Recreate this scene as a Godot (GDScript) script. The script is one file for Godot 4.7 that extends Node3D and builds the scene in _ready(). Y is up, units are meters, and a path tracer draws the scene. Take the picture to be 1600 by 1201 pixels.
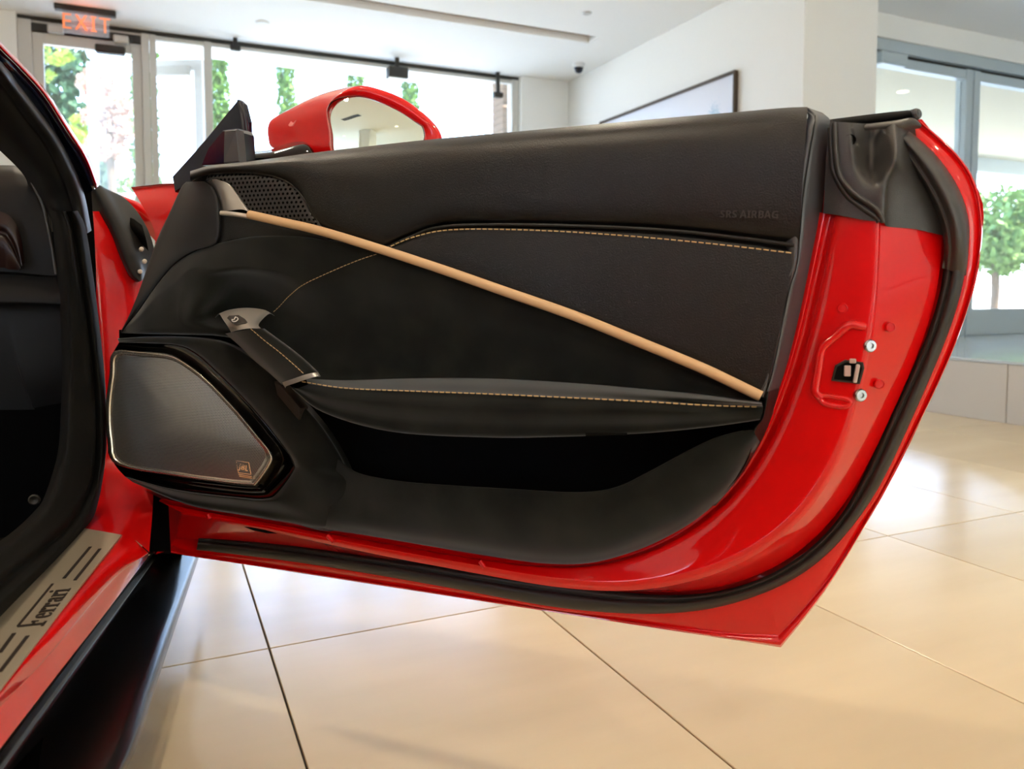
extends Node3D
# A red sports car's open right-hand door in a showroom. Units are metres, y is up.
# Room axes: -z towards the glazed front, +x towards the wall with the picture.
# RAILS holds the guide curves (metres, in the axes of the door or of the car) that the surfaces are lofted through.

const RAILS := {
	"flange": [[-0.0048,-0.0019,-0.004,0.0648,-0.0024,-0.004,0.2771,-0.0018,-0.004,0.4824,-0.0018,-0.004,0.6679,-0.0018,-0.004,0.8366,-0.0008,-0.004,0.9904,-0.0018,-0.004,1.0857,-0.0025,-0.004,1.1493,-0.0027,-0.004,1.1801,0.0443,-0.0043,1.2166,0.1058,-0.0052,1.2582,0.1898,-0.0079,1.2892,0.2596,-0.0099,1.3266,0.3488,-0.0109,1.3582,0.4333,-0.0113,1.3779,0.5034,-0.0111,1.3878,0.5662,-0.0109,1.3893,0.6125,-0.0107,1.3796,0.6632,-0.0102,1.3567,0.702,-0.0091,1.3088,0.7524,-0.0077], [0.0033,0.0023,0.004,0.0722,0.0017,0.004,0.2832,0.0025,0.004,0.4871,0.0024,0.004,0.6709,0.0022,0.004,0.838,0.003,0.004,0.9905,0.0025,0.004,1.0851,0.0027,0.004,1.1488,0.0039,0.004,1.1795,0.0496,0.0037,1.2158,0.1096,0.0028,1.257,0.1918,0.0001,1.2878,0.2604,-0.0019,1.3248,0.3492,-0.0029,1.3564,0.4336,-0.0033,1.376,0.503,-0.0031,1.3859,0.5653,-0.0029,1.3872,0.6119,-0.0027,1.3774,0.6619,-0.0022,1.3545,0.7008,-0.0011,1.3075,0.7502,0.0003], [0.0044,0.0042,0.005,0.0728,0.0033,0.005,0.284,0.0044,0.005,0.4877,0.0042,0.005,0.6704,0.0036,0.005,0.8366,0.0039,0.005,0.9883,0.0045,0.005,1.0825,0.0065,0.005,1.1472,0.0106,0.005,1.1783,0.0544,0.0046,1.2147,0.112,0.0037,1.2557,0.1918,0.0011,1.2863,0.2587,-0.0009,1.3233,0.3479,-0.0019,1.355,0.4332,-0.0023,1.3747,0.5022,-0.0021,1.3846,0.564,-0.0019,1.3857,0.6118,-0.0017,1.3757,0.6611,-0.0013,1.3524,0.7005,-0.0001,1.3064,0.7488,0.0012], [0.0011,0.0042,0.0015,0.0692,0.0029,0.0015,0.2814,0.0045,0.0015,0.4856,0.0041,0.0015,0.668,0.0031,0.0015,0.8339,0.0029,0.0015,0.9854,0.0045,0.0015,1.0796,0.0083,0.0015,1.1456,0.0154,0.0015,1.1771,0.0573,0.0011,1.2138,0.1128,0.0002,1.2546,0.1906,-0.0024,1.2853,0.256,-0.0043,1.3222,0.3459,-0.0054,1.3543,0.4324,-0.0058,1.3741,0.5014,-0.0056,1.3842,0.563,-0.0054,1.385,0.6121,-0.0052,1.3747,0.6609,-0.0048,1.3509,0.701,-0.0036,1.3059,0.7482,-0.0023], [0.0008,0.0051,0.001,0.0684,0.0036,0.001,0.281,0.0054,0.001,0.4854,0.0049,0.001,0.6671,0.0037,0.001,0.8324,0.003,0.001,0.9835,0.0055,0.001,1.0775,0.0106,0.001,1.1444,0.0199,0.0009,1.1762,0.0604,0.0005,1.213,0.1141,-0.0003,1.2536,0.1902,-0.0029,1.2843,0.2545,-0.0048,1.3212,0.3447,-0.0059,1.3535,0.432,-0.0063,1.3733,0.5007,-0.0061,1.3834,0.5621,-0.0059,1.384,0.6122,-0.0057,1.3736,0.6604,-0.0053,1.3495,0.701,-0.0041,1.3052,0.7473,-0.0028], [0.0065,0.0135,0.006,0.0717,0.0108,0.006,0.285,0.0142,0.006,0.4884,0.0129,0.006,0.6653,0.0101,0.006,0.8266,0.0074,0.006,0.9743,0.0143,0.006,1.0667,0.0269,0.006,1.138,0.0486,0.0058,1.1711,0.0808,0.0054,1.2084,0.1243,0.0045,1.2478,0.1904,0.0022,1.278,0.2475,0.0003,1.3144,0.3391,-0.0008,1.3477,0.4301,-0.0013,1.3675,0.4973,-0.0011,1.378,0.5568,-0.0009,1.3774,0.612,-0.0007,1.3661,0.657,-0.0004,1.3404,0.6999,0.0009,1.3007,0.741,0.002], [0.0114,0.0225,0.01,0.0737,0.0184,0.01,0.2882,0.0236,0.01,0.4908,0.0215,0.01,0.6624,0.0169,0.01,0.8192,0.0116,0.01,0.9631,0.0238,0.01,1.0539,0.0454,0.01,1.1305,0.0814,0.0097,1.1651,0.104,0.0092,1.203,0.1356,0.0082,1.241,0.1901,0.0062,1.2708,0.2389,0.0046,1.3066,0.3322,0.0033,1.3411,0.4278,0.0027,1.361,0.4933,0.0029,1.3719,0.5507,0.0031,1.37,0.6119,0.0033,1.3576,0.6533,0.0035,1.33,0.6989,0.0048,1.2956,0.7339,0.0058], [0.0215,0.034,0.01,0.081,0.0484,0.01,0.2888,0.0538,0.01,0.4911,0.0536,0.01,0.6566,0.0522,0.01,0.8083,0.052,0.01,0.943,0.0532,0.01,1.0395,0.0658,0.01,1.1231,0.0994,0.0097,1.1526,0.1221,0.0091,1.1899,0.1534,0.0079,1.2226,0.1972,0.0061,1.2464,0.2429,0.0044,1.282,0.3395,0.0032,1.3136,0.4218,0.0026,1.3355,0.4896,0.0029,1.3464,0.5578,0.0031,1.3418,0.6086,0.0033,1.3264,0.6472,0.0034,1.3047,0.6845,0.0043,1.2846,0.7144,0.0052]],
	"shell_end": [[0.0304,0.0377,0.019,0.1155,0.0466,0.019,0.197,0.0528,0.019,0.2751,0.0559,0.019,0.35,0.057,0.019,0.422,0.0572,0.019,0.4913,0.057,0.019,0.5581,0.0566,0.019,0.6227,0.0562,0.019,0.685,0.0559,0.019,0.7453,0.0557,0.019,0.8036,0.0557,0.019,0.8601,0.0563,0.019,0.915,0.0583,0.019,0.9683,0.0629,0.019,1.0198,0.072,0.019,1.0691,0.087,0.019,1.1149,0.1088,0.0187,1.1562,0.1373,0.0179,1.1917,0.1718,0.0164,1.221,0.2111,0.0147,1.2447,0.2536,0.0132,1.2643,0.2975,0.0127,1.2817,0.3417,0.0122,1.298,0.3855,0.0117,1.3129,0.4292,0.0117,1.3256,0.4732,0.0118,1.3346,0.5177,0.012,1.3391,0.5628,0.0121,1.3406,0.6079,0.0123], [0.0492,0.056,0.0343,0.1315,0.062,0.0343,0.2105,0.0658,0.0343,0.2861,0.0671,0.0343,0.3588,0.0668,0.0343,0.4287,0.0657,0.0343,0.4961,0.0645,0.0343,0.5613,0.0634,0.0343,0.6242,0.0624,0.0343,0.685,0.0615,0.0343,0.7439,0.0607,0.0343,0.8009,0.0603,0.0343,0.8563,0.0608,0.0343,0.9103,0.0632,0.0343,0.9627,0.0686,0.0343,1.0134,0.0785,0.0343,1.0618,0.094,0.0342,1.1069,0.1159,0.034,1.1476,0.144,0.0334,1.1829,0.1779,0.0323,1.2121,0.2165,0.031,1.2354,0.2583,0.0299,1.2542,0.3017,0.0295,1.2701,0.3454,0.0291,1.2844,0.3889,0.0287,1.2973,0.4322,0.0288,1.3079,0.4756,0.0289,1.3153,0.5195,0.029,1.319,0.5638,0.0291,1.3201,0.608,0.0292], [0.0678,0.074,0.0495,0.1475,0.0771,0.0495,0.2239,0.0786,0.0495,0.2972,0.0782,0.0495,0.3676,0.0764,0.0495,0.4355,0.0742,0.0495,0.5011,0.072,0.0495,0.5645,0.0701,0.0495,0.6259,0.0685,0.0495,0.6852,0.0671,0.0495,0.7426,0.0658,0.0495,0.7984,0.065,0.0495,0.8527,0.0654,0.0495,0.9057,0.068,0.0495,0.9573,0.0742,0.0495,1.0072,0.0849,0.0495,1.0547,0.101,0.0495,1.099,0.1229,0.0494,1.1392,0.1507,0.0489,1.1742,0.1839,0.0482,1.2033,0.2218,0.0474,1.2263,0.263,0.0466,1.2442,0.3058,0.0463,1.2587,0.3491,0.0461,1.2711,0.3922,0.0458,1.2819,0.4351,0.0458,1.2906,0.4781,0.0459,1.2964,0.5213,0.046,1.2991,0.5647,0.0461,1.2999,0.608,0.0461], [0.0864,0.0916,0.0648,0.1633,0.092,0.0648,0.2373,0.0912,0.0648,0.3082,0.0891,0.0648,0.3765,0.086,0.0648,0.4424,0.0825,0.0648,0.5061,0.0794,0.0648,0.5679,0.0768,0.0648,0.6277,0.0747,0.0648,0.6855,0.0727,0.0648,0.7415,0.0709,0.0648,0.796,0.0696,0.0648,0.8492,0.07,0.0648,0.9013,0.073,0.0648,0.9521,0.0798,0.0648,1.0011,0.0913,0.0648,1.0478,0.108,0.0647,1.0914,0.1299,0.0647,1.1311,0.1573,0.0645,1.1658,0.19,0.0641,1.1947,0.2271,0.0637,1.2174,0.2676,0.0633,1.2345,0.31,0.0632,1.2476,0.3528,0.063,1.258,0.3955,0.0629,1.2668,0.438,0.0629,1.2735,0.4805,0.063,1.2778,0.5231,0.063,1.2796,0.5656,0.063,1.2801,0.608,0.0631], [0.1048,0.1089,0.08,0.1792,0.1065,0.08,0.2506,0.1036,0.08,0.3193,0.0999,0.08,0.3854,0.0954,0.08,0.4493,0.0908,0.08,0.5113,0.0867,0.08,0.5714,0.0834,0.08,0.6296,0.0808,0.08,0.6859,0.0783,0.08,0.7405,0.076,0.08,0.7938,0.0743,0.08,0.846,0.0746,0.08,0.8971,0.0779,0.08,0.9471,0.0854,0.08,0.9953,0.0977,0.08,1.0411,0.1149,0.08,1.0839,0.1369,0.08,1.1231,0.164,0.08,1.1575,0.196,0.08,1.1863,0.2324,0.08,1.2088,0.2723,0.08,1.2251,0.314,0.08,1.2366,0.3564,0.08,1.2452,0.3987,0.08,1.2519,0.4408,0.08,1.2568,0.4828,0.08,1.2595,0.5248,0.08,1.2604,0.5665,0.08,1.2605,0.608,0.08]],
	"shell_face": [[0.1048,0.1089,0.08,0.1792,0.1065,0.08,0.2506,0.1036,0.08,0.3193,0.0999,0.08,0.3854,0.0954,0.08,0.4493,0.0908,0.08,0.5113,0.0867,0.08,0.5714,0.0834,0.08,0.6296,0.0808,0.08,0.6859,0.0783,0.08,0.7405,0.076,0.08,0.7938,0.0743,0.08,0.846,0.0746,0.08,0.8971,0.0779,0.08,0.9471,0.0854,0.08,0.9953,0.0977,0.08,1.0411,0.1149,0.08,1.0839,0.1369,0.08,1.1231,0.164,0.08,1.1575,0.196,0.08,1.1863,0.2324,0.08,1.2088,0.2723,0.08,1.2251,0.314,0.08,1.2366,0.3564,0.08,1.2452,0.3987,0.08,1.2519,0.4408,0.08,1.2568,0.4828,0.08,1.2595,0.5248,0.08,1.2604,0.5665,0.08,1.2605,0.608,0.08], [0.1105,0.1138,0.0852,0.1847,0.112,0.0852,0.2559,0.1095,0.0852,0.3244,0.1062,0.0852,0.3903,0.1022,0.0852,0.454,0.098,0.0852,0.5156,0.0942,0.0852,0.5754,0.0912,0.0852,0.6334,0.0888,0.0852,0.6894,0.0865,0.0852,0.7437,0.0843,0.0852,0.7965,0.0827,0.0852,0.8481,0.083,0.0852,0.8986,0.0863,0.0852,0.9478,0.0936,0.0852,0.9951,0.1055,0.0852,1.0401,0.1222,0.0852,1.0822,0.1436,0.0852,1.1206,0.1699,0.0852,1.1545,0.201,0.0852,1.1828,0.2364,0.0852,1.205,0.2754,0.0852,1.2213,0.3163,0.0852,1.2331,0.3581,0.0852,1.2419,0.3999,0.0852,1.2489,0.4417,0.0852,1.254,0.4833,0.0852,1.2571,0.5249,0.0852,1.2582,0.5664,0.0852,1.2583,0.6077,0.0852], [0.1125,0.1173,0.0865,0.1866,0.1159,0.0865,0.2579,0.1139,0.0865,0.3265,0.1111,0.0865,0.3924,0.1074,0.0865,0.4561,0.1036,0.0865,0.5176,0.1001,0.0865,0.5773,0.0974,0.0865,0.6352,0.0952,0.0865,0.6911,0.0931,0.0865,0.7453,0.091,0.0865,0.7979,0.0895,0.0865,0.8492,0.0898,0.0865,0.8991,0.093,0.0865,0.9476,0.1001,0.0865,0.9943,0.1118,0.0865,1.0386,0.1281,0.0865,1.0801,0.1489,0.0865,1.1179,0.1745,0.0865,1.1513,0.2049,0.0865,1.1794,0.2395,0.0865,1.2014,0.2776,0.0865,1.2178,0.3179,0.0865,1.2297,0.3592,0.0865,1.2388,0.4008,0.0865,1.2461,0.4423,0.0865,1.2516,0.4837,0.0865,1.2549,0.5251,0.0865,1.2562,0.5665,0.0865,1.2563,0.6077,0.0865], [0.1075,0.1189,0.0866,0.1813,0.1172,0.0866,0.2523,0.115,0.0866,0.3206,0.1121,0.0866,0.3863,0.1086,0.0866,0.4498,0.1049,0.0866,0.5112,0.1015,0.0866,0.5707,0.0988,0.0866,0.6283,0.0966,0.0866,0.6842,0.0945,0.0866,0.7382,0.0925,0.0866,0.7907,0.091,0.0866,0.8419,0.0913,0.0866,0.8918,0.0945,0.0866,0.9402,0.1017,0.0866,0.9869,0.1135,0.0866,1.0312,0.13,0.0866,1.0725,0.1512,0.0866,1.1103,0.177,0.0866,1.1435,0.2075,0.0866,1.1714,0.2422,0.0866,1.1934,0.2803,0.0866,1.2099,0.3205,0.0866,1.222,0.3616,0.0866,1.2314,0.403,0.0866,1.2389,0.4443,0.0866,1.2446,0.4855,0.0866,1.2483,0.5267,0.0866,1.2502,0.5678,0.0866,1.251,0.6087,0.0866], [0.0824,0.1233,0.0818,0.155,0.1202,0.0818,0.225,0.1172,0.0818,0.2926,0.1143,0.0818,0.3578,0.1113,0.0818,0.4208,0.1082,0.0818,0.4818,0.1052,0.0818,0.5408,0.1026,0.0818,0.598,0.1003,0.0818,0.6535,0.0982,0.0818,0.7073,0.0963,0.0818,0.7596,0.095,0.0818,0.8107,0.0953,0.0818,0.8606,0.0985,0.0818,0.9093,0.1059,0.0818,0.9561,0.1184,0.0818,1.0003,0.1361,0.0818,1.0414,0.1585,0.0818,1.0788,0.1855,0.0818,1.1116,0.2168,0.0818,1.1391,0.2521,0.0818,1.161,0.2903,0.0818,1.1779,0.3301,0.0818,1.191,0.3707,0.0818,1.2014,0.4114,0.0818,1.2099,0.4521,0.0818,1.2167,0.4927,0.0818,1.222,0.5331,0.0818,1.2261,0.5732,0.0818,1.2296,0.6131,0.0818], [0.0588,0.1271,0.0768,0.1303,0.1227,0.0768,0.1994,0.1191,0.0768,0.2664,0.1161,0.0768,0.3312,0.1135,0.0768,0.3938,0.111,0.0768,0.4543,0.1084,0.0768,0.5129,0.1058,0.0768,0.5698,0.1034,0.0768,0.6249,0.1013,0.0768,0.6785,0.0995,0.0768,0.7307,0.0985,0.0768,0.7816,0.0989,0.0768,0.8316,0.102,0.0768,0.8805,0.1097,0.0768,0.9275,0.1228,0.0768,0.9717,0.1416,0.0768,1.0126,0.1652,0.0768,1.0496,0.1931,0.0768,1.082,0.2253,0.0768,1.1091,0.2612,0.0768,1.1309,0.2995,0.0768,1.1483,0.339,0.0768,1.1622,0.379,0.0768,1.1737,0.4192,0.0768,1.1831,0.4594,0.0768,1.1909,0.4994,0.0768,1.1976,0.539,0.0768,1.2038,0.5783,0.0768,1.2099,0.6172,0.0768], [0.0472,0.1261,0.07,0.1187,0.1214,0.07,0.188,0.1176,0.07,0.2552,0.1146,0.07,0.3202,0.1121,0.07,0.383,0.1097,0.07,0.4437,0.1071,0.07,0.5025,0.1046,0.07,0.5595,0.1022,0.07,0.6149,0.1,0.07,0.6687,0.0983,0.07,0.721,0.0972,0.07,0.7722,0.0977,0.07,0.8225,0.1009,0.07,0.8717,0.1086,0.07,0.9189,0.122,0.07,0.9634,0.1411,0.07,1.0044,0.1651,0.07,1.0415,0.1935,0.07,1.074,0.226,0.07,1.1011,0.2622,0.07,1.123,0.3007,0.07,1.1405,0.3404,0.07,1.1548,0.3804,0.07,1.1666,0.4207,0.07,1.1763,0.4609,0.07,1.1844,0.501,0.07,1.1915,0.5407,0.07,1.1983,0.5799,0.07,1.205,0.6187,0.07], [0.0384,0.1248,0.064,0.1101,0.1199,0.064,0.1797,0.1159,0.064,0.2471,0.1129,0.064,0.3123,0.1105,0.064,0.3753,0.1081,0.064,0.4363,0.1056,0.064,0.4953,0.1031,0.064,0.5526,0.1006,0.064,0.6081,0.0985,0.064,0.6621,0.0967,0.064,0.7147,0.0957,0.064,0.7662,0.0962,0.064,0.8167,0.0994,0.064,0.8661,0.1071,0.064,0.9136,0.1207,0.064,0.9583,0.1401,0.064,0.9994,0.1644,0.064,1.0367,0.193,0.064,1.0693,0.2259,0.064,1.0965,0.2623,0.064,1.1184,0.301,0.064,1.1361,0.3408,0.064,1.1506,0.381,0.064,1.1626,0.4213,0.064,1.1725,0.4617,0.064,1.1807,0.5019,0.064,1.1881,0.5416,0.064,1.1952,0.5809,0.064,1.2023,0.6198,0.064], [0.0409,0.1284,0.0655,0.1125,0.1237,0.0655,0.1818,0.1198,0.0655,0.2491,0.117,0.0655,0.3142,0.1147,0.0655,0.3772,0.1124,0.0655,0.4381,0.11,0.0655,0.497,0.1076,0.0655,0.5542,0.1053,0.0655,0.6096,0.1032,0.0655,0.6635,0.1016,0.0655,0.7159,0.1007,0.0655,0.7671,0.1012,0.0655,0.8172,0.1045,0.0655,0.866,0.1122,0.0655,0.9128,0.1257,0.0655,0.9568,0.1448,0.0655,0.9974,0.1688,0.0655,1.034,0.1971,0.0655,1.066,0.2294,0.0655,1.0927,0.2653,0.0655,1.1142,0.3035,0.0655,1.1316,0.3429,0.0655,1.1459,0.3828,0.0655,1.1577,0.4229,0.0655,1.1675,0.463,0.0655,1.1756,0.5031,0.0655,1.1829,0.5428,0.0655,1.1899,0.5821,0.0655,1.1969,0.6211,0.0655], [0.0464,0.133,0.07,0.1176,0.1284,0.07,0.1867,0.1248,0.07,0.2536,0.1221,0.07,0.3185,0.1199,0.07,0.3812,0.1177,0.07,0.4419,0.1155,0.07,0.5006,0.1132,0.07,0.5575,0.111,0.07,0.6127,0.109,0.07,0.6663,0.1075,0.07,0.7184,0.1067,0.07,0.7692,0.1073,0.07,0.8187,0.1106,0.07,0.8668,0.1183,0.07,0.9128,0.1316,0.07,0.956,0.1505,0.07,0.9958,0.1741,0.07,1.0317,0.202,0.07,1.063,0.2338,0.07,1.0891,0.269,0.07,1.1102,0.3066,0.07,1.1273,0.3455,0.07,1.1413,0.385,0.07,1.153,0.4247,0.07,1.1625,0.4645,0.07,1.1705,0.5043,0.07,1.1776,0.5439,0.07,1.1845,0.5832,0.07,1.1915,0.6221,0.07], [-0.0323,0.1358,0.04,0.0425,0.1308,0.04,0.115,0.1267,0.04,0.1852,0.1237,0.04,0.2532,0.1213,0.04,0.319,0.1188,0.04,0.3826,0.1163,0.04,0.4441,0.1137,0.04,0.5037,0.1113,0.04,0.5615,0.1091,0.04,0.6176,0.1073,0.04,0.6721,0.1063,0.04,0.7253,0.1068,0.04,0.777,0.1101,0.04,0.8273,0.1179,0.04,0.8755,0.1315,0.04,0.9206,0.1509,0.04,0.9622,0.1753,0.04,0.9998,0.204,0.04,1.0325,0.2367,0.04,1.0599,0.2731,0.04,1.082,0.3119,0.04,1.0999,0.3521,0.04,1.1146,0.3929,0.04,1.1268,0.4339,0.04,1.1368,0.4751,0.04,1.1452,0.5162,0.04,1.1527,0.5572,0.04,1.16,0.5977,0.04,1.1672,0.6379,0.04]],
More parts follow.
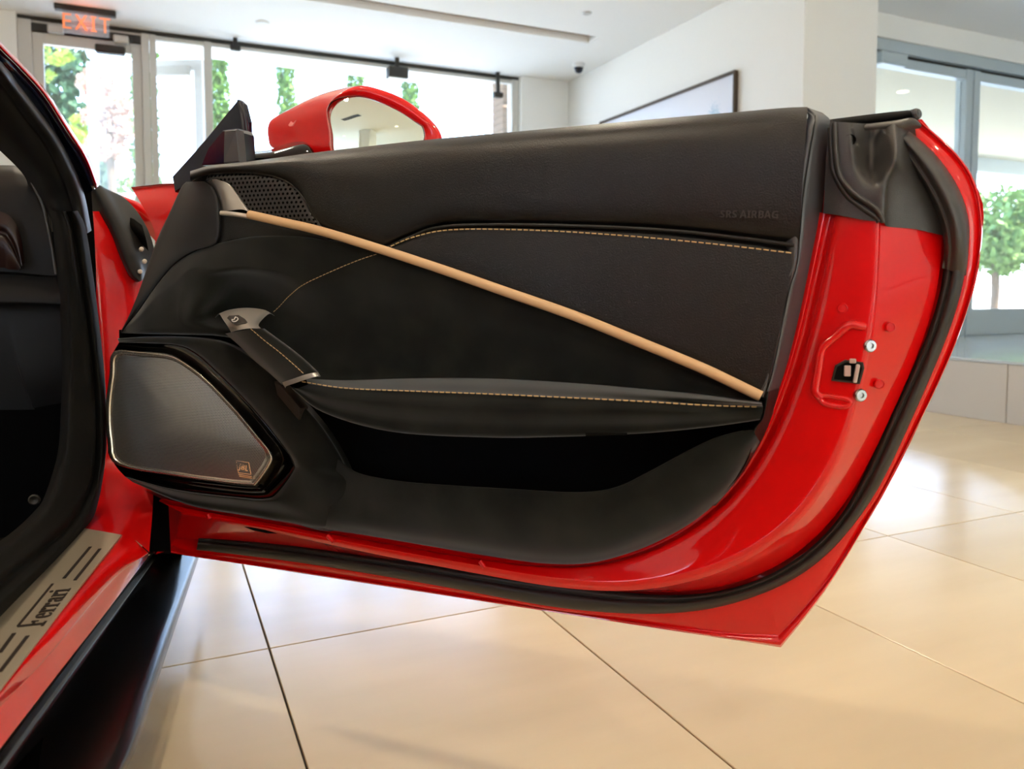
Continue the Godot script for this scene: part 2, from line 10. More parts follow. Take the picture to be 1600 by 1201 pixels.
	"seal": [[0.0728,0.018,0.009,0.1362,0.0198,0.009,0.1977,0.0213,0.009,0.2573,0.0225,0.009,0.3151,0.0229,0.009,0.3712,0.0228,0.009,0.4257,0.0221,0.009,0.4786,0.0212,0.009,0.53,0.0201,0.009,0.5801,0.0188,0.009,0.6288,0.0174,0.009,0.6762,0.0156,0.009,0.7224,0.0138,0.009,0.7675,0.0123,0.009,0.8117,0.0121,0.009,0.855,0.0136,0.009,0.8974,0.0166,0.009,0.9388,0.0211,0.009,0.9793,0.0274,0.009,1.0186,0.0363,0.009,1.0565,0.0482,0.009,1.0928,0.0634,0.0089,1.1272,0.0813,0.0087,1.1594,0.102,0.0083,1.1887,0.1262,0.0076,1.2144,0.1539,0.0065,1.2366,0.184,0.0054,1.2562,0.2155,0.0044,1.2732,0.2481,0.0033,1.2876,0.2817,0.0029,1.3006,0.3155,0.0025,1.313,0.3491,0.0021,1.3251,0.3824,0.0017,1.3367,0.4155,0.0016,1.3475,0.4485,0.0017,1.3571,0.4816,0.0018,1.3648,0.515,0.002,1.3695,0.549,0.0021,1.3702,0.5833,0.0022,1.3658,0.6175,0.0023,1.3555,0.6505,0.0024,1.3395,0.681,0.0033,1.3189,0.7086,0.0041,1.2957,0.734,0.0048], [0.0836,0.0245,0.02,0.1462,0.0262,0.02,0.207,0.0278,0.02,0.2659,0.0289,0.02,0.323,0.0294,0.02,0.3784,0.0292,0.02,0.4322,0.0287,0.02,0.4845,0.0278,0.02,0.5354,0.0267,0.02,0.5848,0.0255,0.02,0.633,0.0241,0.02,0.6799,0.0225,0.02,0.7255,0.0208,0.02,0.7701,0.0194,0.02,0.8138,0.0192,0.02,0.8566,0.0205,0.02,0.8985,0.0234,0.02,0.9394,0.0276,0.02,0.9794,0.0336,0.02,1.0183,0.0421,0.02,1.0558,0.0536,0.02,1.0917,0.0683,0.0199,1.1258,0.0858,0.0197,1.1577,0.1061,0.0193,1.1868,0.1299,0.0186,1.2123,0.1571,0.0176,1.2344,0.1868,0.0164,1.2538,0.2179,0.0154,1.2706,0.2501,0.0143,1.2849,0.2833,0.0139,1.2977,0.3168,0.0135,1.3099,0.35,0.0131,1.3219,0.3829,0.0127,1.3334,0.4156,0.0126,1.3442,0.4482,0.0127,1.3537,0.4809,0.0128,1.3614,0.514,0.0129,1.3661,0.5475,0.0131,1.3669,0.5814,0.0132,1.3626,0.6152,0.0133,1.3526,0.6479,0.0134,1.3368,0.6781,0.0143,1.3166,0.7055,0.015,1.2939,0.7309,0.0158], [0.0929,0.0349,0.028,0.1543,0.0367,0.028,0.2139,0.0382,0.028,0.2718,0.0394,0.028,0.3279,0.0399,0.028,0.3823,0.0399,0.028,0.4352,0.0394,0.028,0.4866,0.0387,0.028,0.5367,0.0379,0.028,0.5854,0.0369,0.028,0.6328,0.0358,0.028,0.6789,0.0345,0.028,0.7239,0.0331,0.028,0.7679,0.0321,0.028,0.8109,0.0319,0.028,0.853,0.0329,0.028,0.8942,0.035,0.028,0.9345,0.0383,0.028,0.9738,0.0432,0.028,1.0122,0.0504,0.028,1.0493,0.0606,0.028,1.0849,0.074,0.028,1.1188,0.0904,0.0278,1.1506,0.1099,0.0274,1.1795,0.1328,0.0267,1.205,0.1591,0.0257,1.2272,0.1879,0.0245,1.2466,0.2183,0.0234,1.2631,0.2501,0.0223,1.277,0.2829,0.0219,1.2896,0.3158,0.0215,1.3017,0.3485,0.0211,1.3136,0.3809,0.0207,1.3251,0.413,0.0206,1.336,0.4451,0.0207,1.3456,0.4772,0.0208,1.3533,0.5097,0.0209,1.3583,0.5426,0.021,1.3594,0.576,0.0212,1.3556,0.6093,0.0213,1.346,0.6415,0.0214,1.331,0.6715,0.0221,1.3119,0.699,0.0229,1.2905,0.7248,0.0236], [0.094,0.0412,0.0275,0.1547,0.043,0.0275,0.2137,0.0445,0.0275,0.271,0.0457,0.0275,0.3265,0.0463,0.0275,0.3805,0.0464,0.0275,0.4329,0.046,0.0275,0.4839,0.0455,0.0275,0.5335,0.0448,0.0275,0.5818,0.044,0.0275,0.6289,0.0431,0.0275,0.6747,0.0421,0.0275,0.7194,0.0411,0.0275,0.7631,0.0404,0.0275,0.8058,0.0403,0.0275,0.8475,0.0409,0.0275,0.8884,0.0424,0.0275,0.9283,0.0449,0.0275,0.9674,0.0488,0.0275,1.0055,0.0549,0.0275,1.0425,0.0639,0.0275,1.0781,0.0762,0.0275,1.112,0.0917,0.0273,1.1438,0.1105,0.0269,1.1728,0.1329,0.0263,1.1986,0.1585,0.0253,1.221,0.1867,0.0241,1.2404,0.2168,0.0229,1.2567,0.2483,0.0219,1.2706,0.2808,0.0214,1.283,0.3136,0.021,1.295,0.346,0.0207,1.307,0.3781,0.0203,1.3186,0.41,0.0201,1.3295,0.4417,0.0202,1.3393,0.4736,0.0203,1.3472,0.5057,0.0204,1.3524,0.5384,0.0205,1.3538,0.5715,0.0206,1.3504,0.6045,0.0208,1.3412,0.6366,0.0209,1.3267,0.6665,0.0214,1.3084,0.6943,0.0222,1.2882,0.7207,0.023], [0.0886,0.0415,0.021,0.1494,0.0433,0.021,0.2084,0.0448,0.021,0.2657,0.046,0.021,0.3213,0.0467,0.021,0.3753,0.0468,0.021,0.4278,0.0465,0.021,0.4788,0.046,0.021,0.5285,0.0454,0.021,0.5769,0.0447,0.021,0.6241,0.0439,0.021,0.67,0.043,0.021,0.7149,0.0422,0.021,0.7586,0.0416,0.021,0.8014,0.0415,0.021,0.8432,0.042,0.021,0.8841,0.0432,0.021,0.9241,0.0453,0.021,0.9633,0.0488,0.021,1.0015,0.0544,0.021,1.0386,0.063,0.021,1.0744,0.0748,0.021,1.1085,0.09,0.0208,1.1405,0.1086,0.0205,1.1697,0.1308,0.0198,1.1957,0.1562,0.0188,1.2184,0.1843,0.0177,1.2379,0.2144,0.0165,1.2543,0.246,0.0154,1.2681,0.2786,0.0149,1.2805,0.3114,0.0145,1.2926,0.344,0.0142,1.3046,0.3761,0.0138,1.3163,0.408,0.0136,1.3273,0.4398,0.0137,1.3372,0.4716,0.0138,1.3453,0.5038,0.0139,1.3506,0.5365,0.014,1.3522,0.5697,0.0141,1.3489,0.6028,0.0142,1.3398,0.6349,0.0144,1.3255,0.6651,0.0148,1.3076,0.6931,0.0157,1.2877,0.7199,0.0164], [0.0906,0.0445,0.0225,0.151,0.0462,0.0225,0.2097,0.0478,0.0225,0.2667,0.049,0.0225,0.3221,0.0497,0.0225,0.3758,0.0498,0.0225,0.428,0.0496,0.0225,0.4789,0.0491,0.0225,0.5283,0.0486,0.0225,0.5765,0.0479,0.0225,0.6235,0.0472,0.0225,0.6692,0.0465,0.0225,0.7139,0.0458,0.0225,0.7575,0.0453,0.0225,0.8001,0.0452,0.0225,0.8417,0.0456,0.0225,0.8824,0.0466,0.0225,0.9222,0.0484,0.0225,0.9612,0.0515,0.0225,0.9993,0.0567,0.0225,1.0363,0.0648,0.0225,1.0721,0.0763,0.0225,1.1061,0.0911,0.0223,1.1381,0.1095,0.022,1.1673,0.1314,0.0213,1.1933,0.1565,0.0204,1.2161,0.1843,0.0192,1.2355,0.2143,0.018,1.2518,0.2458,0.0169,1.2656,0.2782,0.0164,1.278,0.3109,0.0161,1.29,0.3433,0.0157,1.302,0.3753,0.0153,1.3137,0.407,0.0151,1.3248,0.4387,0.0152,1.3347,0.4704,0.0153,1.3427,0.5024,0.0154,1.3482,0.5349,0.0155,1.3499,0.5679,0.0156,1.3467,0.6009,0.0157,1.3378,0.6329,0.0158,1.3237,0.663,0.0163,1.3061,0.6911,0.0171,1.2867,0.7181,0.0179], [0.0912,0.049,0.022,0.1512,0.0508,0.022,0.2095,0.0523,0.022,0.266,0.0536,0.022,0.321,0.0543,0.022,0.3744,0.0545,0.022,0.4263,0.0543,0.022,0.4768,0.054,0.022,0.5259,0.0536,0.022,0.5739,0.0531,0.022,0.6206,0.0526,0.022,0.6661,0.052,0.022,0.7105,0.0516,0.022,0.7539,0.0513,0.022,0.7962,0.0513,0.022,0.8376,0.0514,0.022,0.8781,0.0519,0.022,0.9177,0.0531,0.022,0.9564,0.0556,0.022,0.9943,0.06,0.022,1.0313,0.0672,0.022,1.067,0.0779,0.022,1.1011,0.0921,0.0219,1.1331,0.1099,0.0215,1.1623,0.1314,0.0209,1.1886,0.156,0.0199,1.2115,0.1834,0.0188,1.231,0.2131,0.0176,1.2472,0.2444,0.0164,1.2608,0.2767,0.0159,1.2731,0.3092,0.0156,1.2851,0.3415,0.0152,1.2971,0.3733,0.0148,1.3089,0.4048,0.0146,1.32,0.4362,0.0147,1.33,0.4677,0.0148,1.3382,0.4995,0.0149,1.3438,0.5318,0.015,1.3458,0.5646,0.0151,1.3429,0.5974,0.0152,1.3343,0.6293,0.0153,1.3206,0.6594,0.0157,1.3036,0.6877,0.0165,1.285,0.7151,0.0173], [0.0828,0.0492,0.012,0.1429,0.0509,0.012,0.2012,0.0525,0.012,0.2579,0.0538,0.012,0.313,0.0545,0.012,0.3665,0.0548,0.012,0.4185,0.0547,0.012,0.4691,0.0545,0.012,0.5184,0.0542,0.012,0.5665,0.0538,0.012,0.6134,0.0534,0.012,0.6591,0.0531,0.012,0.7037,0.0529,0.012,0.7472,0.0528,0.012,0.7897,0.0528,0.012,0.8312,0.0528,0.012,0.8718,0.0528,0.012,0.9115,0.0535,0.012,0.9504,0.0553,0.012,0.9884,0.059,0.012,1.0256,0.0656,0.012,1.0616,0.0757,0.012,1.096,0.0894,0.0119,1.1283,0.1069,0.0116,1.1578,0.1282,0.011,1.1845,0.1526,0.01,1.2078,0.1798,0.0089,1.2274,0.2095,0.0076,1.2436,0.241,0.0065,1.2572,0.2734,0.006,1.2696,0.306,0.0056,1.2816,0.3384,0.0052,1.2937,0.3703,0.0048,1.3056,0.4019,0.0046,1.317,0.4333,0.0047,1.3272,0.4649,0.0048,1.3355,0.4968,0.0049,1.3413,0.5291,0.005,1.3436,0.562,0.0051,1.3409,0.5949,0.0052,1.3324,0.627,0.0053,1.319,0.6573,0.0056,1.3024,0.686,0.0064,1.2844,0.7141,0.0072]],
	"skin": [[-0.0048,-0.0019,-0.004,0.1829,-0.002,-0.004,0.3552,-0.0022,-0.004,0.5138,-0.0023,-0.004,0.6603,-0.0024,-0.004,0.796,-0.0025,-0.004,0.9221,-0.0026,-0.004,1.0396,-0.0026,-0.004,1.1493,-0.0027,-0.004], [-0.0085,0.1327,-0.004,0.1792,0.1327,-0.0349,0.3705,0.1386,-0.0451,0.5522,0.1469,-0.0451,0.7184,0.1546,-0.0451,0.8707,0.1616,-0.0451,1.011,0.168,-0.0451,1.1409,0.1764,-0.0365,1.2582,0.1898,-0.0079], [-0.0099,0.2867,-0.004,0.1818,0.2888,-0.0508,0.3862,0.2962,-0.0664,0.5823,0.3055,-0.0664,0.7603,0.3139,-0.0664,0.9226,0.3216,-0.0664,1.0711,0.3285,-0.0666,1.2074,0.3364,-0.0569,1.3266,0.3488,-0.0109], [-0.0096,0.439,-0.004,0.1908,0.4473,-0.0565,0.4058,0.457,-0.074,0.6114,0.4665,-0.074,0.797,0.4752,-0.074,0.9654,0.483,-0.074,1.1188,0.4901,-0.0761,1.2587,0.4968,-0.0636,1.3779,0.5034,-0.0111], [-0.0036,0.5645,-0.004,0.2028,0.5697,-0.0508,0.4191,0.5734,-0.0664,0.6243,0.576,-0.0664,0.8094,0.5784,-0.0664,0.9773,0.5806,-0.0664,1.1301,0.5828,-0.069,1.2695,0.584,-0.0576,1.3888,0.583,-0.0108], [0.0408,0.6502,-0.004,0.2497,0.6543,-0.0349,0.4572,0.6561,-0.0451,0.6511,0.6566,-0.0451,0.8266,0.6571,-0.0451,0.9862,0.6576,-0.0451,1.1319,0.6583,-0.0479,1.2655,0.6579,-0.0415,1.3828,0.6547,-0.0105], [0.0891,0.6971,-0.004,0.2897,0.7073,-0.0122,0.4763,0.7158,-0.015,0.6478,0.7232,-0.015,0.8044,0.7299,-0.015,0.9478,0.7361,-0.015,1.0798,0.7418,-0.0153,1.2016,0.7472,-0.016,1.3135,0.7504,-0.0077]],
	"latch_rib": [[1.2457,0.4735,0.085,1.238,0.4752,0.087,1.2259,0.4758,0.087,1.2095,0.4605,0.086,1.1944,0.4443,0.0855,1.191,0.4189,0.085,1.1876,0.3959,0.085,1.1886,0.3858,0.085,1.1958,0.3793,0.085]],
	"latch_loop": [[1.1957,0.3826,0.084,1.2082,0.3823,0.084,1.2251,0.3801,0.086,1.2306,0.3761,0.086,1.2254,0.37,0.086,1.2116,0.37,0.085,1.1991,0.3726,0.084,1.1927,0.3791,0.084]],
	"latch_poly": [[1.2068,0.4031,0.0895,1.211,0.4233,0.0895,1.223,0.4312,0.0895,1.2442,0.4285,0.0895,1.2459,0.4212,0.0895,1.2412,0.4003,0.0895]],
	"latch_in": [[1.2099,0.4057,0.0895,1.2133,0.4217,0.0895,1.2239,0.4283,0.0895,1.2413,0.4264,0.0895,1.2429,0.4202,0.0895,1.2385,0.4035,0.0895]],
	"marks": [[1.2509,0.4497,0.083,1.2411,0.3856,0.084,1.2183,0.4979,0.082,1.2763,0.4732,0.0655,1.2656,0.3985,0.0635,1.2256,0.4172,0.0905,1.2363,0.4143,0.0905]],
	"plugs": [[0.2451,0.1043,0.078,0.3194,0.0999,0.078], [0.7596,0.084,0.07,0.8068,0.0831,0.07]],
	"ledge_marks": [[0.1777,0.1214,0.09,0.1818,0.1137,0.09], [0.4304,0.1114,0.09,0.4416,0.1018,0.09], [0.7087,0.1024,0.09,0.7173,0.0934,0.09]],
	"corner_plate": [[1.1921,0.6213,0.078,1.209,0.6176,0.085,1.2257,0.6135,0.087,1.2369,0.6106,0.088,1.2495,0.6085,0.089,1.2626,0.6063,0.091,1.2701,0.6019,0.073,1.3038,0.5997,0.0463,1.3467,0.5908,0.0147], [1.1932,0.6442,0.08,1.2115,0.6386,0.086,1.2251,0.6345,0.088,1.2363,0.6315,0.089,1.2489,0.6293,0.09,1.2627,0.627,0.092,1.2701,0.6261,0.074,1.3016,0.6209,0.0483,1.3416,0.6119,0.0148], [1.1934,0.6645,0.082,1.2095,0.6598,0.087,1.2246,0.6555,0.089,1.2366,0.6516,0.09,1.2499,0.6493,0.0905,1.2629,0.6484,0.092,1.271,0.647,0.075,1.2971,0.6422,0.0504,1.335,0.6363,0.0149], [1.1939,0.6791,0.083,1.2084,0.6727,0.088,1.2227,0.6684,0.09,1.2341,0.6647,0.089,1.2504,0.6621,0.078,1.2641,0.6603,0.092,1.2727,0.6596,0.0761,1.2935,0.6552,0.0525,1.327,0.6533,0.015], [1.1943,0.6928,0.084,1.2073,0.6873,0.088,1.2209,0.6822,0.09,1.2301,0.6797,0.087,1.2499,0.678,0.058,1.2675,0.6721,0.091,1.2761,0.6715,0.0761,1.2892,0.6689,0.0547,1.3191,0.667,0.0154], [1.1962,0.7129,0.085,1.2061,0.7069,0.088,1.2189,0.7024,0.09,1.2273,0.7008,0.087,1.2501,0.7015,0.045,1.273,0.6913,0.088,1.2792,0.6904,0.0762,1.2872,0.6877,0.0551,1.3109,0.6858,0.0159], [1.1979,0.7388,0.085,1.2055,0.7362,0.087,1.2168,0.7345,0.087,1.2261,0.7344,0.08,1.2498,0.7408,0.035,1.2727,0.7395,0.045,1.2799,0.74,0.0394,1.2902,0.7366,0.0278,1.3051,0.7373,0.0019]],
	"corner_band": [[1.2818,0.7118,0.018,1.2999,0.6811,0.018,1.3199,0.6449,0.018,1.3355,0.609,0.018,1.3413,0.5787,0.018,1.34,0.55,0.018], [1.2823,0.7119,0.03,1.3017,0.6806,0.032,1.3221,0.644,0.032,1.3372,0.6081,0.031,1.3429,0.5776,0.028,1.3433,0.549,0.016], [1.2831,0.7126,0.036,1.3037,0.6807,0.039,1.3244,0.6439,0.039,1.3393,0.6078,0.037,1.3449,0.577,0.032,1.3455,0.5481,0.018], [1.2847,0.7149,0.035,1.3071,0.6822,0.038,1.3284,0.6447,0.038,1.3429,0.6081,0.036,1.348,0.5765,0.031,1.3484,0.547,0.018], [1.2871,0.7176,0.042,1.3122,0.6836,0.047,1.3345,0.645,0.047,1.3484,0.6078,0.044,1.353,0.5751,0.036,1.3538,0.545,0.02], [1.2915,0.7238,0.036,1.3211,0.688,0.04,1.3449,0.6476,0.04,1.3579,0.6087,0.038,1.361,0.574,0.032,1.3614,0.5425,0.018], [1.2956,0.7298,0.022,1.3288,0.6931,0.022,1.354,0.6508,0.022,1.3662,0.6103,0.022,1.3676,0.5735,0.022,1.3673,0.5409,0.012], [1.2983,0.7344,0.004,1.333,0.6966,0.004,1.359,0.6533,0.004,1.3712,0.6119,0.004,1.3723,0.5741,0.004,1.3703,0.5404,0.004]],
	"corner_lip": [[1.2031,0.7329,0.092,1.2039,0.7148,0.094,1.2055,0.6946,0.094,1.211,0.6652,0.094,1.2284,0.6426,0.094,1.2487,0.6273,0.094,1.2578,0.6167,0.093,1.262,0.6073,0.089]],
	"corner_lip2": [[1.1988,0.7288,0.086,1.2003,0.696,0.087,1.2047,0.6696,0.088,1.2197,0.6421,0.088,1.2418,0.6225,0.089,1.2553,0.6123,0.089,1.2584,0.6066,0.089]],
	"belt_bar": [[1.1953,0.7582,-0.005,1.2344,0.7604,-0.005,1.2663,0.7623,-0.006,1.2977,0.7636,-0.008], [1.1949,0.7487,0.025,1.2331,0.7508,0.025,1.2641,0.7526,0.025,1.298,0.755,0.02], [1.1966,0.7416,0.03,1.233,0.7422,0.03,1.2639,0.744,0.03,1.2995,0.7479,0.022], [1.1985,0.7374,0.02,1.2336,0.7391,0.02,1.2648,0.741,0.02,1.3024,0.7459,0.01]],
	"belt_bracket": [[1.2098,0.7385,0.045,1.24,0.7387,0.045,1.2781,0.7413,0.042,1.2979,0.7455,0.03,1.3083,0.7434,0.012], [1.2112,0.7337,0.052,1.2397,0.7336,0.052,1.2777,0.736,0.048,1.2999,0.7396,0.034,1.3112,0.7378,0.014], [1.2129,0.7306,0.05,1.24,0.7294,0.05,1.2796,0.7308,0.045,1.2946,0.7301,0.03,1.31,0.7349,0.012]],
	"belt_cap": [[1.3002,0.7541,0,1.2976,0.749,0.025]],
	"screw_hole": [[1.2219,0.7118,0.086]],
	"notch": [[1.2079,0.7288,0.0865,1.226,0.7275,0.0865,1.2277,0.7169,0.0865,1.225,0.7067,0.0865,1.2175,0.7039,0.0865,1.2114,0.7068,0.0865]],
	"leather": [[0.099,0.7305,0.03,0.1485,0.7384,0.03,0.2209,0.7401,0.03,0.3044,0.7443,0.03,0.3515,0.747,0.03,0.3975,0.7486,0.03,0.5106,0.7528,0.03,0.5587,0.7544,0.03,0.6285,0.7559,0.03,0.7749,0.7578,0.03,0.9609,0.7603,0.03,1.0865,0.7614,0.03,1.1398,0.7619,0.03,1.1703,0.7608,0.03], [0.1182,0.7383,0.05,0.1667,0.7459,0.05,0.2379,0.7474,0.05,0.3199,0.7513,0.05,0.3661,0.7538,0.05,0.4113,0.7553,0.05,0.5223,0.759,0.05,0.5696,0.7604,0.05,0.6381,0.7617,0.05,0.7819,0.7631,0.05,0.9645,0.7651,0.05,1.0879,0.7658,0.05,1.1403,0.7662,0.05,1.1703,0.765,0.05], [0.1369,0.7344,0.07,0.1847,0.7418,0.07,0.2545,0.7433,0.07,0.3351,0.7471,0.07,0.3805,0.7496,0.07,0.4248,0.751,0.07,0.534,0.7547,0.07,0.5804,0.7561,0.07,0.6477,0.7574,0.07,0.789,0.7588,0.07,0.9683,0.7607,0.07,1.0895,0.7614,0.07,1.141,0.7618,0.07,1.1704,0.7606,0.07], [0.1632,0.7283,0.098,0.2097,0.7356,0.098,0.2778,0.737,0.098,0.3564,0.7401,0.098,0.4004,0.7415,0.098,0.4434,0.741,0.098,0.5502,0.7432,0.098,0.5954,0.745,0.098,0.6609,0.7468,0.098,0.7988,0.748,0.098,0.9737,0.7494,0.098,1.0919,0.7496,0.098,1.1421,0.7497,0.098,1.1704,0.7484,0.098], [0.182,0.723,0.118,0.2275,0.7303,0.118,0.2945,0.7314,0.118,0.3715,0.733,0.118,0.4142,0.7321,0.118,0.4558,0.7269,0.118,0.5617,0.7257,0.118,0.6061,0.7288,0.118,0.6698,0.7318,0.118,0.8058,0.7326,0.118,0.9776,0.7329,0.118,1.0937,0.7317,0.118,1.143,0.7311,0.118,1.17,0.7297,0.118], [0.1913,0.7182,0.128,0.2361,0.7257,0.128,0.3027,0.7263,0.128,0.379,0.7247,0.128,0.4201,0.7189,0.128,0.4601,0.7041,0.128,0.5672,0.6959,0.128,0.6113,0.7017,0.128,0.6734,0.7072,0.128,0.8094,0.7073,0.128,0.9798,0.7052,0.128,1.095,0.7012,0.128,1.144,0.6992,0.128,1.1688,0.6974,0.128], [0.1901,0.712,0.127,0.2345,0.7199,0.127,0.3017,0.7196,0.127,0.378,0.711,0.127,0.4165,0.6942,0.127,0.4539,0.6577,0.127,0.5659,0.6337,0.127,0.6103,0.6456,0.127,0.6701,0.6568,0.127,0.8091,0.6554,0.127,0.9802,0.648,0.127,1.096,0.6377,0.127,1.1452,0.6325,0.127,1.166,0.6297,0.127], [0.1844,0.7093,0.121,0.2287,0.7177,0.121,0.2966,0.7168,0.121,0.3732,0.7041,0.121,0.4104,0.6807,0.121,0.4465,0.6314,0.121,0.562,0.5982,0.121,0.6067,0.6136,0.121,0.6656,0.6283,0.121,0.8071,0.6259,0.121,0.9795,0.6154,0.121,1.0962,0.6014,0.121,1.1458,0.5942,0.121,1.1643,0.5908,0.121], [0.174,0.7102,0.11,0.2187,0.7187,0.11,0.2874,0.7177,0.11,0.3648,0.7036,0.11,0.4019,0.678,0.11,0.4379,0.6242,0.11,0.5555,0.5879,0.11,0.6007,0.6046,0.11,0.6597,0.6204,0.11,0.8032,0.6177,0.11,0.9775,0.6061,0.11,1.0955,0.5909,0.11,1.1457,0.583,0.11,1.1636,0.5793,0.11]],
	"leather_side": [[1.166,0.7598,0.064,1.171,0.745,0.085,1.1602,0.7264,0.102,1.1544,0.7126,0.102,1.1444,0.6479,0.102,1.1404,0.5689,0.102,1.144,0.5537,0.102,1.1334,0.5305,0.102,1.1192,0.4366,0.102,1.1138,0.4019,0.102,1.1098,0.3837,0.102], [1.1678,0.7596,0.064,1.1761,0.7421,0.097,1.1713,0.7238,0.118,1.1662,0.6992,0.118,1.1589,0.6453,0.118,1.1549,0.5782,0.118,1.1547,0.553,0.118,1.145,0.5217,0.118,1.1314,0.4381,0.118,1.1245,0.4017,0.118,1.1192,0.3833,0.118], [1.1687,0.7595,0.064,1.1788,0.7419,0.097,1.1769,0.7239,0.1185,1.1723,0.6937,0.1185,1.1662,0.6449,0.1185,1.1621,0.5834,0.1185,1.1601,0.5529,0.1185,1.1507,0.5171,0.1185,1.1374,0.4384,0.1185,1.1296,0.4008,0.1185,1.1237,0.3821,0.1185], [1.171,0.7609,0.0675,1.1798,0.7447,0.0938,1.1787,0.7256,0.1105,1.1741,0.6933,0.1105,1.1684,0.6458,0.1105,1.1643,0.5856,0.1105,1.1616,0.5532,0.1105,1.1523,0.5157,0.1105,1.1389,0.4378,0.1105,1.1308,0.3996,0.1105,1.1247,0.3807,0.1105], [1.175,0.7603,0.062,1.1837,0.7444,0.089,1.183,0.7267,0.106,1.1787,0.6898,0.106,1.1739,0.6461,0.106,1.1697,0.5899,0.106,1.1656,0.5533,0.106,1.1566,0.5123,0.106,1.1433,0.4376,0.106,1.1345,0.3983,0.106,1.1278,0.3791,0.106], [1.1832,0.758,0.0554,1.192,0.7461,0.067,1.1922,0.7328,0.077,1.1883,0.6858,0.077,1.1854,0.649,0.077,1.181,0.6002,0.077,1.1739,0.5541,0.077,1.1651,0.5049,0.077,1.1518,0.4357,0.077,1.1414,0.3935,0.077,1.1335,0.3734,0.077], [1.1888,0.7567,0.05,1.1976,0.7466,0.055,1.1984,0.736,0.062,1.195,0.6822,0.062,1.1933,0.6505,0.062,1.1887,0.6069,0.062,1.1795,0.5546,0.062,1.1711,0.4998,0.062,1.1578,0.4348,0.062,1.1464,0.3907,0.062,1.1377,0.3701,0.062]],
	"seam_dark": [[1.18,0.7444,0.096,1.1789,0.725,0.113,1.1742,0.6934,0.113,1.1684,0.6455,0.113,1.1643,0.5849,0.113,1.1619,0.5531,0.113,1.1525,0.5162,0.113,1.1392,0.438,0.113,1.1312,0.4,0.113,1.1251,0.3812,0.113]],
	"piping": [[0.5601,0.5849,0.118,0.6017,0.6006,0.118,0.6636,0.6167,0.118,0.8061,0.6147,0.118,0.979,0.6033,0.118,1.0962,0.5883,0.118,1.1584,0.5778,0.118]],
	"stitch_insert": [[0.5656,0.5861,0.1215,0.6146,0.6025,0.1215,0.6801,0.6116,0.1215,0.8073,0.6071,0.1215,0.9385,0.5959,0.1215,1.0592,0.5818,0.1215,1.1617,0.5674,0.121]],
	"insert": [[0.5531,0.5871,0.106,0.5952,0.603,0.106,0.6578,0.6193,0.106,0.8018,0.6172,0.106,0.9768,0.6056,0.106,1.0952,0.5903,0.106,1.1628,0.5788,0.106], [0.5578,0.5865,0.114,0.6014,0.6005,0.114,0.6645,0.6149,0.114,0.8065,0.6113,0.114,0.9783,0.5984,0.114,1.0943,0.5828,0.114,1.1615,0.5706,0.114], [0.5604,0.586,0.1185,0.6067,0.5974,0.1185,0.6708,0.6091,0.1185,0.8108,0.6033,0.1185,0.9793,0.5884,0.1185,1.0923,0.5721,0.1185,1.1595,0.5587,0.1185], [0.5619,0.5847,0.121,0.6267,0.5788,0.121,0.6995,0.5732,0.121,0.8299,0.5528,0.121,0.9805,0.5235,0.121,1.0768,0.5019,0.121,1.1453,0.4804,0.121], [0.5607,0.5836,0.119,0.6442,0.5606,0.119,0.7258,0.538,0.119,0.8474,0.5027,0.119,0.9808,0.4583,0.119,1.0606,0.4303,0.119,1.1307,0.4005,0.119], [0.5578,0.5836,0.114,0.6463,0.5563,0.114,0.7305,0.5293,0.114,0.8504,0.4901,0.114,0.98,0.4416,0.114,1.0559,0.4116,0.114,1.1268,0.3797,0.114]],
	"strip": [[0.3087,0.647,0.1235,0.3736,0.6328,0.1235,0.4472,0.6163,0.1235,0.5565,0.5851,0.1235,0.6691,0.5505,0.1235,0.7647,0.5193,0.1235,0.8684,0.4855,0.1235,0.9589,0.4513,0.1235,1.0436,0.4185,0.1235,1.0901,0.3977,0.1235,1.1217,0.3831,0.1235]],
	"tweeter": [[0.2066,0.7099,0.108,0.2163,0.7194,0.108,0.2658,0.7209,0.108,0.3259,0.7147,0.108,0.3645,0.7049,0.108,0.3917,0.6879,0.108,0.4194,0.6553,0.108,0.4378,0.6244,0.108], [0.2153,0.7082,0.1165,0.2255,0.7171,0.1165,0.2731,0.7176,0.1165,0.3304,0.711,0.1165,0.3679,0.701,0.1165,0.3953,0.6844,0.1165,0.4236,0.6532,0.1165,0.4436,0.6235,0.1165], [0.2264,0.7063,0.121,0.2409,0.7109,0.121,0.2771,0.7049,0.121,0.3174,0.6946,0.121,0.3485,0.6818,0.121,0.379,0.6683,0.121,0.413,0.6452,0.121,0.4462,0.6225,0.121], [0.2351,0.7049,0.118,0.2566,0.7028,0.118,0.2748,0.686,0.118,0.2876,0.6695,0.118,0.3082,0.6518,0.118,0.3442,0.6431,0.118,0.3883,0.6333,0.118,0.4434,0.6219,0.118]],
	"tweeter_rim": [[0.2268,0.7176,0.119,0.2752,0.7187,0.119,0.3338,0.7123,0.119,0.3717,0.7025,0.119,0.3988,0.6858,0.119,0.4264,0.6534,0.119,0.4454,0.6233,0.119]],
	"bezel": [[0.1997,0.7091,0.1,0.216,0.6974,0.1,0.2264,0.674,0.1,0.23,0.6564,0.1], [0.2225,0.7091,0.116,0.2421,0.6962,0.117,0.2558,0.673,0.118,0.2634,0.6556,0.118], [0.2361,0.7086,0.122,0.2609,0.6998,0.123,0.2815,0.6766,0.123,0.2928,0.6561,0.123], [0.2406,0.7085,0.121,0.268,0.6985,0.122,0.2898,0.6732,0.122,0.3063,0.6525,0.122], [0.2353,0.7095,0.112,0.2633,0.6979,0.112,0.2853,0.6734,0.112,0.302,0.6526,0.112]],
	"bezel_lip": [[0.2484,0.6521,0.121,0.2768,0.6488,0.123,0.3082,0.6439,0.123]],
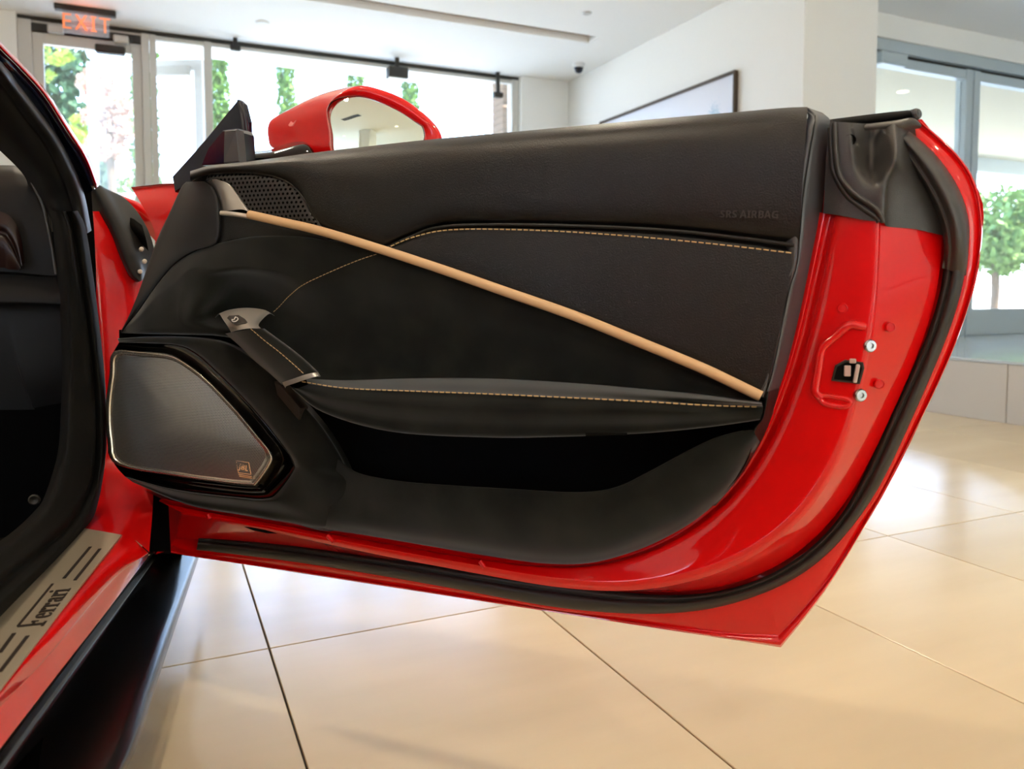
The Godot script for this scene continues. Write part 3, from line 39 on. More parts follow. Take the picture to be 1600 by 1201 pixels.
	"wedge": [[0.2289,0.656,0.105,0.2674,0.6485,0.112,0.3007,0.6418,0.114,0.367,0.628,0.115,0.4549,0.6061,0.114], [0.2299,0.6286,0.107,0.2669,0.6303,0.112,0.2996,0.6282,0.113,0.3661,0.6203,0.114,0.4542,0.6046,0.113], [0.2256,0.6015,0.106,0.2606,0.608,0.11,0.2988,0.6113,0.111,0.3636,0.6112,0.111,0.4558,0.6022,0.11]],
	"quarter": [[0.047,0.7309,-0.025,0.0284,0.72,-0.03,-0.0014,0.6738,-0.03,-0.0264,0.6275,-0.025,-0.0439,0.5729,-0.015,-0.0605,0.5183,-0.005,-0.0696,0.4741,0.01,-0.078,0.4391,0.025], [0.0944,0.723,0.035,0.0764,0.7128,0.03,0.048,0.6687,0.03,0.0243,0.6246,0.035,0.0081,0.5726,0.045,-0.0071,0.5206,0.055,-0.0149,0.4786,0.07,-0.0221,0.4454,0.085], [0.1189,0.7193,0.055,0.105,0.7088,0.05,0.0821,0.667,0.05,0.0618,0.621,0.055,0.0426,0.5744,0.065,0.0247,0.5267,0.075,0.0138,0.4847,0.09,0.0008,0.4467,0.105], [0.1715,0.712,0.093,0.1771,0.6992,0.096,0.1719,0.6632,0.098,0.1583,0.6117,0.1,0.1201,0.5811,0.1,0.0814,0.5451,0.098,0.0413,0.5019,0.095,-0.0138,0.4458,0.089], [0.2063,0.7082,0.112,0.2245,0.694,0.116,0.2331,0.6633,0.117,0.2249,0.6052,0.115,0.1725,0.5891,0.11,0.1221,0.5641,0.105,0.0675,0.5196,0.098,-0.0095,0.4459,0.09], [0.2033,0.7095,0.104,0.2245,0.6949,0.108,0.236,0.6652,0.108,0.2298,0.6047,0.106,0.1774,0.5916,0.104,0.1265,0.5691,0.101,0.0712,0.5239,0.096,-0.0109,0.4458,0.088]],
	"alcantara": [[-0.0254,0.4452,0.082,0.0275,0.4819,0.092,0.0738,0.5286,0.094,0.1235,0.5681,0.098,0.1746,0.5907,0.101,0.2266,0.6027,0.104,0.2947,0.6117,0.106,0.3606,0.6121,0.107,0.4171,0.6075,0.107,0.5073,0.5931,0.107,0.6638,0.5452,0.106,0.848,0.4857,0.106,1.0202,0.4212,0.108,1.089,0.3909,0.109,1.1219,0.3747,0.11], [-0.0166,0.4457,0.09,0.0359,0.481,0.1,0.0819,0.526,0.102,0.1312,0.564,0.106,0.1819,0.5858,0.109,0.2335,0.5974,0.112,0.3006,0.6059,0.114,0.3662,0.6052,0.115,0.4228,0.6,0.115,0.5123,0.5862,0.115,0.6676,0.5403,0.114,0.8504,0.4831,0.114,1.0214,0.4207,0.116,1.0896,0.3915,0.117,1.1223,0.3757,0.118], [-0.0166,0.4453,0.09,0.0441,0.4748,0.108,0.0895,0.5117,0.11,0.1374,0.543,0.113,0.1822,0.5633,0.119,0.2375,0.5668,0.122,0.3034,0.5702,0.121,0.3663,0.559,0.116,0.4166,0.5441,0.108,0.508,0.5503,0.109,0.6637,0.5139,0.106,0.8484,0.4662,0.107,1.0209,0.4137,0.112,1.0895,0.3889,0.115,1.1224,0.3752,0.116], [-0.0166,0.445,0.09,0.0461,0.471,0.11,0.0913,0.5033,0.112,0.1399,0.5308,0.116,0.18,0.5534,0.12,0.2362,0.5538,0.124,0.3,0.5575,0.122,0.363,0.5466,0.112,0.4106,0.5254,0.1,0.5021,0.529,0.1,0.6602,0.4981,0.099,0.8475,0.4563,0.104,1.0208,0.4096,0.111,1.0895,0.3874,0.114,1.1224,0.375,0.116], [-0.0166,0.4447,0.09,0.0459,0.4653,0.11,0.0918,0.4908,0.113,0.1403,0.5125,0.117,0.1697,0.5259,0.119,0.2213,0.5411,0.117,0.273,0.5465,0.098,0.3391,0.53,0.088,0.4012,0.4989,0.084,0.4922,0.4963,0.085,0.6548,0.474,0.088,0.8457,0.4411,0.098,1.0206,0.4035,0.109,1.0894,0.3853,0.113,1.1226,0.3747,0.116], [-0.0167,0.4443,0.09,0.0457,0.4596,0.11,0.0924,0.4783,0.114,0.1397,0.4942,0.117,0.1578,0.4948,0.118,0.2019,0.506,0.115,0.235,0.5193,0.07,0.3134,0.4993,0.066,0.3919,0.4629,0.07,0.4861,0.4628,0.076,0.6518,0.4496,0.082,0.8442,0.4258,0.093,1.0202,0.3973,0.106,1.0894,0.3831,0.112,1.1227,0.3745,0.116], [-0.0167,0.4438,0.09,0.0454,0.4519,0.11,0.0918,0.4615,0.114,0.1379,0.4697,0.116,0.155,0.4657,0.116,0.185,0.4726,0.113,0.2011,0.4783,0.068,0.3012,0.4534,0.062,0.391,0.4171,0.068,0.4843,0.4181,0.074,0.6497,0.4169,0.078,0.8427,0.4054,0.088,1.0199,0.389,0.103,1.0893,0.3802,0.111,1.1229,0.3742,0.116], [-0.0167,0.4435,0.09,0.0441,0.4465,0.109,0.0894,0.4497,0.112,0.1354,0.4524,0.114,0.1816,0.454,0.113,0.2229,0.4536,0.106,0.2548,0.4456,0.086,0.3193,0.4121,0.075,0.3956,0.3864,0.074,0.4839,0.3867,0.074,0.6496,0.3942,0.078,0.8422,0.3912,0.086,1.0196,0.3832,0.101,1.0893,0.3782,0.11,1.123,0.3739,0.116], [-0.0189,0.4432,0.088,0.0345,0.4436,0.1,0.081,0.4441,0.104,0.1273,0.4445,0.106,0.1748,0.4448,0.106,0.2172,0.4436,0.1,0.255,0.4349,0.088,0.3206,0.3993,0.078,0.4,0.3727,0.08,0.4874,0.3741,0.08,0.6505,0.3846,0.08,0.8416,0.3849,0.084,1.0192,0.3804,0.098,1.0891,0.3771,0.108,1.123,0.3738,0.116], [-0.0496,0.4413,0.06,-0.0079,0.4409,0.06,0.0361,0.4411,0.06,0.0822,0.4414,0.06,0.1318,0.4417,0.06,0.1815,0.4409,0.06,0.2313,0.4327,0.06,0.3065,0.3973,0.06,0.3858,0.3701,0.06,0.4812,0.3727,0.07,0.6457,0.3834,0.07,0.8373,0.3832,0.07,1.0151,0.3769,0.07,1.0859,0.3721,0.07,1.1206,0.3676,0.07]],
	"stitch_arch": [[0.3082,0.4849,0.07,0.3486,0.5094,0.077,0.4023,0.5318,0.097,0.4583,0.5521,0.106,0.5098,0.5686,0.1115,0.5472,0.5783,0.1155]],
	"armrest": [[0.3701,0.3728,0.06,0.4447,0.3727,0.052,0.5662,0.3804,0.05,0.7041,0.3859,0.052,0.8327,0.3853,0.055,0.9509,0.3816,0.064,1.0431,0.3777,0.074,1.1206,0.3724,0.086], [0.3918,0.3734,0.09,0.4642,0.3733,0.082,0.5825,0.381,0.08,0.7167,0.3864,0.082,0.8419,0.386,0.085,0.957,0.3826,0.094,1.0468,0.3789,0.104,1.1222,0.3738,0.116], [0.433,0.3774,0.1445,0.5019,0.3759,0.1401,0.6144,0.3805,0.139,0.7412,0.3842,0.1401,0.8594,0.3841,0.1418,0.9679,0.3822,0.1467,1.0528,0.3797,0.1522,1.1252,0.3773,0.1588], [0.4571,0.378,0.175,0.5294,0.3762,0.1823,0.6377,0.3777,0.182,0.7578,0.3793,0.1798,0.8695,0.3788,0.1743,0.9712,0.3766,0.1628,1.0523,0.3731,0.1474,1.1241,0.37,0.1245], [0.4685,0.379,0.19,0.5409,0.3769,0.2,0.6474,0.3774,0.2,0.7651,0.3784,0.197,0.8743,0.3779,0.19,0.9737,0.3758,0.175,1.0532,0.3721,0.155,1.1244,0.3694,0.126], [0.4664,0.3781,0.191,0.5392,0.3747,0.201,0.648,0.3744,0.201,0.7655,0.3754,0.198,0.8746,0.3752,0.191,0.974,0.3736,0.176,1.0534,0.3708,0.156,1.1245,0.3686,0.127], [0.4571,0.3737,0.2,0.5305,0.3627,0.208,0.6527,0.3579,0.21,0.7693,0.3592,0.207,0.8769,0.3603,0.198,0.9753,0.3617,0.182,1.054,0.3629,0.16,1.1247,0.3638,0.128], [0.4472,0.3722,0.196,0.5081,0.3473,0.196,0.6261,0.3323,0.196,0.7633,0.3333,0.193,0.8723,0.3375,0.183,0.9722,0.3428,0.166,1.053,0.3499,0.151,1.1224,0.3572,0.128], [0.438,0.3708,0.19,0.4943,0.3372,0.19,0.6098,0.3153,0.19,0.7608,0.3163,0.187,0.8705,0.3228,0.177,0.9711,0.3308,0.16,1.0524,0.3412,0.145,1.1206,0.3518,0.122], [0.3881,0.3637,0.12,0.4581,0.3293,0.12,0.5753,0.3074,0.12,0.7325,0.3085,0.12,0.853,0.3173,0.12,0.9609,0.3262,0.11,1.0469,0.337,0.1,1.1147,0.3474,0.09]],
	"stitch_arm": [[0.4665,0.3842,0.203,0.5423,0.3777,0.2022,0.6486,0.3782,0.2022,0.766,0.3792,0.1992,0.875,0.3787,0.1922,0.9742,0.3765,0.1772,1.0535,0.3728,0.1572,1.1245,0.3701,0.1282]],
	"arm_slot": [[0.9007,0.3285,0.176,0.9549,0.3315,0.165]],
	"grip": [[0.2514,0.4486,0.12,0.2805,0.4286,0.12,0.3091,0.4056,0.12,0.3439,0.3858,0.125,0.3742,0.3674,0.13], [0.3069,0.4541,0.17,0.3356,0.4343,0.173,0.3639,0.4148,0.176,0.3932,0.396,0.181,0.422,0.3786,0.186], [0.3355,0.4566,0.19,0.366,0.4372,0.193,0.3959,0.4183,0.196,0.4237,0.4008,0.2,0.4518,0.3848,0.205], [0.3699,0.4616,0.2,0.3985,0.4445,0.203,0.4266,0.4288,0.206,0.4537,0.4124,0.21,0.4781,0.3973,0.214], [0.3833,0.4628,0.2,0.4128,0.4468,0.203,0.4395,0.432,0.206,0.4664,0.4167,0.21,0.4906,0.4006,0.214], [0.3857,0.4623,0.188,0.4134,0.4471,0.19,0.4414,0.4322,0.193,0.4685,0.4166,0.197,0.4932,0.3994,0.2], [0.3339,0.4576,0.12,0.3618,0.4401,0.12,0.3918,0.4232,0.125,0.4187,0.4077,0.13,0.4475,0.391,0.14]],
	"stitch_grip": [[0.374,0.4623,0.2035,0.401,0.4453,0.2062,0.4289,0.4295,0.209,0.456,0.4132,0.213,0.4792,0.3986,0.217]],
	"band": [[0.382,0.3709,0.14,0.422,0.3804,0.189,0.4541,0.3886,0.208,0.4829,0.3969,0.2175,0.4965,0.4001,0.216,0.4931,0.3989,0.2,0.4475,0.3905,0.14], [0.3881,0.3639,0.14,0.4278,0.3742,0.189,0.4586,0.3824,0.208,0.4862,0.3903,0.2175,0.5009,0.3945,0.216,0.4976,0.3933,0.2,0.4522,0.3845,0.14]],
	"pull_bezel": [[0.2125,0.4748,0.1,0.2262,0.4847,0.09,0.2717,0.4906,0.09,0.3133,0.4865,0.09,0.3316,0.478,0.09], [0.237,0.4821,0.118,0.2668,0.489,0.124,0.3017,0.492,0.126,0.3326,0.4895,0.124,0.3403,0.4831,0.116], [0.2744,0.4727,0.15,0.307,0.4776,0.162,0.3339,0.4801,0.165,0.3499,0.4781,0.16,0.3502,0.4736,0.148], [0.2989,0.4632,0.168,0.3277,0.4673,0.182,0.3532,0.4693,0.187,0.3655,0.4684,0.184,0.3615,0.4663,0.17], [0.3069,0.4541,0.17,0.3393,0.4592,0.19,0.3654,0.4625,0.199,0.3792,0.4627,0.198,0.3804,0.4612,0.186]],
	"switch": [[0.2971,0.4771,0.164,0.2994,0.4809,0.162,0.3204,0.4825,0.164,0.3401,0.4773,0.174,0.3516,0.4727,0.182,0.3507,0.4697,0.184,0.3298,0.4683,0.183,0.3231,0.4692,0.181]],
	"icon": [[0.322,0.4753,0.1795,0.3244,0.4728,0.181,0.3299,0.4724,0.1815,0.3333,0.4749,0.1795,0.3317,0.4779,0.1775,0.3271,0.4793,0.1765], [0.3215,0.4757,0.179,0.3258,0.4753,0.1795,0.3261,0.4798,0.176]],
	"tab": [[0.3516,0.3709,0.122,0.3666,0.3665,0.125,0.404,0.3288,0.122,0.3971,0.3091,0.12,0.3547,0.3494,0.12]],
	"arch": [[-0.0132,0.4258,0.098,0.0546,0.426,0.098,0.1229,0.4246,0.098,0.1622,0.4125,0.098,0.207,0.3821,0.098,0.2825,0.3227,0.098,0.349,0.2571,0.098,0.3679,0.2311,0.098,0.3654,0.2163,0.098,0.3318,0.1771,0.098,0.311,0.1657,0.098,0.2654,0.1622,0.098,0.1148,0.1626,0.098,-0.0095,0.1762,0.098], [-0.0024,0.4271,0.108,0.0651,0.4276,0.108,0.1348,0.4263,0.108,0.1756,0.4146,0.108,0.2209,0.3847,0.108,0.2959,0.3262,0.108,0.3615,0.2617,0.108,0.3816,0.234,0.108,0.3796,0.218,0.108,0.3464,0.1775,0.108,0.3216,0.1668,0.108,0.2738,0.1637,0.108,0.1258,0.1644,0.108,0.0025,0.1788,0.108], [0.0017,0.4282,0.112,0.0693,0.4293,0.112,0.1428,0.4283,0.112,0.1871,0.4172,0.112,0.2341,0.388,0.112,0.3091,0.3303,0.112,0.374,0.2671,0.112,0.3969,0.2355,0.112,0.3959,0.217,0.112,0.363,0.1733,0.112,0.3301,0.1638,0.112,0.277,0.1615,0.112,0.132,0.1629,0.112,0.0089,0.1791,0.112], [-0.0083,0.4304,0.104,0.0694,0.4339,0.112,0.1584,0.434,0.114,0.2164,0.4248,0.116,0.2695,0.3974,0.116,0.3451,0.3421,0.116,0.4053,0.2816,0.112,0.4317,0.2349,0.104,0.4443,0.212,0.119,0.4014,0.1527,0.104,0.3337,0.1434,0.094,0.2595,0.1428,0.092,0.1181,0.1459,0.09,-0.004,0.1701,0.094], [-0.0133,0.4328,0.1004,0.0653,0.438,0.1079,0.1672,0.4389,0.1097,0.2365,0.4313,0.1116,0.2955,0.4053,0.1116,0.3722,0.3519,0.1116,0.4316,0.2944,0.1079,0.4672,0.2353,0.1004,0.4814,0.2042,0.1144,0.4403,0.1346,0.1004,0.3483,0.1287,0.0911,0.2567,0.1303,0.0893,0.123,0.1359,0.0874,-0.0006,0.1661,0.0911], [-0.0272,0.4323,0.088,0.053,0.4379,0.096,0.1585,0.439,0.098,0.2307,0.4317,0.1,0.2914,0.4056,0.1,0.3691,0.352,0.1,0.4288,0.2944,0.096,0.466,0.2323,0.088,0.4813,0.1997,0.103,0.4394,0.1271,0.088,0.3414,0.1215,0.078,0.2453,0.1235,0.076,0.1114,0.1295,0.074,-0.0136,0.1613,0.078], [-0.0696,0.4301,0.05,0.0052,0.4358,0.05,0.1168,0.437,0.05,0.1934,0.4296,0.05,0.2585,0.4028,0.05,0.34,0.3472,0.05,0.431,0.2964,0.088,0.4708,0.2306,0.08,0.4868,0.1956,0.095,0.4449,0.1198,0.08,0.3247,0.1077,0.05,0.2232,0.111,0.05,0.0902,0.1186,0.05,-0.0422,0.1514,0.05]],
	"gloss": [[-0.0221,0.4254,0.09,0.0463,0.4257,0.09,0.1162,0.4243,0.09,0.1567,0.4123,0.09,0.2023,0.3818,0.09,0.2785,0.3221,0.09,0.3453,0.2563,0.09,0.3651,0.2291,0.09,0.3628,0.2135,0.09,0.329,0.1732,0.09,0.3059,0.162,0.09,0.2586,0.1587,0.09,0.1075,0.1592,0.09,-0.0178,0.1734,0.09,-0.0429,0.2251,0.09,-0.0496,0.2978,0.09,-0.0386,0.3709,0.09], [-0.0067,0.4265,0.104,0.0609,0.4269,0.104,0.1298,0.4255,0.104,0.1698,0.4136,0.104,0.2149,0.3835,0.104,0.29,0.3246,0.104,0.356,0.2596,0.104,0.3755,0.2328,0.104,0.3733,0.2174,0.104,0.3399,0.1776,0.104,0.3171,0.1665,0.104,0.2705,0.1633,0.104,0.1213,0.1638,0.104,-0.0024,0.1778,0.104,-0.0272,0.2288,0.104,-0.0338,0.3006,0.104,-0.023,0.3727,0.104], [-0.0051,0.4248,0.107,0.0618,0.4253,0.107,0.1298,0.4238,0.107,0.1694,0.4119,0.107,0.2151,0.382,0.107,0.2888,0.324,0.107,0.3526,0.2614,0.107,0.3723,0.2353,0.107,0.3704,0.2196,0.107,0.3374,0.1801,0.107,0.3159,0.1699,0.107,0.2692,0.1669,0.107,0.1243,0.1678,0.107,-0.0013,0.1812,0.107,-0.0255,0.2313,0.107,-0.0316,0.3016,0.107,-0.0207,0.3724,0.107], [-0.0122,0.4174,0.106,0.0527,0.4185,0.106,0.1182,0.4166,0.106,0.1569,0.4047,0.106,0.2056,0.3748,0.106,0.2745,0.3198,0.106,0.331,0.2652,0.106,0.3516,0.2412,0.106,0.351,0.2244,0.106,0.3194,0.1854,0.106,0.3021,0.1783,0.106,0.2547,0.1761,0.106,0.1237,0.178,0.106,-0.0101,0.1895,0.106,-0.0325,0.2368,0.106,-0.0367,0.3029,0.106,-0.0255,0.3696,0.106], [-0.0211,0.4135,0.1005,0.0431,0.4149,0.1005,0.1078,0.4127,0.1005,0.1462,0.4008,0.1005,0.1966,0.3707,0.1005,0.2635,0.3169,0.1005,0.3169,0.2657,0.1005,0.3379,0.2427,0.1005,0.338,0.2253,0.1005,0.3069,0.1863,0.1005,0.2915,0.1806,0.1005,0.2436,0.1788,0.1005,0.1184,0.1812,0.1005,-0.0199,0.1919,0.1005,-0.0415,0.2381,0.1005,-0.0449,0.3026,0.1005,-0.0334,0.3676,0.1005], [-0.0267,0.4067,0.1005,0.0356,0.4086,0.1005,0.0978,0.406,0.1005,0.1352,0.394,0.1005,0.1885,0.3641,0.1005,0.2508,0.3131,0.1005,0.2972,0.2695,0.1005,0.319,0.2486,0.1005,0.3204,0.2301,0.1005,0.2906,0.1916,0.1005,0.2792,0.1888,0.1005,0.2308,0.1877,0.1005,0.1188,0.191,0.1005,-0.0272,0.2,0.1005,-0.0471,0.2435,0.1005,-0.0486,0.304,0.1005,-0.0369,0.365,0.1005]],
	"grille_rim": [[-0.0274,0.409,0.098,0.0358,0.4107,0.098,0.0991,0.4083,0.098,0.1369,0.3963,0.098,0.1892,0.3662,0.098,0.2535,0.3141,0.098,0.3026,0.2675,0.098,0.3241,0.2458,0.098,0.3251,0.2276,0.098,0.2947,0.1889,0.098,0.2817,0.1849,0.098,0.2334,0.1836,0.098,0.1162,0.1866,0.098,-0.0272,0.1962,0.098,-0.0478,0.2408,0.098,-0.0501,0.303,0.098,-0.0384,0.3656,0.098], [-0.0107,0.4105,0.113,0.0516,0.4122,0.113,0.114,0.4098,0.113,0.1514,0.3979,0.113,0.203,0.3683,0.113,0.2663,0.3169,0.113,0.3148,0.271,0.113,0.336,0.2495,0.113,0.3369,0.2316,0.113,0.307,0.1934,0.113,0.2942,0.1895,0.113,0.2465,0.1882,0.113,0.1309,0.1912,0.113,-0.0105,0.2007,0.113,-0.0308,0.2447,0.113,-0.033,0.3059,0.113,-0.0215,0.3677,0.113], [-0.0037,0.4095,0.1175,0.0575,0.4111,0.1175,0.1189,0.4088,0.1175,0.1557,0.3972,0.1175,0.2064,0.368,0.1175,0.2688,0.3174,0.1175,0.3165,0.2722,0.1175,0.3374,0.2511,0.1175,0.3383,0.2335,0.1175,0.3088,0.1959,0.1175,0.2962,0.1921,0.1175,0.2493,0.1908,0.1175,0.1355,0.1937,0.1175,-0.0035,0.2031,0.1175,-0.0235,0.2464,0.1175,-0.0257,0.3066,0.1175,-0.0143,0.3674,0.1175], [0.0012,0.4071,0.119,0.061,0.4088,0.119,0.1211,0.4065,0.119,0.157,0.3952,0.119,0.2067,0.3667,0.119,0.2678,0.3172,0.119,0.3145,0.2729,0.119,0.335,0.2522,0.119,0.3359,0.235,0.119,0.3069,0.1982,0.119,0.2946,0.1944,0.119,0.2487,0.1932,0.119,0.1373,0.1961,0.119,0.0014,0.2054,0.119,-0.0181,0.2477,0.119,-0.0202,0.3066,0.119,-0.0092,0.366,0.119], [0.0021,0.404,0.1165,0.0606,0.4057,0.1165,0.1193,0.4035,0.1165,0.1545,0.3924,0.1165,0.2031,0.3645,0.1165,0.2629,0.3161,0.1165,0.3087,0.2727,0.1165,0.3288,0.2525,0.1165,0.3297,0.2355,0.1165,0.3013,0.1995,0.1165,0.2892,0.1959,0.1165,0.2442,0.1947,0.1165,0.1352,0.1976,0.1165,0.0024,0.2067,0.1165,-0.0167,0.2481,0.1165,-0.0188,0.3056,0.1165,-0.008,0.3637,0.1165], [0.0051,0.4,0.1148,0.0617,0.4017,0.1148,0.1186,0.3997,0.1148,0.1527,0.3889,0.1148,0.1999,0.3619,0.1148,0.258,0.3149,0.1148,0.3025,0.2728,0.1148,0.322,0.2532,0.1148,0.3229,0.2367,0.1148,0.2953,0.2018,0.1148,0.2835,0.1982,0.1148,0.2398,0.1971,0.1148,0.134,0.2001,0.1148,0.0054,0.209,0.1148,-0.013,0.249,0.1148,-0.0151,0.3048,0.1148,-0.0047,0.361,0.1148]],
	"grille": [[0.0037,0.4013,0.115,0.061,0.403,0.115,0.1185,0.4009,0.115,0.1529,0.39,0.115,0.2006,0.3627,0.115,0.2593,0.3152,0.115,0.3043,0.2727,0.115,0.324,0.2528,0.115,0.3249,0.2362,0.115,0.297,0.2009,0.115,0.2851,0.1973,0.115,0.2409,0.1962,0.115,0.1341,0.1991,0.115,0.004,0.2081,0.115,-0.0147,0.2486,0.115,-0.0167,0.305,0.115,-0.0062,0.3619,0.115], [0.026,0.386,0.117,0.075,0.3876,0.117,0.1245,0.386,0.117,0.1543,0.3767,0.117,0.1955,0.3533,0.117,0.2465,0.3122,0.117,0.2856,0.2753,0.117,0.3028,0.258,0.117,0.3036,0.2436,0.117,0.2792,0.2131,0.117,0.2688,0.21,0.117,0.2304,0.2091,0.117,0.138,0.212,0.117,0.0264,0.22,0.117,0.0104,0.2548,0.117,0.0086,0.3032,0.117,0.0175,0.3521,0.117], [0.0776,0.3498,0.121,0.1076,0.3511,0.121,0.1381,0.3504,0.121,0.1566,0.3448,0.121,0.1825,0.3303,0.121,0.2147,0.3047,0.121,0.2395,0.2814,0.121,0.2505,0.2705,0.121,0.251,0.2614,0.121,0.2354,0.2423,0.121,0.2288,0.2404,0.121,0.2044,0.24,0.121,0.1465,0.2422,0.121,0.078,0.2477,0.121,0.0683,0.2691,0.121,0.0671,0.2988,0.121,0.0725,0.3289,0.121], [0.1264,0.3144,0.1235,0.1381,0.3151,0.1235,0.1502,0.3149,0.1235,0.1576,0.3127,0.1235,0.168,0.307,0.1235,0.181,0.2967,0.1235,0.1911,0.2873,0.1235,0.1956,0.2829,0.1235,0.1958,0.2792,0.1235,0.1894,0.2715,0.1235,0.1867,0.2708,0.1235,0.1768,0.2707,0.1235,0.1536,0.2718,0.1235,0.1266,0.2742,0.1235,0.1228,0.2826,0.1235,0.1223,0.2943,0.1235,0.1244,0.3061,0.1235], [0.1569,0.2912,0.124,0.157,0.2912,0.124,0.1571,0.2912,0.124,0.1571,0.2912,0.124,0.1572,0.2912,0.124,0.1572,0.2911,0.124,0.1573,0.2911,0.124,0.1573,0.2911,0.124,0.1573,0.291,0.124,0.1573,0.291,0.124,0.1572,0.291,0.124,0.1572,0.291,0.124,0.1571,0.291,0.124,0.1569,0.291,0.124,0.1569,0.2911,0.124,0.1569,0.2911,0.124,0.1569,0.2912,0.124]],
	"cone": [[-0.017,0.4029,0.1,0.0428,0.4046,0.1,0.1027,0.4023,0.1,0.1386,0.391,0.1,0.1882,0.3626,0.1,0.2493,0.3131,0.1,0.2961,0.2688,0.1,0.3166,0.2482,0.1,0.3174,0.2309,0.1,0.2885,0.1941,0.1,0.2761,0.1904,0.1,0.2302,0.1892,0.1,0.1189,0.1922,0.1,-0.0167,0.2015,0.1,-0.0362,0.2437,0.1,-0.0383,0.3025,0.1,-0.0273,0.3618,0.1], [0.0345,0.3582,0.095,0.0716,0.3596,0.095,0.1093,0.3586,0.095,0.132,0.3517,0.095,0.1637,0.3338,0.095,0.2031,0.3023,0.095,0.2335,0.2738,0.095,0.2469,0.2605,0.095,0.2474,0.2494,0.095,0.2284,0.2259,0.095,0.2204,0.2235,0.095,0.1906,0.223,0.095,0.1196,0.2255,0.095,0.0349,0.2321,0.095,0.0229,0.2585,0.095,0.0215,0.2952,0.095,0.0282,0.3323,0.095], [0.0671,0.3184,0.08,0.0855,0.3193,0.08,0.1045,0.319,0.08,0.116,0.3156,0.08,0.1322,0.3066,0.08,0.1524,0.2906,0.08,0.1682,0.276,0.08,0.1751,0.2691,0.08,0.1754,0.2634,0.08,0.1655,0.2514,0.08,0.1613,0.2502,0.08,0.1459,0.2501,0.08,0.1097,0.2517,0.08,0.0674,0.2553,0.08,0.0614,0.2685,0.08,0.0607,0.2868,0.08,0.064,0.3054,0.08], [0.1046,0.2797,0.07,0.1047,0.2797,0.07,0.1048,0.2797,0.07,0.1048,0.2796,0.07,0.1049,0.2796,0.07,0.1049,0.2796,0.07,0.105,0.2795,0.07,0.105,0.2795,0.07,0.105,0.2795,0.07,0.105,0.2794,0.07,0.105,0.2794,0.07,0.1049,0.2794,0.07,0.1048,0.2794,0.07,0.1046,0.2794,0.07,0.1046,0.2795,0.07,0.1046,0.2795,0.07,0.1046,0.2796,0.07]],
	"logo": [[0.2666,0.2309,0.1175,0.2928,0.2296,0.1175,0.297,0.2096,0.1175,0.2708,0.2102,0.1175], [0.2714,0.2074,0.1175,0.2983,0.2058,0.1175], [0.2727,0.2044,0.1175,0.2986,0.2031,0.1175]],
	"pocket": [[0.4323,0.2183,0.06,0.4725,0.1975,0.06,0.5461,0.1911,0.06,0.6399,0.1923,0.06,0.7504,0.1966,0.06,0.8542,0.2016,0.06,0.9134,0.2141,0.06,0.9609,0.2405,0.06,1.0068,0.2697,0.06,1.0513,0.2962,0.06,1.0861,0.3096,0.06,1.1083,0.3138,0.06], [0.4538,0.2386,0.092,0.5017,0.2222,0.106,0.5818,0.2206,0.123,0.6751,0.2243,0.133,0.7795,0.2288,0.136,0.8762,0.2331,0.136,0.9308,0.2441,0.134,0.9744,0.2675,0.13,1.0168,0.2939,0.126,1.058,0.3176,0.12,1.0904,0.329,0.114,1.1111,0.3316,0.106], [0.4599,0.2452,0.101,0.5074,0.2288,0.115,0.5869,0.2271,0.132,0.6794,0.2307,0.142,0.7829,0.235,0.145,0.8788,0.2392,0.145,0.9329,0.25,0.143,0.9761,0.2732,0.139,1.0182,0.2993,0.135,1.059,0.3227,0.129,1.0911,0.334,0.123,1.1116,0.3366,0.115], [0.4613,0.2413,0.105,0.5099,0.226,0.119,0.5892,0.2245,0.136,0.6808,0.2279,0.146,0.783,0.232,0.149,0.8776,0.2359,0.149,0.9321,0.2465,0.147,0.9761,0.2696,0.143,1.0184,0.2957,0.139,1.059,0.3192,0.133,1.0912,0.3319,0.127,1.1123,0.3373,0.119], [0.4527,0.1999,0.106,0.5101,0.1913,0.12,0.5894,0.1919,0.137,0.6774,0.1943,0.147,0.773,0.1965,0.15,0.8618,0.1992,0.15,0.9201,0.2087,0.148,0.9705,0.2314,0.144,1.0161,0.2584,0.14,1.0562,0.2841,0.134,1.0897,0.3067,0.128,1.1155,0.332,0.12], [0.4447,0.1532,0.11,0.5095,0.1513,0.12,0.5822,0.1499,0.125,0.6646,0.1494,0.13,0.7528,0.1482,0.13,0.8359,0.1484,0.128,0.9,0.1571,0.126,0.9602,0.1815,0.126,1.0106,0.2106,0.124,1.0511,0.2398,0.12,1.0867,0.2744,0.114,1.1185,0.3237,0.108], [0.4338,0.1315,0.1,0.4967,0.1291,0.1,0.5679,0.1264,0.1,0.6482,0.1236,0.1,0.7359,0.1213,0.1,0.8193,0.1215,0.1,0.8875,0.1308,0.1,0.9522,0.1558,0.1,1.0057,0.1867,0.1,1.0474,0.2188,0.1,1.0848,0.2599,0.1,1.1191,0.319,0.095], [0.4214,0.1196,0.084,0.4865,0.1181,0.084,0.5588,0.1157,0.084,0.6397,0.1126,0.084,0.7277,0.1099,0.084,0.8114,0.1098,0.084,0.8812,0.1191,0.084,0.948,0.1445,0.084,1.0027,0.1761,0.084,1.045,0.209,0.084,1.0832,0.2523,0.084,1.119,0.3161,0.084], [0.4089,0.1131,0.066,0.4751,0.1116,0.066,0.5487,0.1091,0.066,0.6308,0.1059,0.066,0.7203,0.1032,0.066,0.8054,0.1031,0.066,0.8764,0.1126,0.066,0.9442,0.1384,0.066,0.9999,0.1705,0.066,1.0428,0.204,0.066,1.0816,0.248,0.066,1.118,0.3128,0.066]],
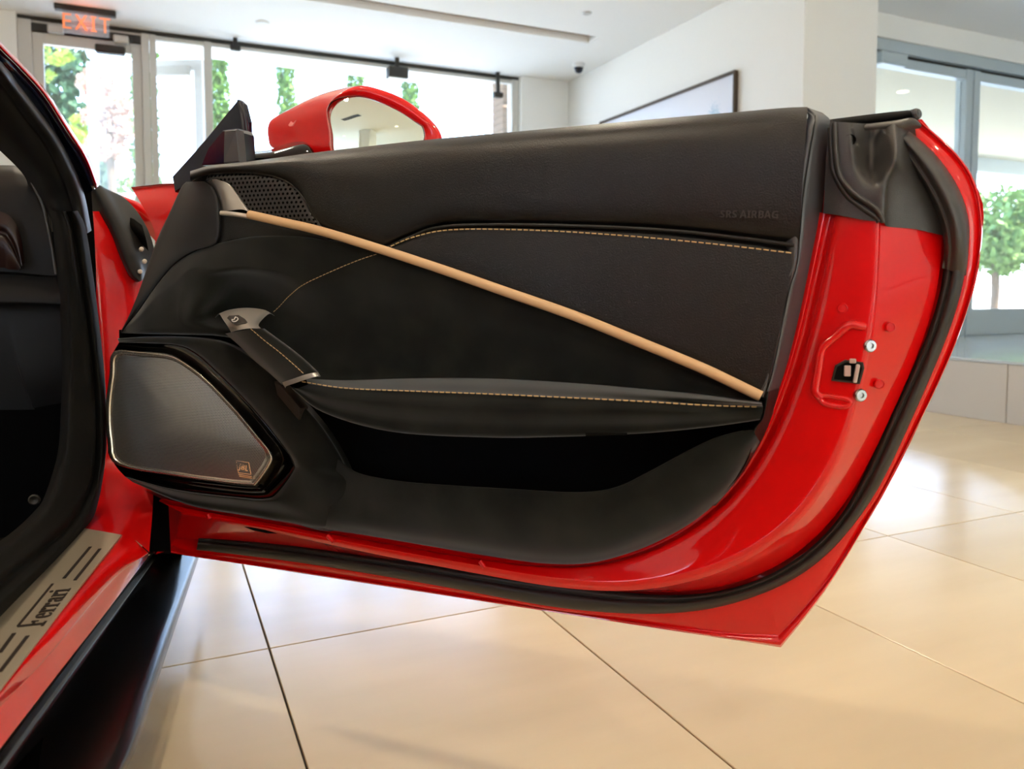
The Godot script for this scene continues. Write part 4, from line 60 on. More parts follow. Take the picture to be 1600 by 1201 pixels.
	"pocket_back": [[0.3116,0.357,0.05,0.5175,0.3227,0.05,0.7466,0.3249,0.05,0.9484,0.3364,0.05,1.1231,0.3553,0.05], [0.3897,0.2487,0.05,0.541,0.2487,0.05,0.7466,0.259,0.05,0.949,0.2793,0.05,1.1192,0.3371,0.05], [0.4156,0.1503,0.052,0.5411,0.141,0.052,0.7474,0.1524,0.052,0.9501,0.2032,0.052,1.1113,0.3099,0.052]],
	"side_edge": [[1.1116,0.3814,0.063,1.1067,0.3466,0.07,1.0951,0.3279,0.069,1.0882,0.2871,0.06,1.0689,0.2502,0.053,1.0364,0.2099,0.045], [1.1272,0.3874,0.108,1.1225,0.3542,0.115,1.1115,0.3364,0.114,1.105,0.2973,0.105,1.0868,0.2621,0.098,1.0559,0.2235,0.09], [1.1326,0.3889,0.106,1.1263,0.3546,0.113,1.1158,0.3343,0.112,1.1078,0.2995,0.103,1.0893,0.2642,0.096,1.0578,0.2231,0.088], [1.1441,0.3884,0.066,1.1334,0.3498,0.07,1.1239,0.3228,0.07,1.1126,0.299,0.07,1.0937,0.2644,0.07,1.0607,0.2188,0.07]],
	"gap": [[-0.0551,0.4253,0.06,0.1225,0.4292,0.06,0.2655,0.4017,0.06,0.3594,0.3601,0.06], [-0.0543,0.4474,0.06,0.1231,0.4503,0.06,0.2665,0.4471,0.06,0.3734,0.405,0.06]],
	"sail": [[0.1714,0.8794,-0.02,0.1823,0.8702,-0.02,0.1917,0.8365,-0.02,0.1929,0.7632,-0.02,0.0807,0.7578,-0.02,0.0565,0.731,-0.02,0.0114,0.7147,-0.02,0.0059,0.7435,-0.02,0.0901,0.8118,-0.02]],
	"sail_inner": [[0.116,0.7545,0.02,0.1319,0.784,0.02,0.1667,0.8153,0.02,0.2001,0.8163,0.02,0.2057,0.809,0.02,0.2085,0.7526,0.02]],
	"sail_facet": [[0.178,0.8118,0.028,0.2054,0.8121,0.028,0.211,0.7535,0.028,0.1697,0.7546,0.022]],
	"sail_ridge": [[0.1788,0.8746,-0.012,0.1871,0.8465,-0.01,0.1923,0.8106,-0.008,0.1956,0.7597,-0.006], [0.1812,0.8717,-0.016,0.1893,0.8417,-0.016,0.1938,0.8118,-0.015,0.1963,0.7621,-0.014]],
	"skin_front": [[-0.1323,0.7347,-0.05,-0.0791,0.7366,-0.05,-0.0222,0.7376,-0.05,0.0282,0.7301,-0.05], [-0.1326,0.7307,-0.055,-0.0827,0.7322,-0.055,-0.0256,0.7321,-0.055,0.0233,0.7234,-0.055], [-0.0871,0.6941,-0.035,-0.0485,0.6938,-0.035,-0.004,0.6945,-0.035,0.0409,0.684,-0.035], [-0.0503,0.6399,-0.03,-0.0287,0.6419,-0.03,0.004,0.6409,-0.03,0.0435,0.6148,-0.03], [-0.0553,0.5915,-0.03,-0.0197,0.5655,-0.03,0.017,0.5398,-0.03,0.0407,0.5271,-0.03]],
	"airbag_text": [[1.0732,0.6147,0.1275,1.1325,0.6119,0.127,1.0731,0.6226,0.1275]],
	"mirror_body": [[0.2945,0.7943,-0.1458,0.2853,0.8359,-0.1449,0.2809,0.8775,-0.1459,0.297,0.8976,-0.1533,0.3334,0.9052,-0.1677,0.3678,0.897,-0.1804,0.4094,0.8775,-0.1951,0.4429,0.8554,-0.2065,0.4585,0.8422,-0.2116,0.4591,0.8145,-0.2101,0.4232,0.7867,-0.1946,0.3526,0.7792,-0.1671], [0.3013,0.7911,-0.1332,0.2922,0.8329,-0.1323,0.2877,0.8747,-0.1333,0.3039,0.895,-0.1408,0.3405,0.9026,-0.1553,0.3751,0.8944,-0.168,0.417,0.8747,-0.1828,0.4507,0.8525,-0.1942,0.4664,0.8392,-0.1994,0.4669,0.8113,-0.1979,0.4308,0.7834,-0.1823,0.3598,0.7758,-0.1546], [0.3066,0.7878,-0.1264,0.2976,0.8313,-0.1257,0.2926,0.8735,-0.1265,0.3113,0.8984,-0.1352,0.3465,0.9096,-0.1494,0.3821,0.9024,-0.1626,0.4261,0.8829,-0.1782,0.4632,0.8558,-0.1907,0.4829,0.8344,-0.1969,0.4828,0.809,-0.1952,0.4399,0.7779,-0.1768,0.3645,0.7704,-0.1475], [0.306,0.7869,-0.1293,0.297,0.8321,-0.1288,0.2916,0.8748,-0.1294,0.3126,0.904,-0.1393,0.3466,0.9187,-0.1532,0.3832,0.9126,-0.1669,0.4293,0.8931,-0.1833,0.4699,0.8613,-0.1968,0.4933,0.8321,-0.2039,0.4927,0.8089,-0.2022,0.4432,0.7747,-0.1811,0.3634,0.7674,-0.1501], [0.2957,0.7885,-0.1416,0.2865,0.8351,-0.141,0.2809,0.8791,-0.1417,0.3026,0.9092,-0.1519,0.3375,0.9243,-0.1662,0.3753,0.918,-0.1803,0.4228,0.8979,-0.1972,0.4646,0.8652,-0.2111,0.4888,0.8351,-0.2185,0.4881,0.8112,-0.2167,0.4371,0.776,-0.1949,0.3549,0.7684,-0.163], [0.2079,0.7983,-0.1676,0.1998,0.8374,-0.167,0.2037,0.8843,-0.1715,0.2286,0.9155,-0.183,0.2794,0.9337,-0.2036,0.3246,0.9285,-0.2205,0.3737,0.9077,-0.238,0.411,0.8738,-0.2501,0.4311,0.8452,-0.256,0.4304,0.8217,-0.2543,0.3885,0.7879,-0.2361,0.2948,0.7801,-0.1997], [0.1337,0.8161,-0.1994,0.1256,0.8444,-0.198,0.1272,0.8862,-0.2013,0.1482,0.9064,-0.2106,0.1981,0.9293,-0.2312,0.2487,0.9226,-0.2501,0.2957,0.9051,-0.267,0.3341,0.8781,-0.28,0.3497,0.8566,-0.2846,0.349,0.8323,-0.2828,0.3104,0.8081,-0.2665,0.2072,0.8,-0.2264], [0.099,0.8299,-0.2191,0.0857,0.8518,-0.2154,0.0865,0.8751,-0.2172,0.1004,0.8875,-0.2233,0.1387,0.8957,-0.2385,0.1773,0.893,-0.2531,0.216,0.882,-0.2672,0.2419,0.871,-0.2764,0.2551,0.8573,-0.2806,0.2554,0.8408,-0.2797,0.2173,0.8244,-0.264,0.1532,0.8161,-0.239], [0.1566,0.858,-0.2537,0.1566,0.858,-0.2537,0.1566,0.858,-0.2537,0.1566,0.858,-0.2537,0.1566,0.858,-0.2537,0.1566,0.858,-0.2537,0.1566,0.858,-0.2537,0.1566,0.858,-0.2537,0.1566,0.858,-0.2537,0.1566,0.858,-0.2537,0.1566,0.858,-0.2537,0.1566,0.858,-0.2537]],
	"mirror_glass": [[0.3003,0.7936,-0.1394,0.2913,0.8343,-0.1385,0.287,0.8751,-0.1395,0.3028,0.8948,-0.1468,0.3384,0.9022,-0.1609,0.3721,0.8942,-0.1733,0.4129,0.8751,-0.1877,0.4458,0.8535,-0.1989,0.461,0.8405,-0.2039,0.4616,0.8133,-0.2024,0.4264,0.7862,-0.1872,0.3572,0.7787,-0.1602]],
	"mirror_inner": [[0.2994,0.792,-0.1368,0.2903,0.8337,-0.136,0.2858,0.8755,-0.1369,0.302,0.8957,-0.1444,0.3385,0.9033,-0.1588,0.373,0.8951,-0.1715,0.4148,0.8755,-0.1863,0.4484,0.8533,-0.1977,0.4641,0.8401,-0.2029,0.4647,0.8122,-0.2013,0.4286,0.7844,-0.1858,0.3577,0.7768,-0.1582], [0.2969,0.7957,-0.1468,0.288,0.8361,-0.146,0.2837,0.8764,-0.1469,0.2993,0.896,-0.1541,0.3346,0.9033,-0.1681,0.368,0.8954,-0.1803,0.4084,0.8764,-0.1946,0.4409,0.855,-0.2057,0.456,0.8422,-0.2107,0.4566,0.8153,-0.2092,0.4217,0.7884,-0.1941,0.3532,0.7811,-0.1674]],
	"mirror_stalk": [[0.1105,0.7964,-0.1034,0.1584,0.8003,-0.122,0.1822,0.808,-0.1316,0.2203,0.8182,-0.1468,0.2348,0.8118,-0.152,0.2448,0.7939,-0.1547], [0.1516,0.782,-0.0539,0.1977,0.7857,-0.0717,0.2206,0.7906,-0.0808,0.2596,0.8005,-0.0964,0.2759,0.7931,-0.1021,0.2831,0.7783,-0.104], [0.1521,0.7586,-0.0526,0.1982,0.7586,-0.0702,0.2213,0.7586,-0.0791,0.2605,0.7586,-0.0941,0.2766,0.7586,-0.1002,0.2836,0.7586,-0.1029], [0.07,0.7779,-0.1511,0.1198,0.7779,-0.1701,0.1447,0.7779,-0.1797,0.1871,0.7779,-0.1959,0.2045,0.7779,-0.2026,0.212,0.7779,-0.2054], [0.0693,0.8098,-0.1529,0.1191,0.8138,-0.1721,0.1438,0.8218,-0.1821,0.1809,0.8325,-0.197,0.196,0.8258,-0.2023,0.2064,0.8072,-0.2051], [0.1105,0.7964,-0.1034,0.1584,0.8003,-0.122,0.1822,0.808,-0.1316,0.2203,0.8182,-0.1468,0.2348,0.8118,-0.152,0.2448,0.7939,-0.1547]],
	"mirror_horse": [[0.1799,0.8582,-0.1607,0.1846,0.866,-0.163,0.1895,0.8621,-0.1646,0.1943,0.8686,-0.1669,0.1884,0.8569,-0.1639,0.1823,0.8556,-0.1615]],
	"plate": [[0.6388,0.343,0.4332,0.6352,0.343,0.2209,0.6313,0.343,0.0411,0.6351,0.343,-0.0492,0.6395,0.343,-0.1547], [0.65,0.346,0.4397,0.6486,0.346,0.2281,0.6466,0.346,0.0486,0.6514,0.346,-0.0416,0.657,0.346,-0.1471], [0.7086,0.346,0.5903,0.7116,0.346,0.4279,0.7151,0.346,0.2123,0.7189,0.346,0.08,0.7239,0.346,-0.0916], [0.707,0.342,0.5848,0.7103,0.342,0.4216,0.7143,0.342,0.2051,0.7184,0.342,0.0724,0.7238,0.342,-0.0995]],
	"sill": [[0.694,0.341,0.5696,0.6944,0.341,0.3996,0.6943,0.341,0.1719,0.6999,0.341,0.0295,0.7164,0.341,-0.1359], [0.7049,0.341,0.5813,0.708,0.341,0.417,0.7115,0.341,0.1986,0.7193,0.341,0.063,0.738,0.341,-0.0935], [0.7015,0.334,0.5732,0.7091,0.334,0.4213,0.7185,0.334,0.251,0.7307,0.334,0.064,0.7548,0.334,-0.0681], [0.6916,0.318,0.5493,0.7039,0.318,0.4066,0.7184,0.318,0.2754,0.7366,0.318,0.0384,0.766,0.318,-0.0731], [0.6903,0.313,0.5464,0.7025,0.313,0.4026,0.7169,0.313,0.2671,0.7349,0.313,0.0338,0.7636,0.313,-0.088], [0.6963,0.285,0.5647,0.7069,0.285,0.4195,0.7202,0.285,0.245,0.734,0.285,0.0679,0.7516,0.285,-0.1626], [0.6946,0.278,0.561,0.7051,0.278,0.4145,0.7185,0.278,0.2342,0.7317,0.278,0.062,0.7482,0.278,-0.1831], [0.6752,0.255,0.5282,0.6851,0.255,0.3766,0.6979,0.255,0.1906,0.7104,0.255,0.0136,0.7259,0.255,-0.2373]],
	"skirt": [[0.6383,0.195,0.4488,0.6454,0.195,0.2756,0.6609,0.195,0.0608,0.6802,0.195,-0.1928,0.707,0.195,-0.4731], [0.6387,0.176,0.4274,0.6487,0.176,0.2466,0.6637,0.176,0.0278,0.6817,0.176,-0.2333,0.7063,0.176,-0.53], [0.6402,0.168,0.4192,0.6516,0.168,0.2351,0.6662,0.168,0.0149,0.6835,0.168,-0.2493,0.7069,0.168,-0.5536], [0.645,0.161,0.4141,0.6585,0.161,0.2267,0.6725,0.161,0.0062,0.6886,0.161,-0.2602,0.71,0.161,-0.5729], [0.6649,0.155,0.4196,0.6837,0.155,0.2276,0.6955,0.155,0.0109,0.7082,0.155,-0.2559,0.7244,0.155,-0.584], [0.7195,0.15,0.4477,0.7525,0.15,0.2481,0.7577,0.15,0.0439,0.7615,0.15,-0.2195,0.7657,0.15,-0.5794], [0.7333,0.1475,0.4533,0.7703,0.1475,0.2515,0.7736,0.1475,0.0501,0.775,0.1475,-0.2129,0.7763,0.1475,-0.5818], [0.7406,0.1415,0.4509,0.7807,0.1415,0.2463,0.7825,0.1415,0.0451,0.7824,0.1415,-0.2195,0.7819,0.1415,-0.5971], [0.7415,0.132,0.4407,0.7837,0.132,0.2323,0.7848,0.132,0.0292,0.7838,0.132,-0.2391,0.7824,0.132,-0.6251], [0.7369,0.118,0.4218,0.7804,0.118,0.2086,0.7813,0.118,0.0011,0.7801,0.118,-0.2732,0.7784,0.118,-0.6687], [0.7201,0.1,0.3908,0.7622,0.1,0.1723,0.7646,0.1,-0.0433,0.7648,0.1,-0.3265,0.7648,0.1,-0.7287]],
	"skirt_gap": [[0.6841,0.262,0.5356,0.6949,0.262,0.3841,0.7089,0.262,0.1976,0.7225,0.262,0.0195,0.7395,0.262,-0.234], [0.6195,0.15,0.3858,0.6293,0.15,0.1971,0.6452,0.15,-0.0325,0.6645,0.15,-0.3058,0.6909,0.15,-0.6147]],
	"hinge_pillar": [[0.525,0.9228,-0.6157,0.5432,0.8851,-0.6082,0.5565,0.7901,-0.5986,0.5656,0.6853,-0.5896,0.5757,0.5746,-0.5695,0.5829,0.4555,-0.5497,0.5812,0.3689,-0.524,0.6207,0.343,-0.2819,0.6341,0.343,-0.1488], [0.5572,0.9207,-0.5856,0.5752,0.8834,-0.5782,0.5883,0.7895,-0.5687,0.5973,0.686,-0.5598,0.6072,0.5766,-0.5399,0.6142,0.459,-0.5202,0.6122,0.3735,-0.4947,0.6435,0.343,-0.2754,0.655,0.343,-0.1429], [0.6045,0.9249,-0.6141,0.6268,0.8705,-0.6045,0.6398,0.7871,-0.5957,0.6456,0.6846,-0.5877,0.6519,0.5726,-0.5686,0.6574,0.4521,-0.5492,0.6553,0.3644,-0.5236,0.6876,0.342,-0.317,0.7073,0.342,-0.1167], [0.6292,0.927,-0.6281,0.6537,0.8637,-0.6173,0.6666,0.7858,-0.6088,0.6708,0.684,-0.6013,0.6743,0.5701,-0.5881,0.6809,0.4495,-0.558,0.6806,0.3633,-0.5215,0.7183,0.342,-0.3083,0.743,0.34,-0.0813], [0.6507,0.9312,-0.6639,0.6777,0.8581,-0.6518,0.6906,0.7849,-0.6436,0.6931,0.6826,-0.6366,0.6941,0.5656,-0.6291,0.7014,0.4435,-0.5883,0.7026,0.3576,-0.541,0.7406,0.343,-0.2888,0.7757,0.333,-0.0275]],
	"door_seal": [[0.648,0.8853,-0.2074,0.648,0.8595,-0.2564,0.648,0.7829,-0.2979,0.648,0.7175,-0.3239,0.648,0.5925,-0.3645,0.648,0.4821,-0.3715,0.648,0.4054,-0.3394,0.648,0.3455,-0.265,0.648,0.3334,-0.1848,0.648,0.3365,-0.019,0.648,0.3453,0.2261,0.648,0.3437,0.4347], [0.657,0.8819,-0.1608,0.657,0.857,-0.208,0.657,0.7829,-0.2478,0.657,0.7195,-0.2728,0.657,0.5985,-0.3118,0.657,0.4918,-0.3184,0.657,0.4174,-0.2876,0.657,0.3593,-0.216,0.657,0.3473,-0.1388,0.657,0.35,0.0209,0.657,0.3579,0.2576,0.657,0.3559,0.4593], [0.662,0.8769,-0.1195,0.662,0.8522,-0.1604,0.662,0.7805,-0.1981,0.662,0.7192,-0.224,0.662,0.6019,-0.2634,0.662,0.498,-0.2721,0.662,0.4213,-0.2443,0.662,0.3752,-0.1725,0.662,0.3622,-0.0925,0.662,0.3661,0.0637,0.662,0.3758,0.2879,0.662,0.3733,0.4808], [0.655,0.8769,-0.1215,0.655,0.8518,-0.1574,0.655,0.7803,-0.194,0.655,0.7193,-0.2212,0.655,0.6022,-0.2617,0.655,0.4983,-0.2725,0.655,0.417,-0.2471,0.655,0.3811,-0.1734,0.655,0.3664,-0.0891,0.655,0.3713,0.0674,0.655,0.3825,0.2856,0.655,0.3791,0.4753], [0.648,0.8776,-0.131,0.648,0.8522,-0.1646,0.648,0.7804,-0.2006,0.648,0.7191,-0.2318,0.648,0.6014,-0.2719,0.648,0.4948,-0.2846,0.648,0.4122,-0.252,0.648,0.3832,-0.1803,0.648,0.3705,-0.0954,0.648,0.3748,0.0563,0.648,0.3866,0.2738,0.648,0.3821,0.4639], [0.653,0.8739,-0.0922,0.653,0.849,-0.1224,0.653,0.7793,-0.1567,0.653,0.7198,-0.1906,0.653,0.6055,-0.229,0.653,0.4998,-0.2432,0.653,0.4187,-0.2049,0.653,0.3973,-0.1373,0.653,0.3869,-0.0547,0.653,0.3908,0.0873,0.653,0.4028,0.2968,0.653,0.3974,0.481], [0.645,0.8749,-0.1052,0.645,0.8496,-0.1321,0.645,0.7793,-0.158,0.645,0.72,-0.1828,0.645,0.6079,-0.2057,0.645,0.5177,-0.2064,0.645,0.4417,-0.1729,0.645,0.4078,-0.1008,0.645,0.3974,-0.0284,0.645,0.399,0.0972,0.645,0.4101,0.2875,0.645,0.4056,0.4705], [0.63,0.8776,-0.1357,0.63,0.8513,-0.158,0.63,0.7795,-0.172,0.63,0.72,-0.1841,0.63,0.6102,-0.1865,0.63,0.5407,-0.1701,0.63,0.4715,-0.1423,0.63,0.419,-0.0638,0.63,0.409,-0.0041,0.63,0.408,0.101,0.63,0.4188,0.2654,0.63,0.4159,0.4481], [0.59,0.8949,-0.2527,0.59,0.8666,-0.2761,0.59,0.7893,-0.2906,0.59,0.7252,-0.3032,0.59,0.6069,-0.3056,0.59,0.5319,-0.2882,0.59,0.4571,-0.2589,0.59,0.3996,-0.1763,0.59,0.3881,-0.1133,0.59,0.3856,-0.0021,0.59,0.3953,0.1728,0.59,0.3899,0.3684]],
	"pillar_paint": [[0.6543,0.9474,-0.3411,0.6557,0.9553,-0.3204,0.6492,0.9935,-0.2829,0.6333,1.0316,-0.2377,0.6115,1.0802,-0.1948,0.5904,1.1111,-0.1402,0.5823,1.1228,-0.0808,0.5327,1.1839,-0.0153], [0.6588,0.9411,-0.3082,0.6604,0.9489,-0.2874,0.6542,0.9862,-0.2498,0.6391,1.0233,-0.2043,0.6181,1.0706,-0.1611,0.5981,1.1004,-0.1062,0.5908,1.1115,-0.0465,0.5434,1.1705,0.0198], [0.6568,0.938,-0.3044,0.6584,0.9457,-0.2836,0.6524,0.983,-0.246,0.6374,1.0201,-0.2004,0.6166,1.0673,-0.1572,0.5969,1.0971,-0.1021,0.5898,1.1081,-0.0424,0.5428,1.1669,0.024], [0.6471,0.939,-0.3322,0.6487,0.947,-0.3115,0.6425,0.9851,-0.2739,0.6272,1.0231,-0.2285,0.6059,1.0715,-0.1855,0.5855,1.1022,-0.1307,0.578,1.114,-0.071,0.5296,1.1747,-0.0052]],
	"pillar_glass_rubber": [[0.6532,0.9374,-0.3137,0.6548,0.9452,-0.2929,0.6488,0.9828,-0.2553,0.6337,1.0202,-0.2098,0.6128,1.0679,-0.1666,0.5928,1.098,-0.1117,0.5856,1.1093,-0.0519,0.5382,1.1688,0.0143], [0.6511,0.9337,-0.3037,0.6489,0.945,-0.2842,0.6447,0.976,-0.2456,0.6306,1.0143,-0.1999,0.6106,1.0585,-0.1563,0.5922,1.0876,-0.1008,0.5854,1.0991,-0.041,0.5389,1.157,0.0256], [0.6367,0.9287,-0.3241,0.6307,0.9437,-0.3059,0.6283,0.969,-0.2665,0.6149,1.0093,-0.2207,0.5954,1.0514,-0.1768,0.5779,1.0805,-0.1211,0.5711,1.0929,-0.0613,0.5241,1.1515,0.0051]],
	"pillar_trim": [[0.6437,0.8607,-0.318,0.6382,0.9202,-0.3023,0.6347,0.9587,-0.2641,0.6222,1.006,-0.2184,0.6064,1.0408,-0.173,0.5895,1.0755,-0.1175,0.5868,1.0901,-0.0567,0.5387,1.147,0.0095], [0.6501,0.8552,-0.2742,0.645,0.913,-0.2583,0.642,0.9503,-0.2198,0.6304,0.9961,-0.1739,0.6156,1.0295,-0.1281,0.6,1.0627,-0.0721,0.5982,1.0764,-0.0109,0.5531,1.1305,0.0562], [0.6484,0.8502,-0.2535,0.6436,0.9072,-0.2376,0.6409,0.944,-0.1989,0.63,0.989,-0.1527,0.6159,1.0219,-0.1067,0.6011,1.0545,-0.0504,0.6,1.0678,0.0109,0.5567,1.1206,0.0787], [0.6388,0.8532,-0.2512,0.6319,0.91,-0.2358,0.6287,0.9465,-0.1973,0.6173,0.9912,-0.1513,0.602,1.0238,-0.1056,0.5899,1.056,-0.0485,0.5853,1.069,0.0119,0.5475,1.1213,0.0813], [0.6317,0.8517,-0.2635,0.6249,0.9089,-0.2482,0.6216,0.9458,-0.2097,0.6102,0.991,-0.1637,0.5948,1.0241,-0.118,0.5826,1.0568,-0.061,0.5779,1.0701,-0.0007,0.5398,1.1233,0.0685], [0.6212,0.8532,-0.2562,0.6146,0.91,-0.2407,0.6098,0.9465,-0.2027,0.6001,0.9881,-0.1559,0.5845,1.0218,-0.1104,0.5668,1.0532,-0.0549,0.559,1.069,0.0044,0.5151,1.1213,0.0721], [0.6044,0.8536,-0.2662,0.5883,0.9106,-0.2534,0.5862,0.9456,-0.2145,0.5731,0.9811,-0.1684,0.5524,1.0138,-0.1242,0.537,1.0473,-0.0681,0.5328,1.0659,-0.008,0.4841,1.1189,0.0582], [0.5742,0.8576,-0.327,0.5474,0.9167,-0.3175,0.5477,0.9515,-0.2779,0.5299,0.9822,-0.2327,0.5027,1.0153,-0.1904,0.4881,1.0527,-0.1344,0.4864,1.0757,-0.0738,0.429,1.1327,-0.0103]],
	"hinge_cover": [[0.5535,0.9927,-0.6536,0.5598,0.9556,-0.6495,0.5824,0.9055,-0.6401,0.6068,0.8812,-0.6316,0.628,0.8298,-0.6225,0.6507,0.7826,-0.6131,0.6683,0.7683,-0.6072], [0.5732,0.9884,-0.6061,0.5876,0.9647,-0.6006,0.6124,0.9158,-0.5905,0.6318,0.8697,-0.5822,0.6499,0.818,-0.5739,0.6654,0.7831,-0.5673,0.68,0.7691,-0.5623], [0.5882,0.9857,-0.6121,0.6015,0.973,-0.6075,0.6252,0.9309,-0.5982,0.6514,0.8747,-0.5873,0.6722,0.8185,-0.578,0.6812,0.7904,-0.5737,0.685,0.7721,-0.5715], [0.5923,0.9856,-0.6526,0.6115,0.9712,-0.6462,0.6304,0.9424,-0.6391,0.6573,0.8921,-0.6284,0.6786,0.8346,-0.6188,0.6837,0.8058,-0.6156,0.686,0.7814,-0.6134], [0.5998,0.9793,-0.6917,0.628,0.9675,-0.683,0.6559,0.9396,-0.6734,0.6808,0.8999,-0.6639,0.697,0.8514,-0.6563,0.6964,0.8146,-0.6542,0.6901,0.7778,-0.6537]],
	"hinge_block": [[0.6361,0.9074,-0.6458,0.6543,0.9146,-0.641,0.6778,0.8973,-0.6333], [0.6443,0.8816,-0.6262,0.6638,0.8902,-0.6212,0.6883,0.8673,-0.6129], [0.6506,0.8539,-0.6384,0.6688,0.8597,-0.6336,0.6908,0.8394,-0.6261]],
	"hinge_bolts": [[0.6866,0.8404,-0.5649,0.6929,0.8138,-0.5614,0.6831,0.7915,-0.5628]],
	"fender": [[0.5549,1.0007,-0.7786,0.5871,0.9885,-0.7688,0.6208,0.9748,-0.7584,0.6603,0.9564,-0.7461,0.6936,0.9243,-0.7346], [0.5596,0.9889,-0.7558,0.5915,0.9783,-0.7461,0.6247,0.9632,-0.7357,0.6637,0.942,-0.7234,0.6967,0.9073,-0.7119], [0.5687,0.9396,-0.771,0.6055,0.9396,-0.7605,0.6419,0.9167,-0.7488,0.6739,0.8861,-0.7379,0.7071,0.8479,-0.7261]],
	"hinge_gap": [[0.7087,0.439,-0.4297,0.7985,0.4259,-0.4035], [0.7073,0.347,-0.4245,0.7967,0.3141,-0.3971], [0.6973,0.2688,-0.4433,0.7933,0.2555,-0.4153], [0.6849,0.1985,-0.4841,0.7677,0.1985,-0.4607], [0.6581,0.1406,-0.6339,0.7479,0.1406,-0.6085]],
	"sill_tip": [[0.7096,0.1811,-0.5177,0.7313,0.1965,-0.5125,0.7448,0.1937,-0.5085], [0.7054,0.1741,-0.5185,0.7311,0.1825,-0.5117,0.7446,0.1825,-0.5079]],
	"dash": [[0.3431,0.9698,-0.36,0.485,0.9806,-0.36,0.5162,0.9785,-0.36,0.5318,0.9709,-0.36,0.5416,0.9452,-0.36], [0.366,0.9418,-0.3,0.5029,0.9517,-0.3,0.5311,0.9517,-0.3,0.5532,0.9435,-0.3,0.5687,0.9153,-0.3], [0.371,0.8628,-0.28,0.5063,0.8661,-0.28,0.5514,0.8672,-0.28,0.5746,0.8654,-0.28,0.5867,0.8589,-0.28], [0.3678,0.7815,-0.28,0.5034,0.7825,-0.28,0.5535,0.7784,-0.28,0.58,0.7762,-0.28,0.5944,0.7763,-0.28]],
	"dash_edge": [[0.5602,0.9403,-0.275,0.5752,0.9036,-0.275,0.5822,0.8675,-0.275,0.5889,0.822,-0.275,0.5937,0.7785,-0.275]],
	"vent": [[0.4526,0.8913,-0.268,0.5108,0.8875,-0.268,0.532,0.8713,-0.268,0.5419,0.8412,-0.268,0.5455,0.7961,-0.268], [0.4546,0.8686,-0.26,0.5125,0.8623,-0.26,0.5278,0.8515,-0.26,0.537,0.8294,-0.26,0.5437,0.7924,-0.26], [0.45,0.8585,-0.272,0.5083,0.852,-0.272,0.5218,0.8411,-0.272,0.531,0.8187,-0.272,0.5391,0.7905,-0.272], [0.4536,0.8412,-0.26,0.5115,0.8356,-0.26,0.5249,0.8247,-0.26,0.5342,0.8069,-0.26,0.5415,0.7879,-0.26], [0.4463,0.7864,-0.275,0.5052,0.7892,-0.275,0.5171,0.787,-0.275,0.527,0.786,-0.275,0.535,0.7849,-0.275]],
	"knee": [[0.3596,0.7775,-0.3,0.497,0.7785,-0.3,0.558,0.7742,-0.3,0.5997,0.7745,-0.3,0.6261,0.777,-0.3], [0.3678,0.7308,-0.275,0.5032,0.7304,-0.275,0.5635,0.728,-0.275,0.6086,0.7255,-0.275,0.6357,0.7254,-0.275], [0.3575,0.7238,-0.3,0.4951,0.7221,-0.3,0.5563,0.7207,-0.3,0.6022,0.7182,-0.3,0.6318,0.718,-0.3], [0.3542,0.6911,-0.305,0.4924,0.6897,-0.305,0.5224,0.6719,-0.305,0.6037,0.6708,-0.305,0.631,0.6585,-0.305], [0.3478,0.6283,-0.315,0.4973,0.6249,-0.315,0.5271,0.5888,-0.315,0.6009,0.5866,-0.315,0.6285,0.5737,-0.315], [0.3341,0.5337,-0.34,0.5178,0.5262,-0.34,0.5327,0.5292,-0.34,0.5955,0.5389,-0.34,0.6239,0.5378,-0.34]],
	"kick": [[0.4323,1.0178,-0.6478,0.5804,1.0178,-0.6059], [0.4816,0.7958,-0.5786,0.5999,0.7958,-0.545], [0.5359,0.5204,-0.5046,0.6051,0.5204,-0.4849], [0.58,0.4347,-0.3372,0.58,0.3847,-0.5826], [0.58,0.3657,-0.1735,0.58,0.2689,-0.4082]],
	"footwell": [[0.0416,0.8469,-0.65,0.6446,0.8574,-0.65], [0.0192,0.3396,-0.65,0.6297,0.2978,-0.65], [0.1793,0.14,-0.3077,0.5051,0.14,-0.7072], [0.3522,0.16,0.2734,0.6909,0.16,0.2509]],
	"rivet": [[0.4522,0.2936,-0.6]],
	"plate_axes": [[0.6778,0.3465,0.2607,0.6936,0.3465,0.1107,0.6624,0.3465,0.4441]],
	"script_anchor": [[0.7068,0.3465,0.2828,0.7062,0.3465,0.1365,0.68,0.3465,0.2613,0.6812,0.3465,0.127]],
	"grooves": [[0.6812,0.3465,0.2854,0.6829,0.3465,0.3366], [0.6986,0.3465,0.2974,0.6986,0.3465,0.3867], [0.6898,0.3465,-0.0355,0.688,0.3465,0.104], [0.7065,0.3465,-0.0213,0.7045,0.3465,0.1163]],
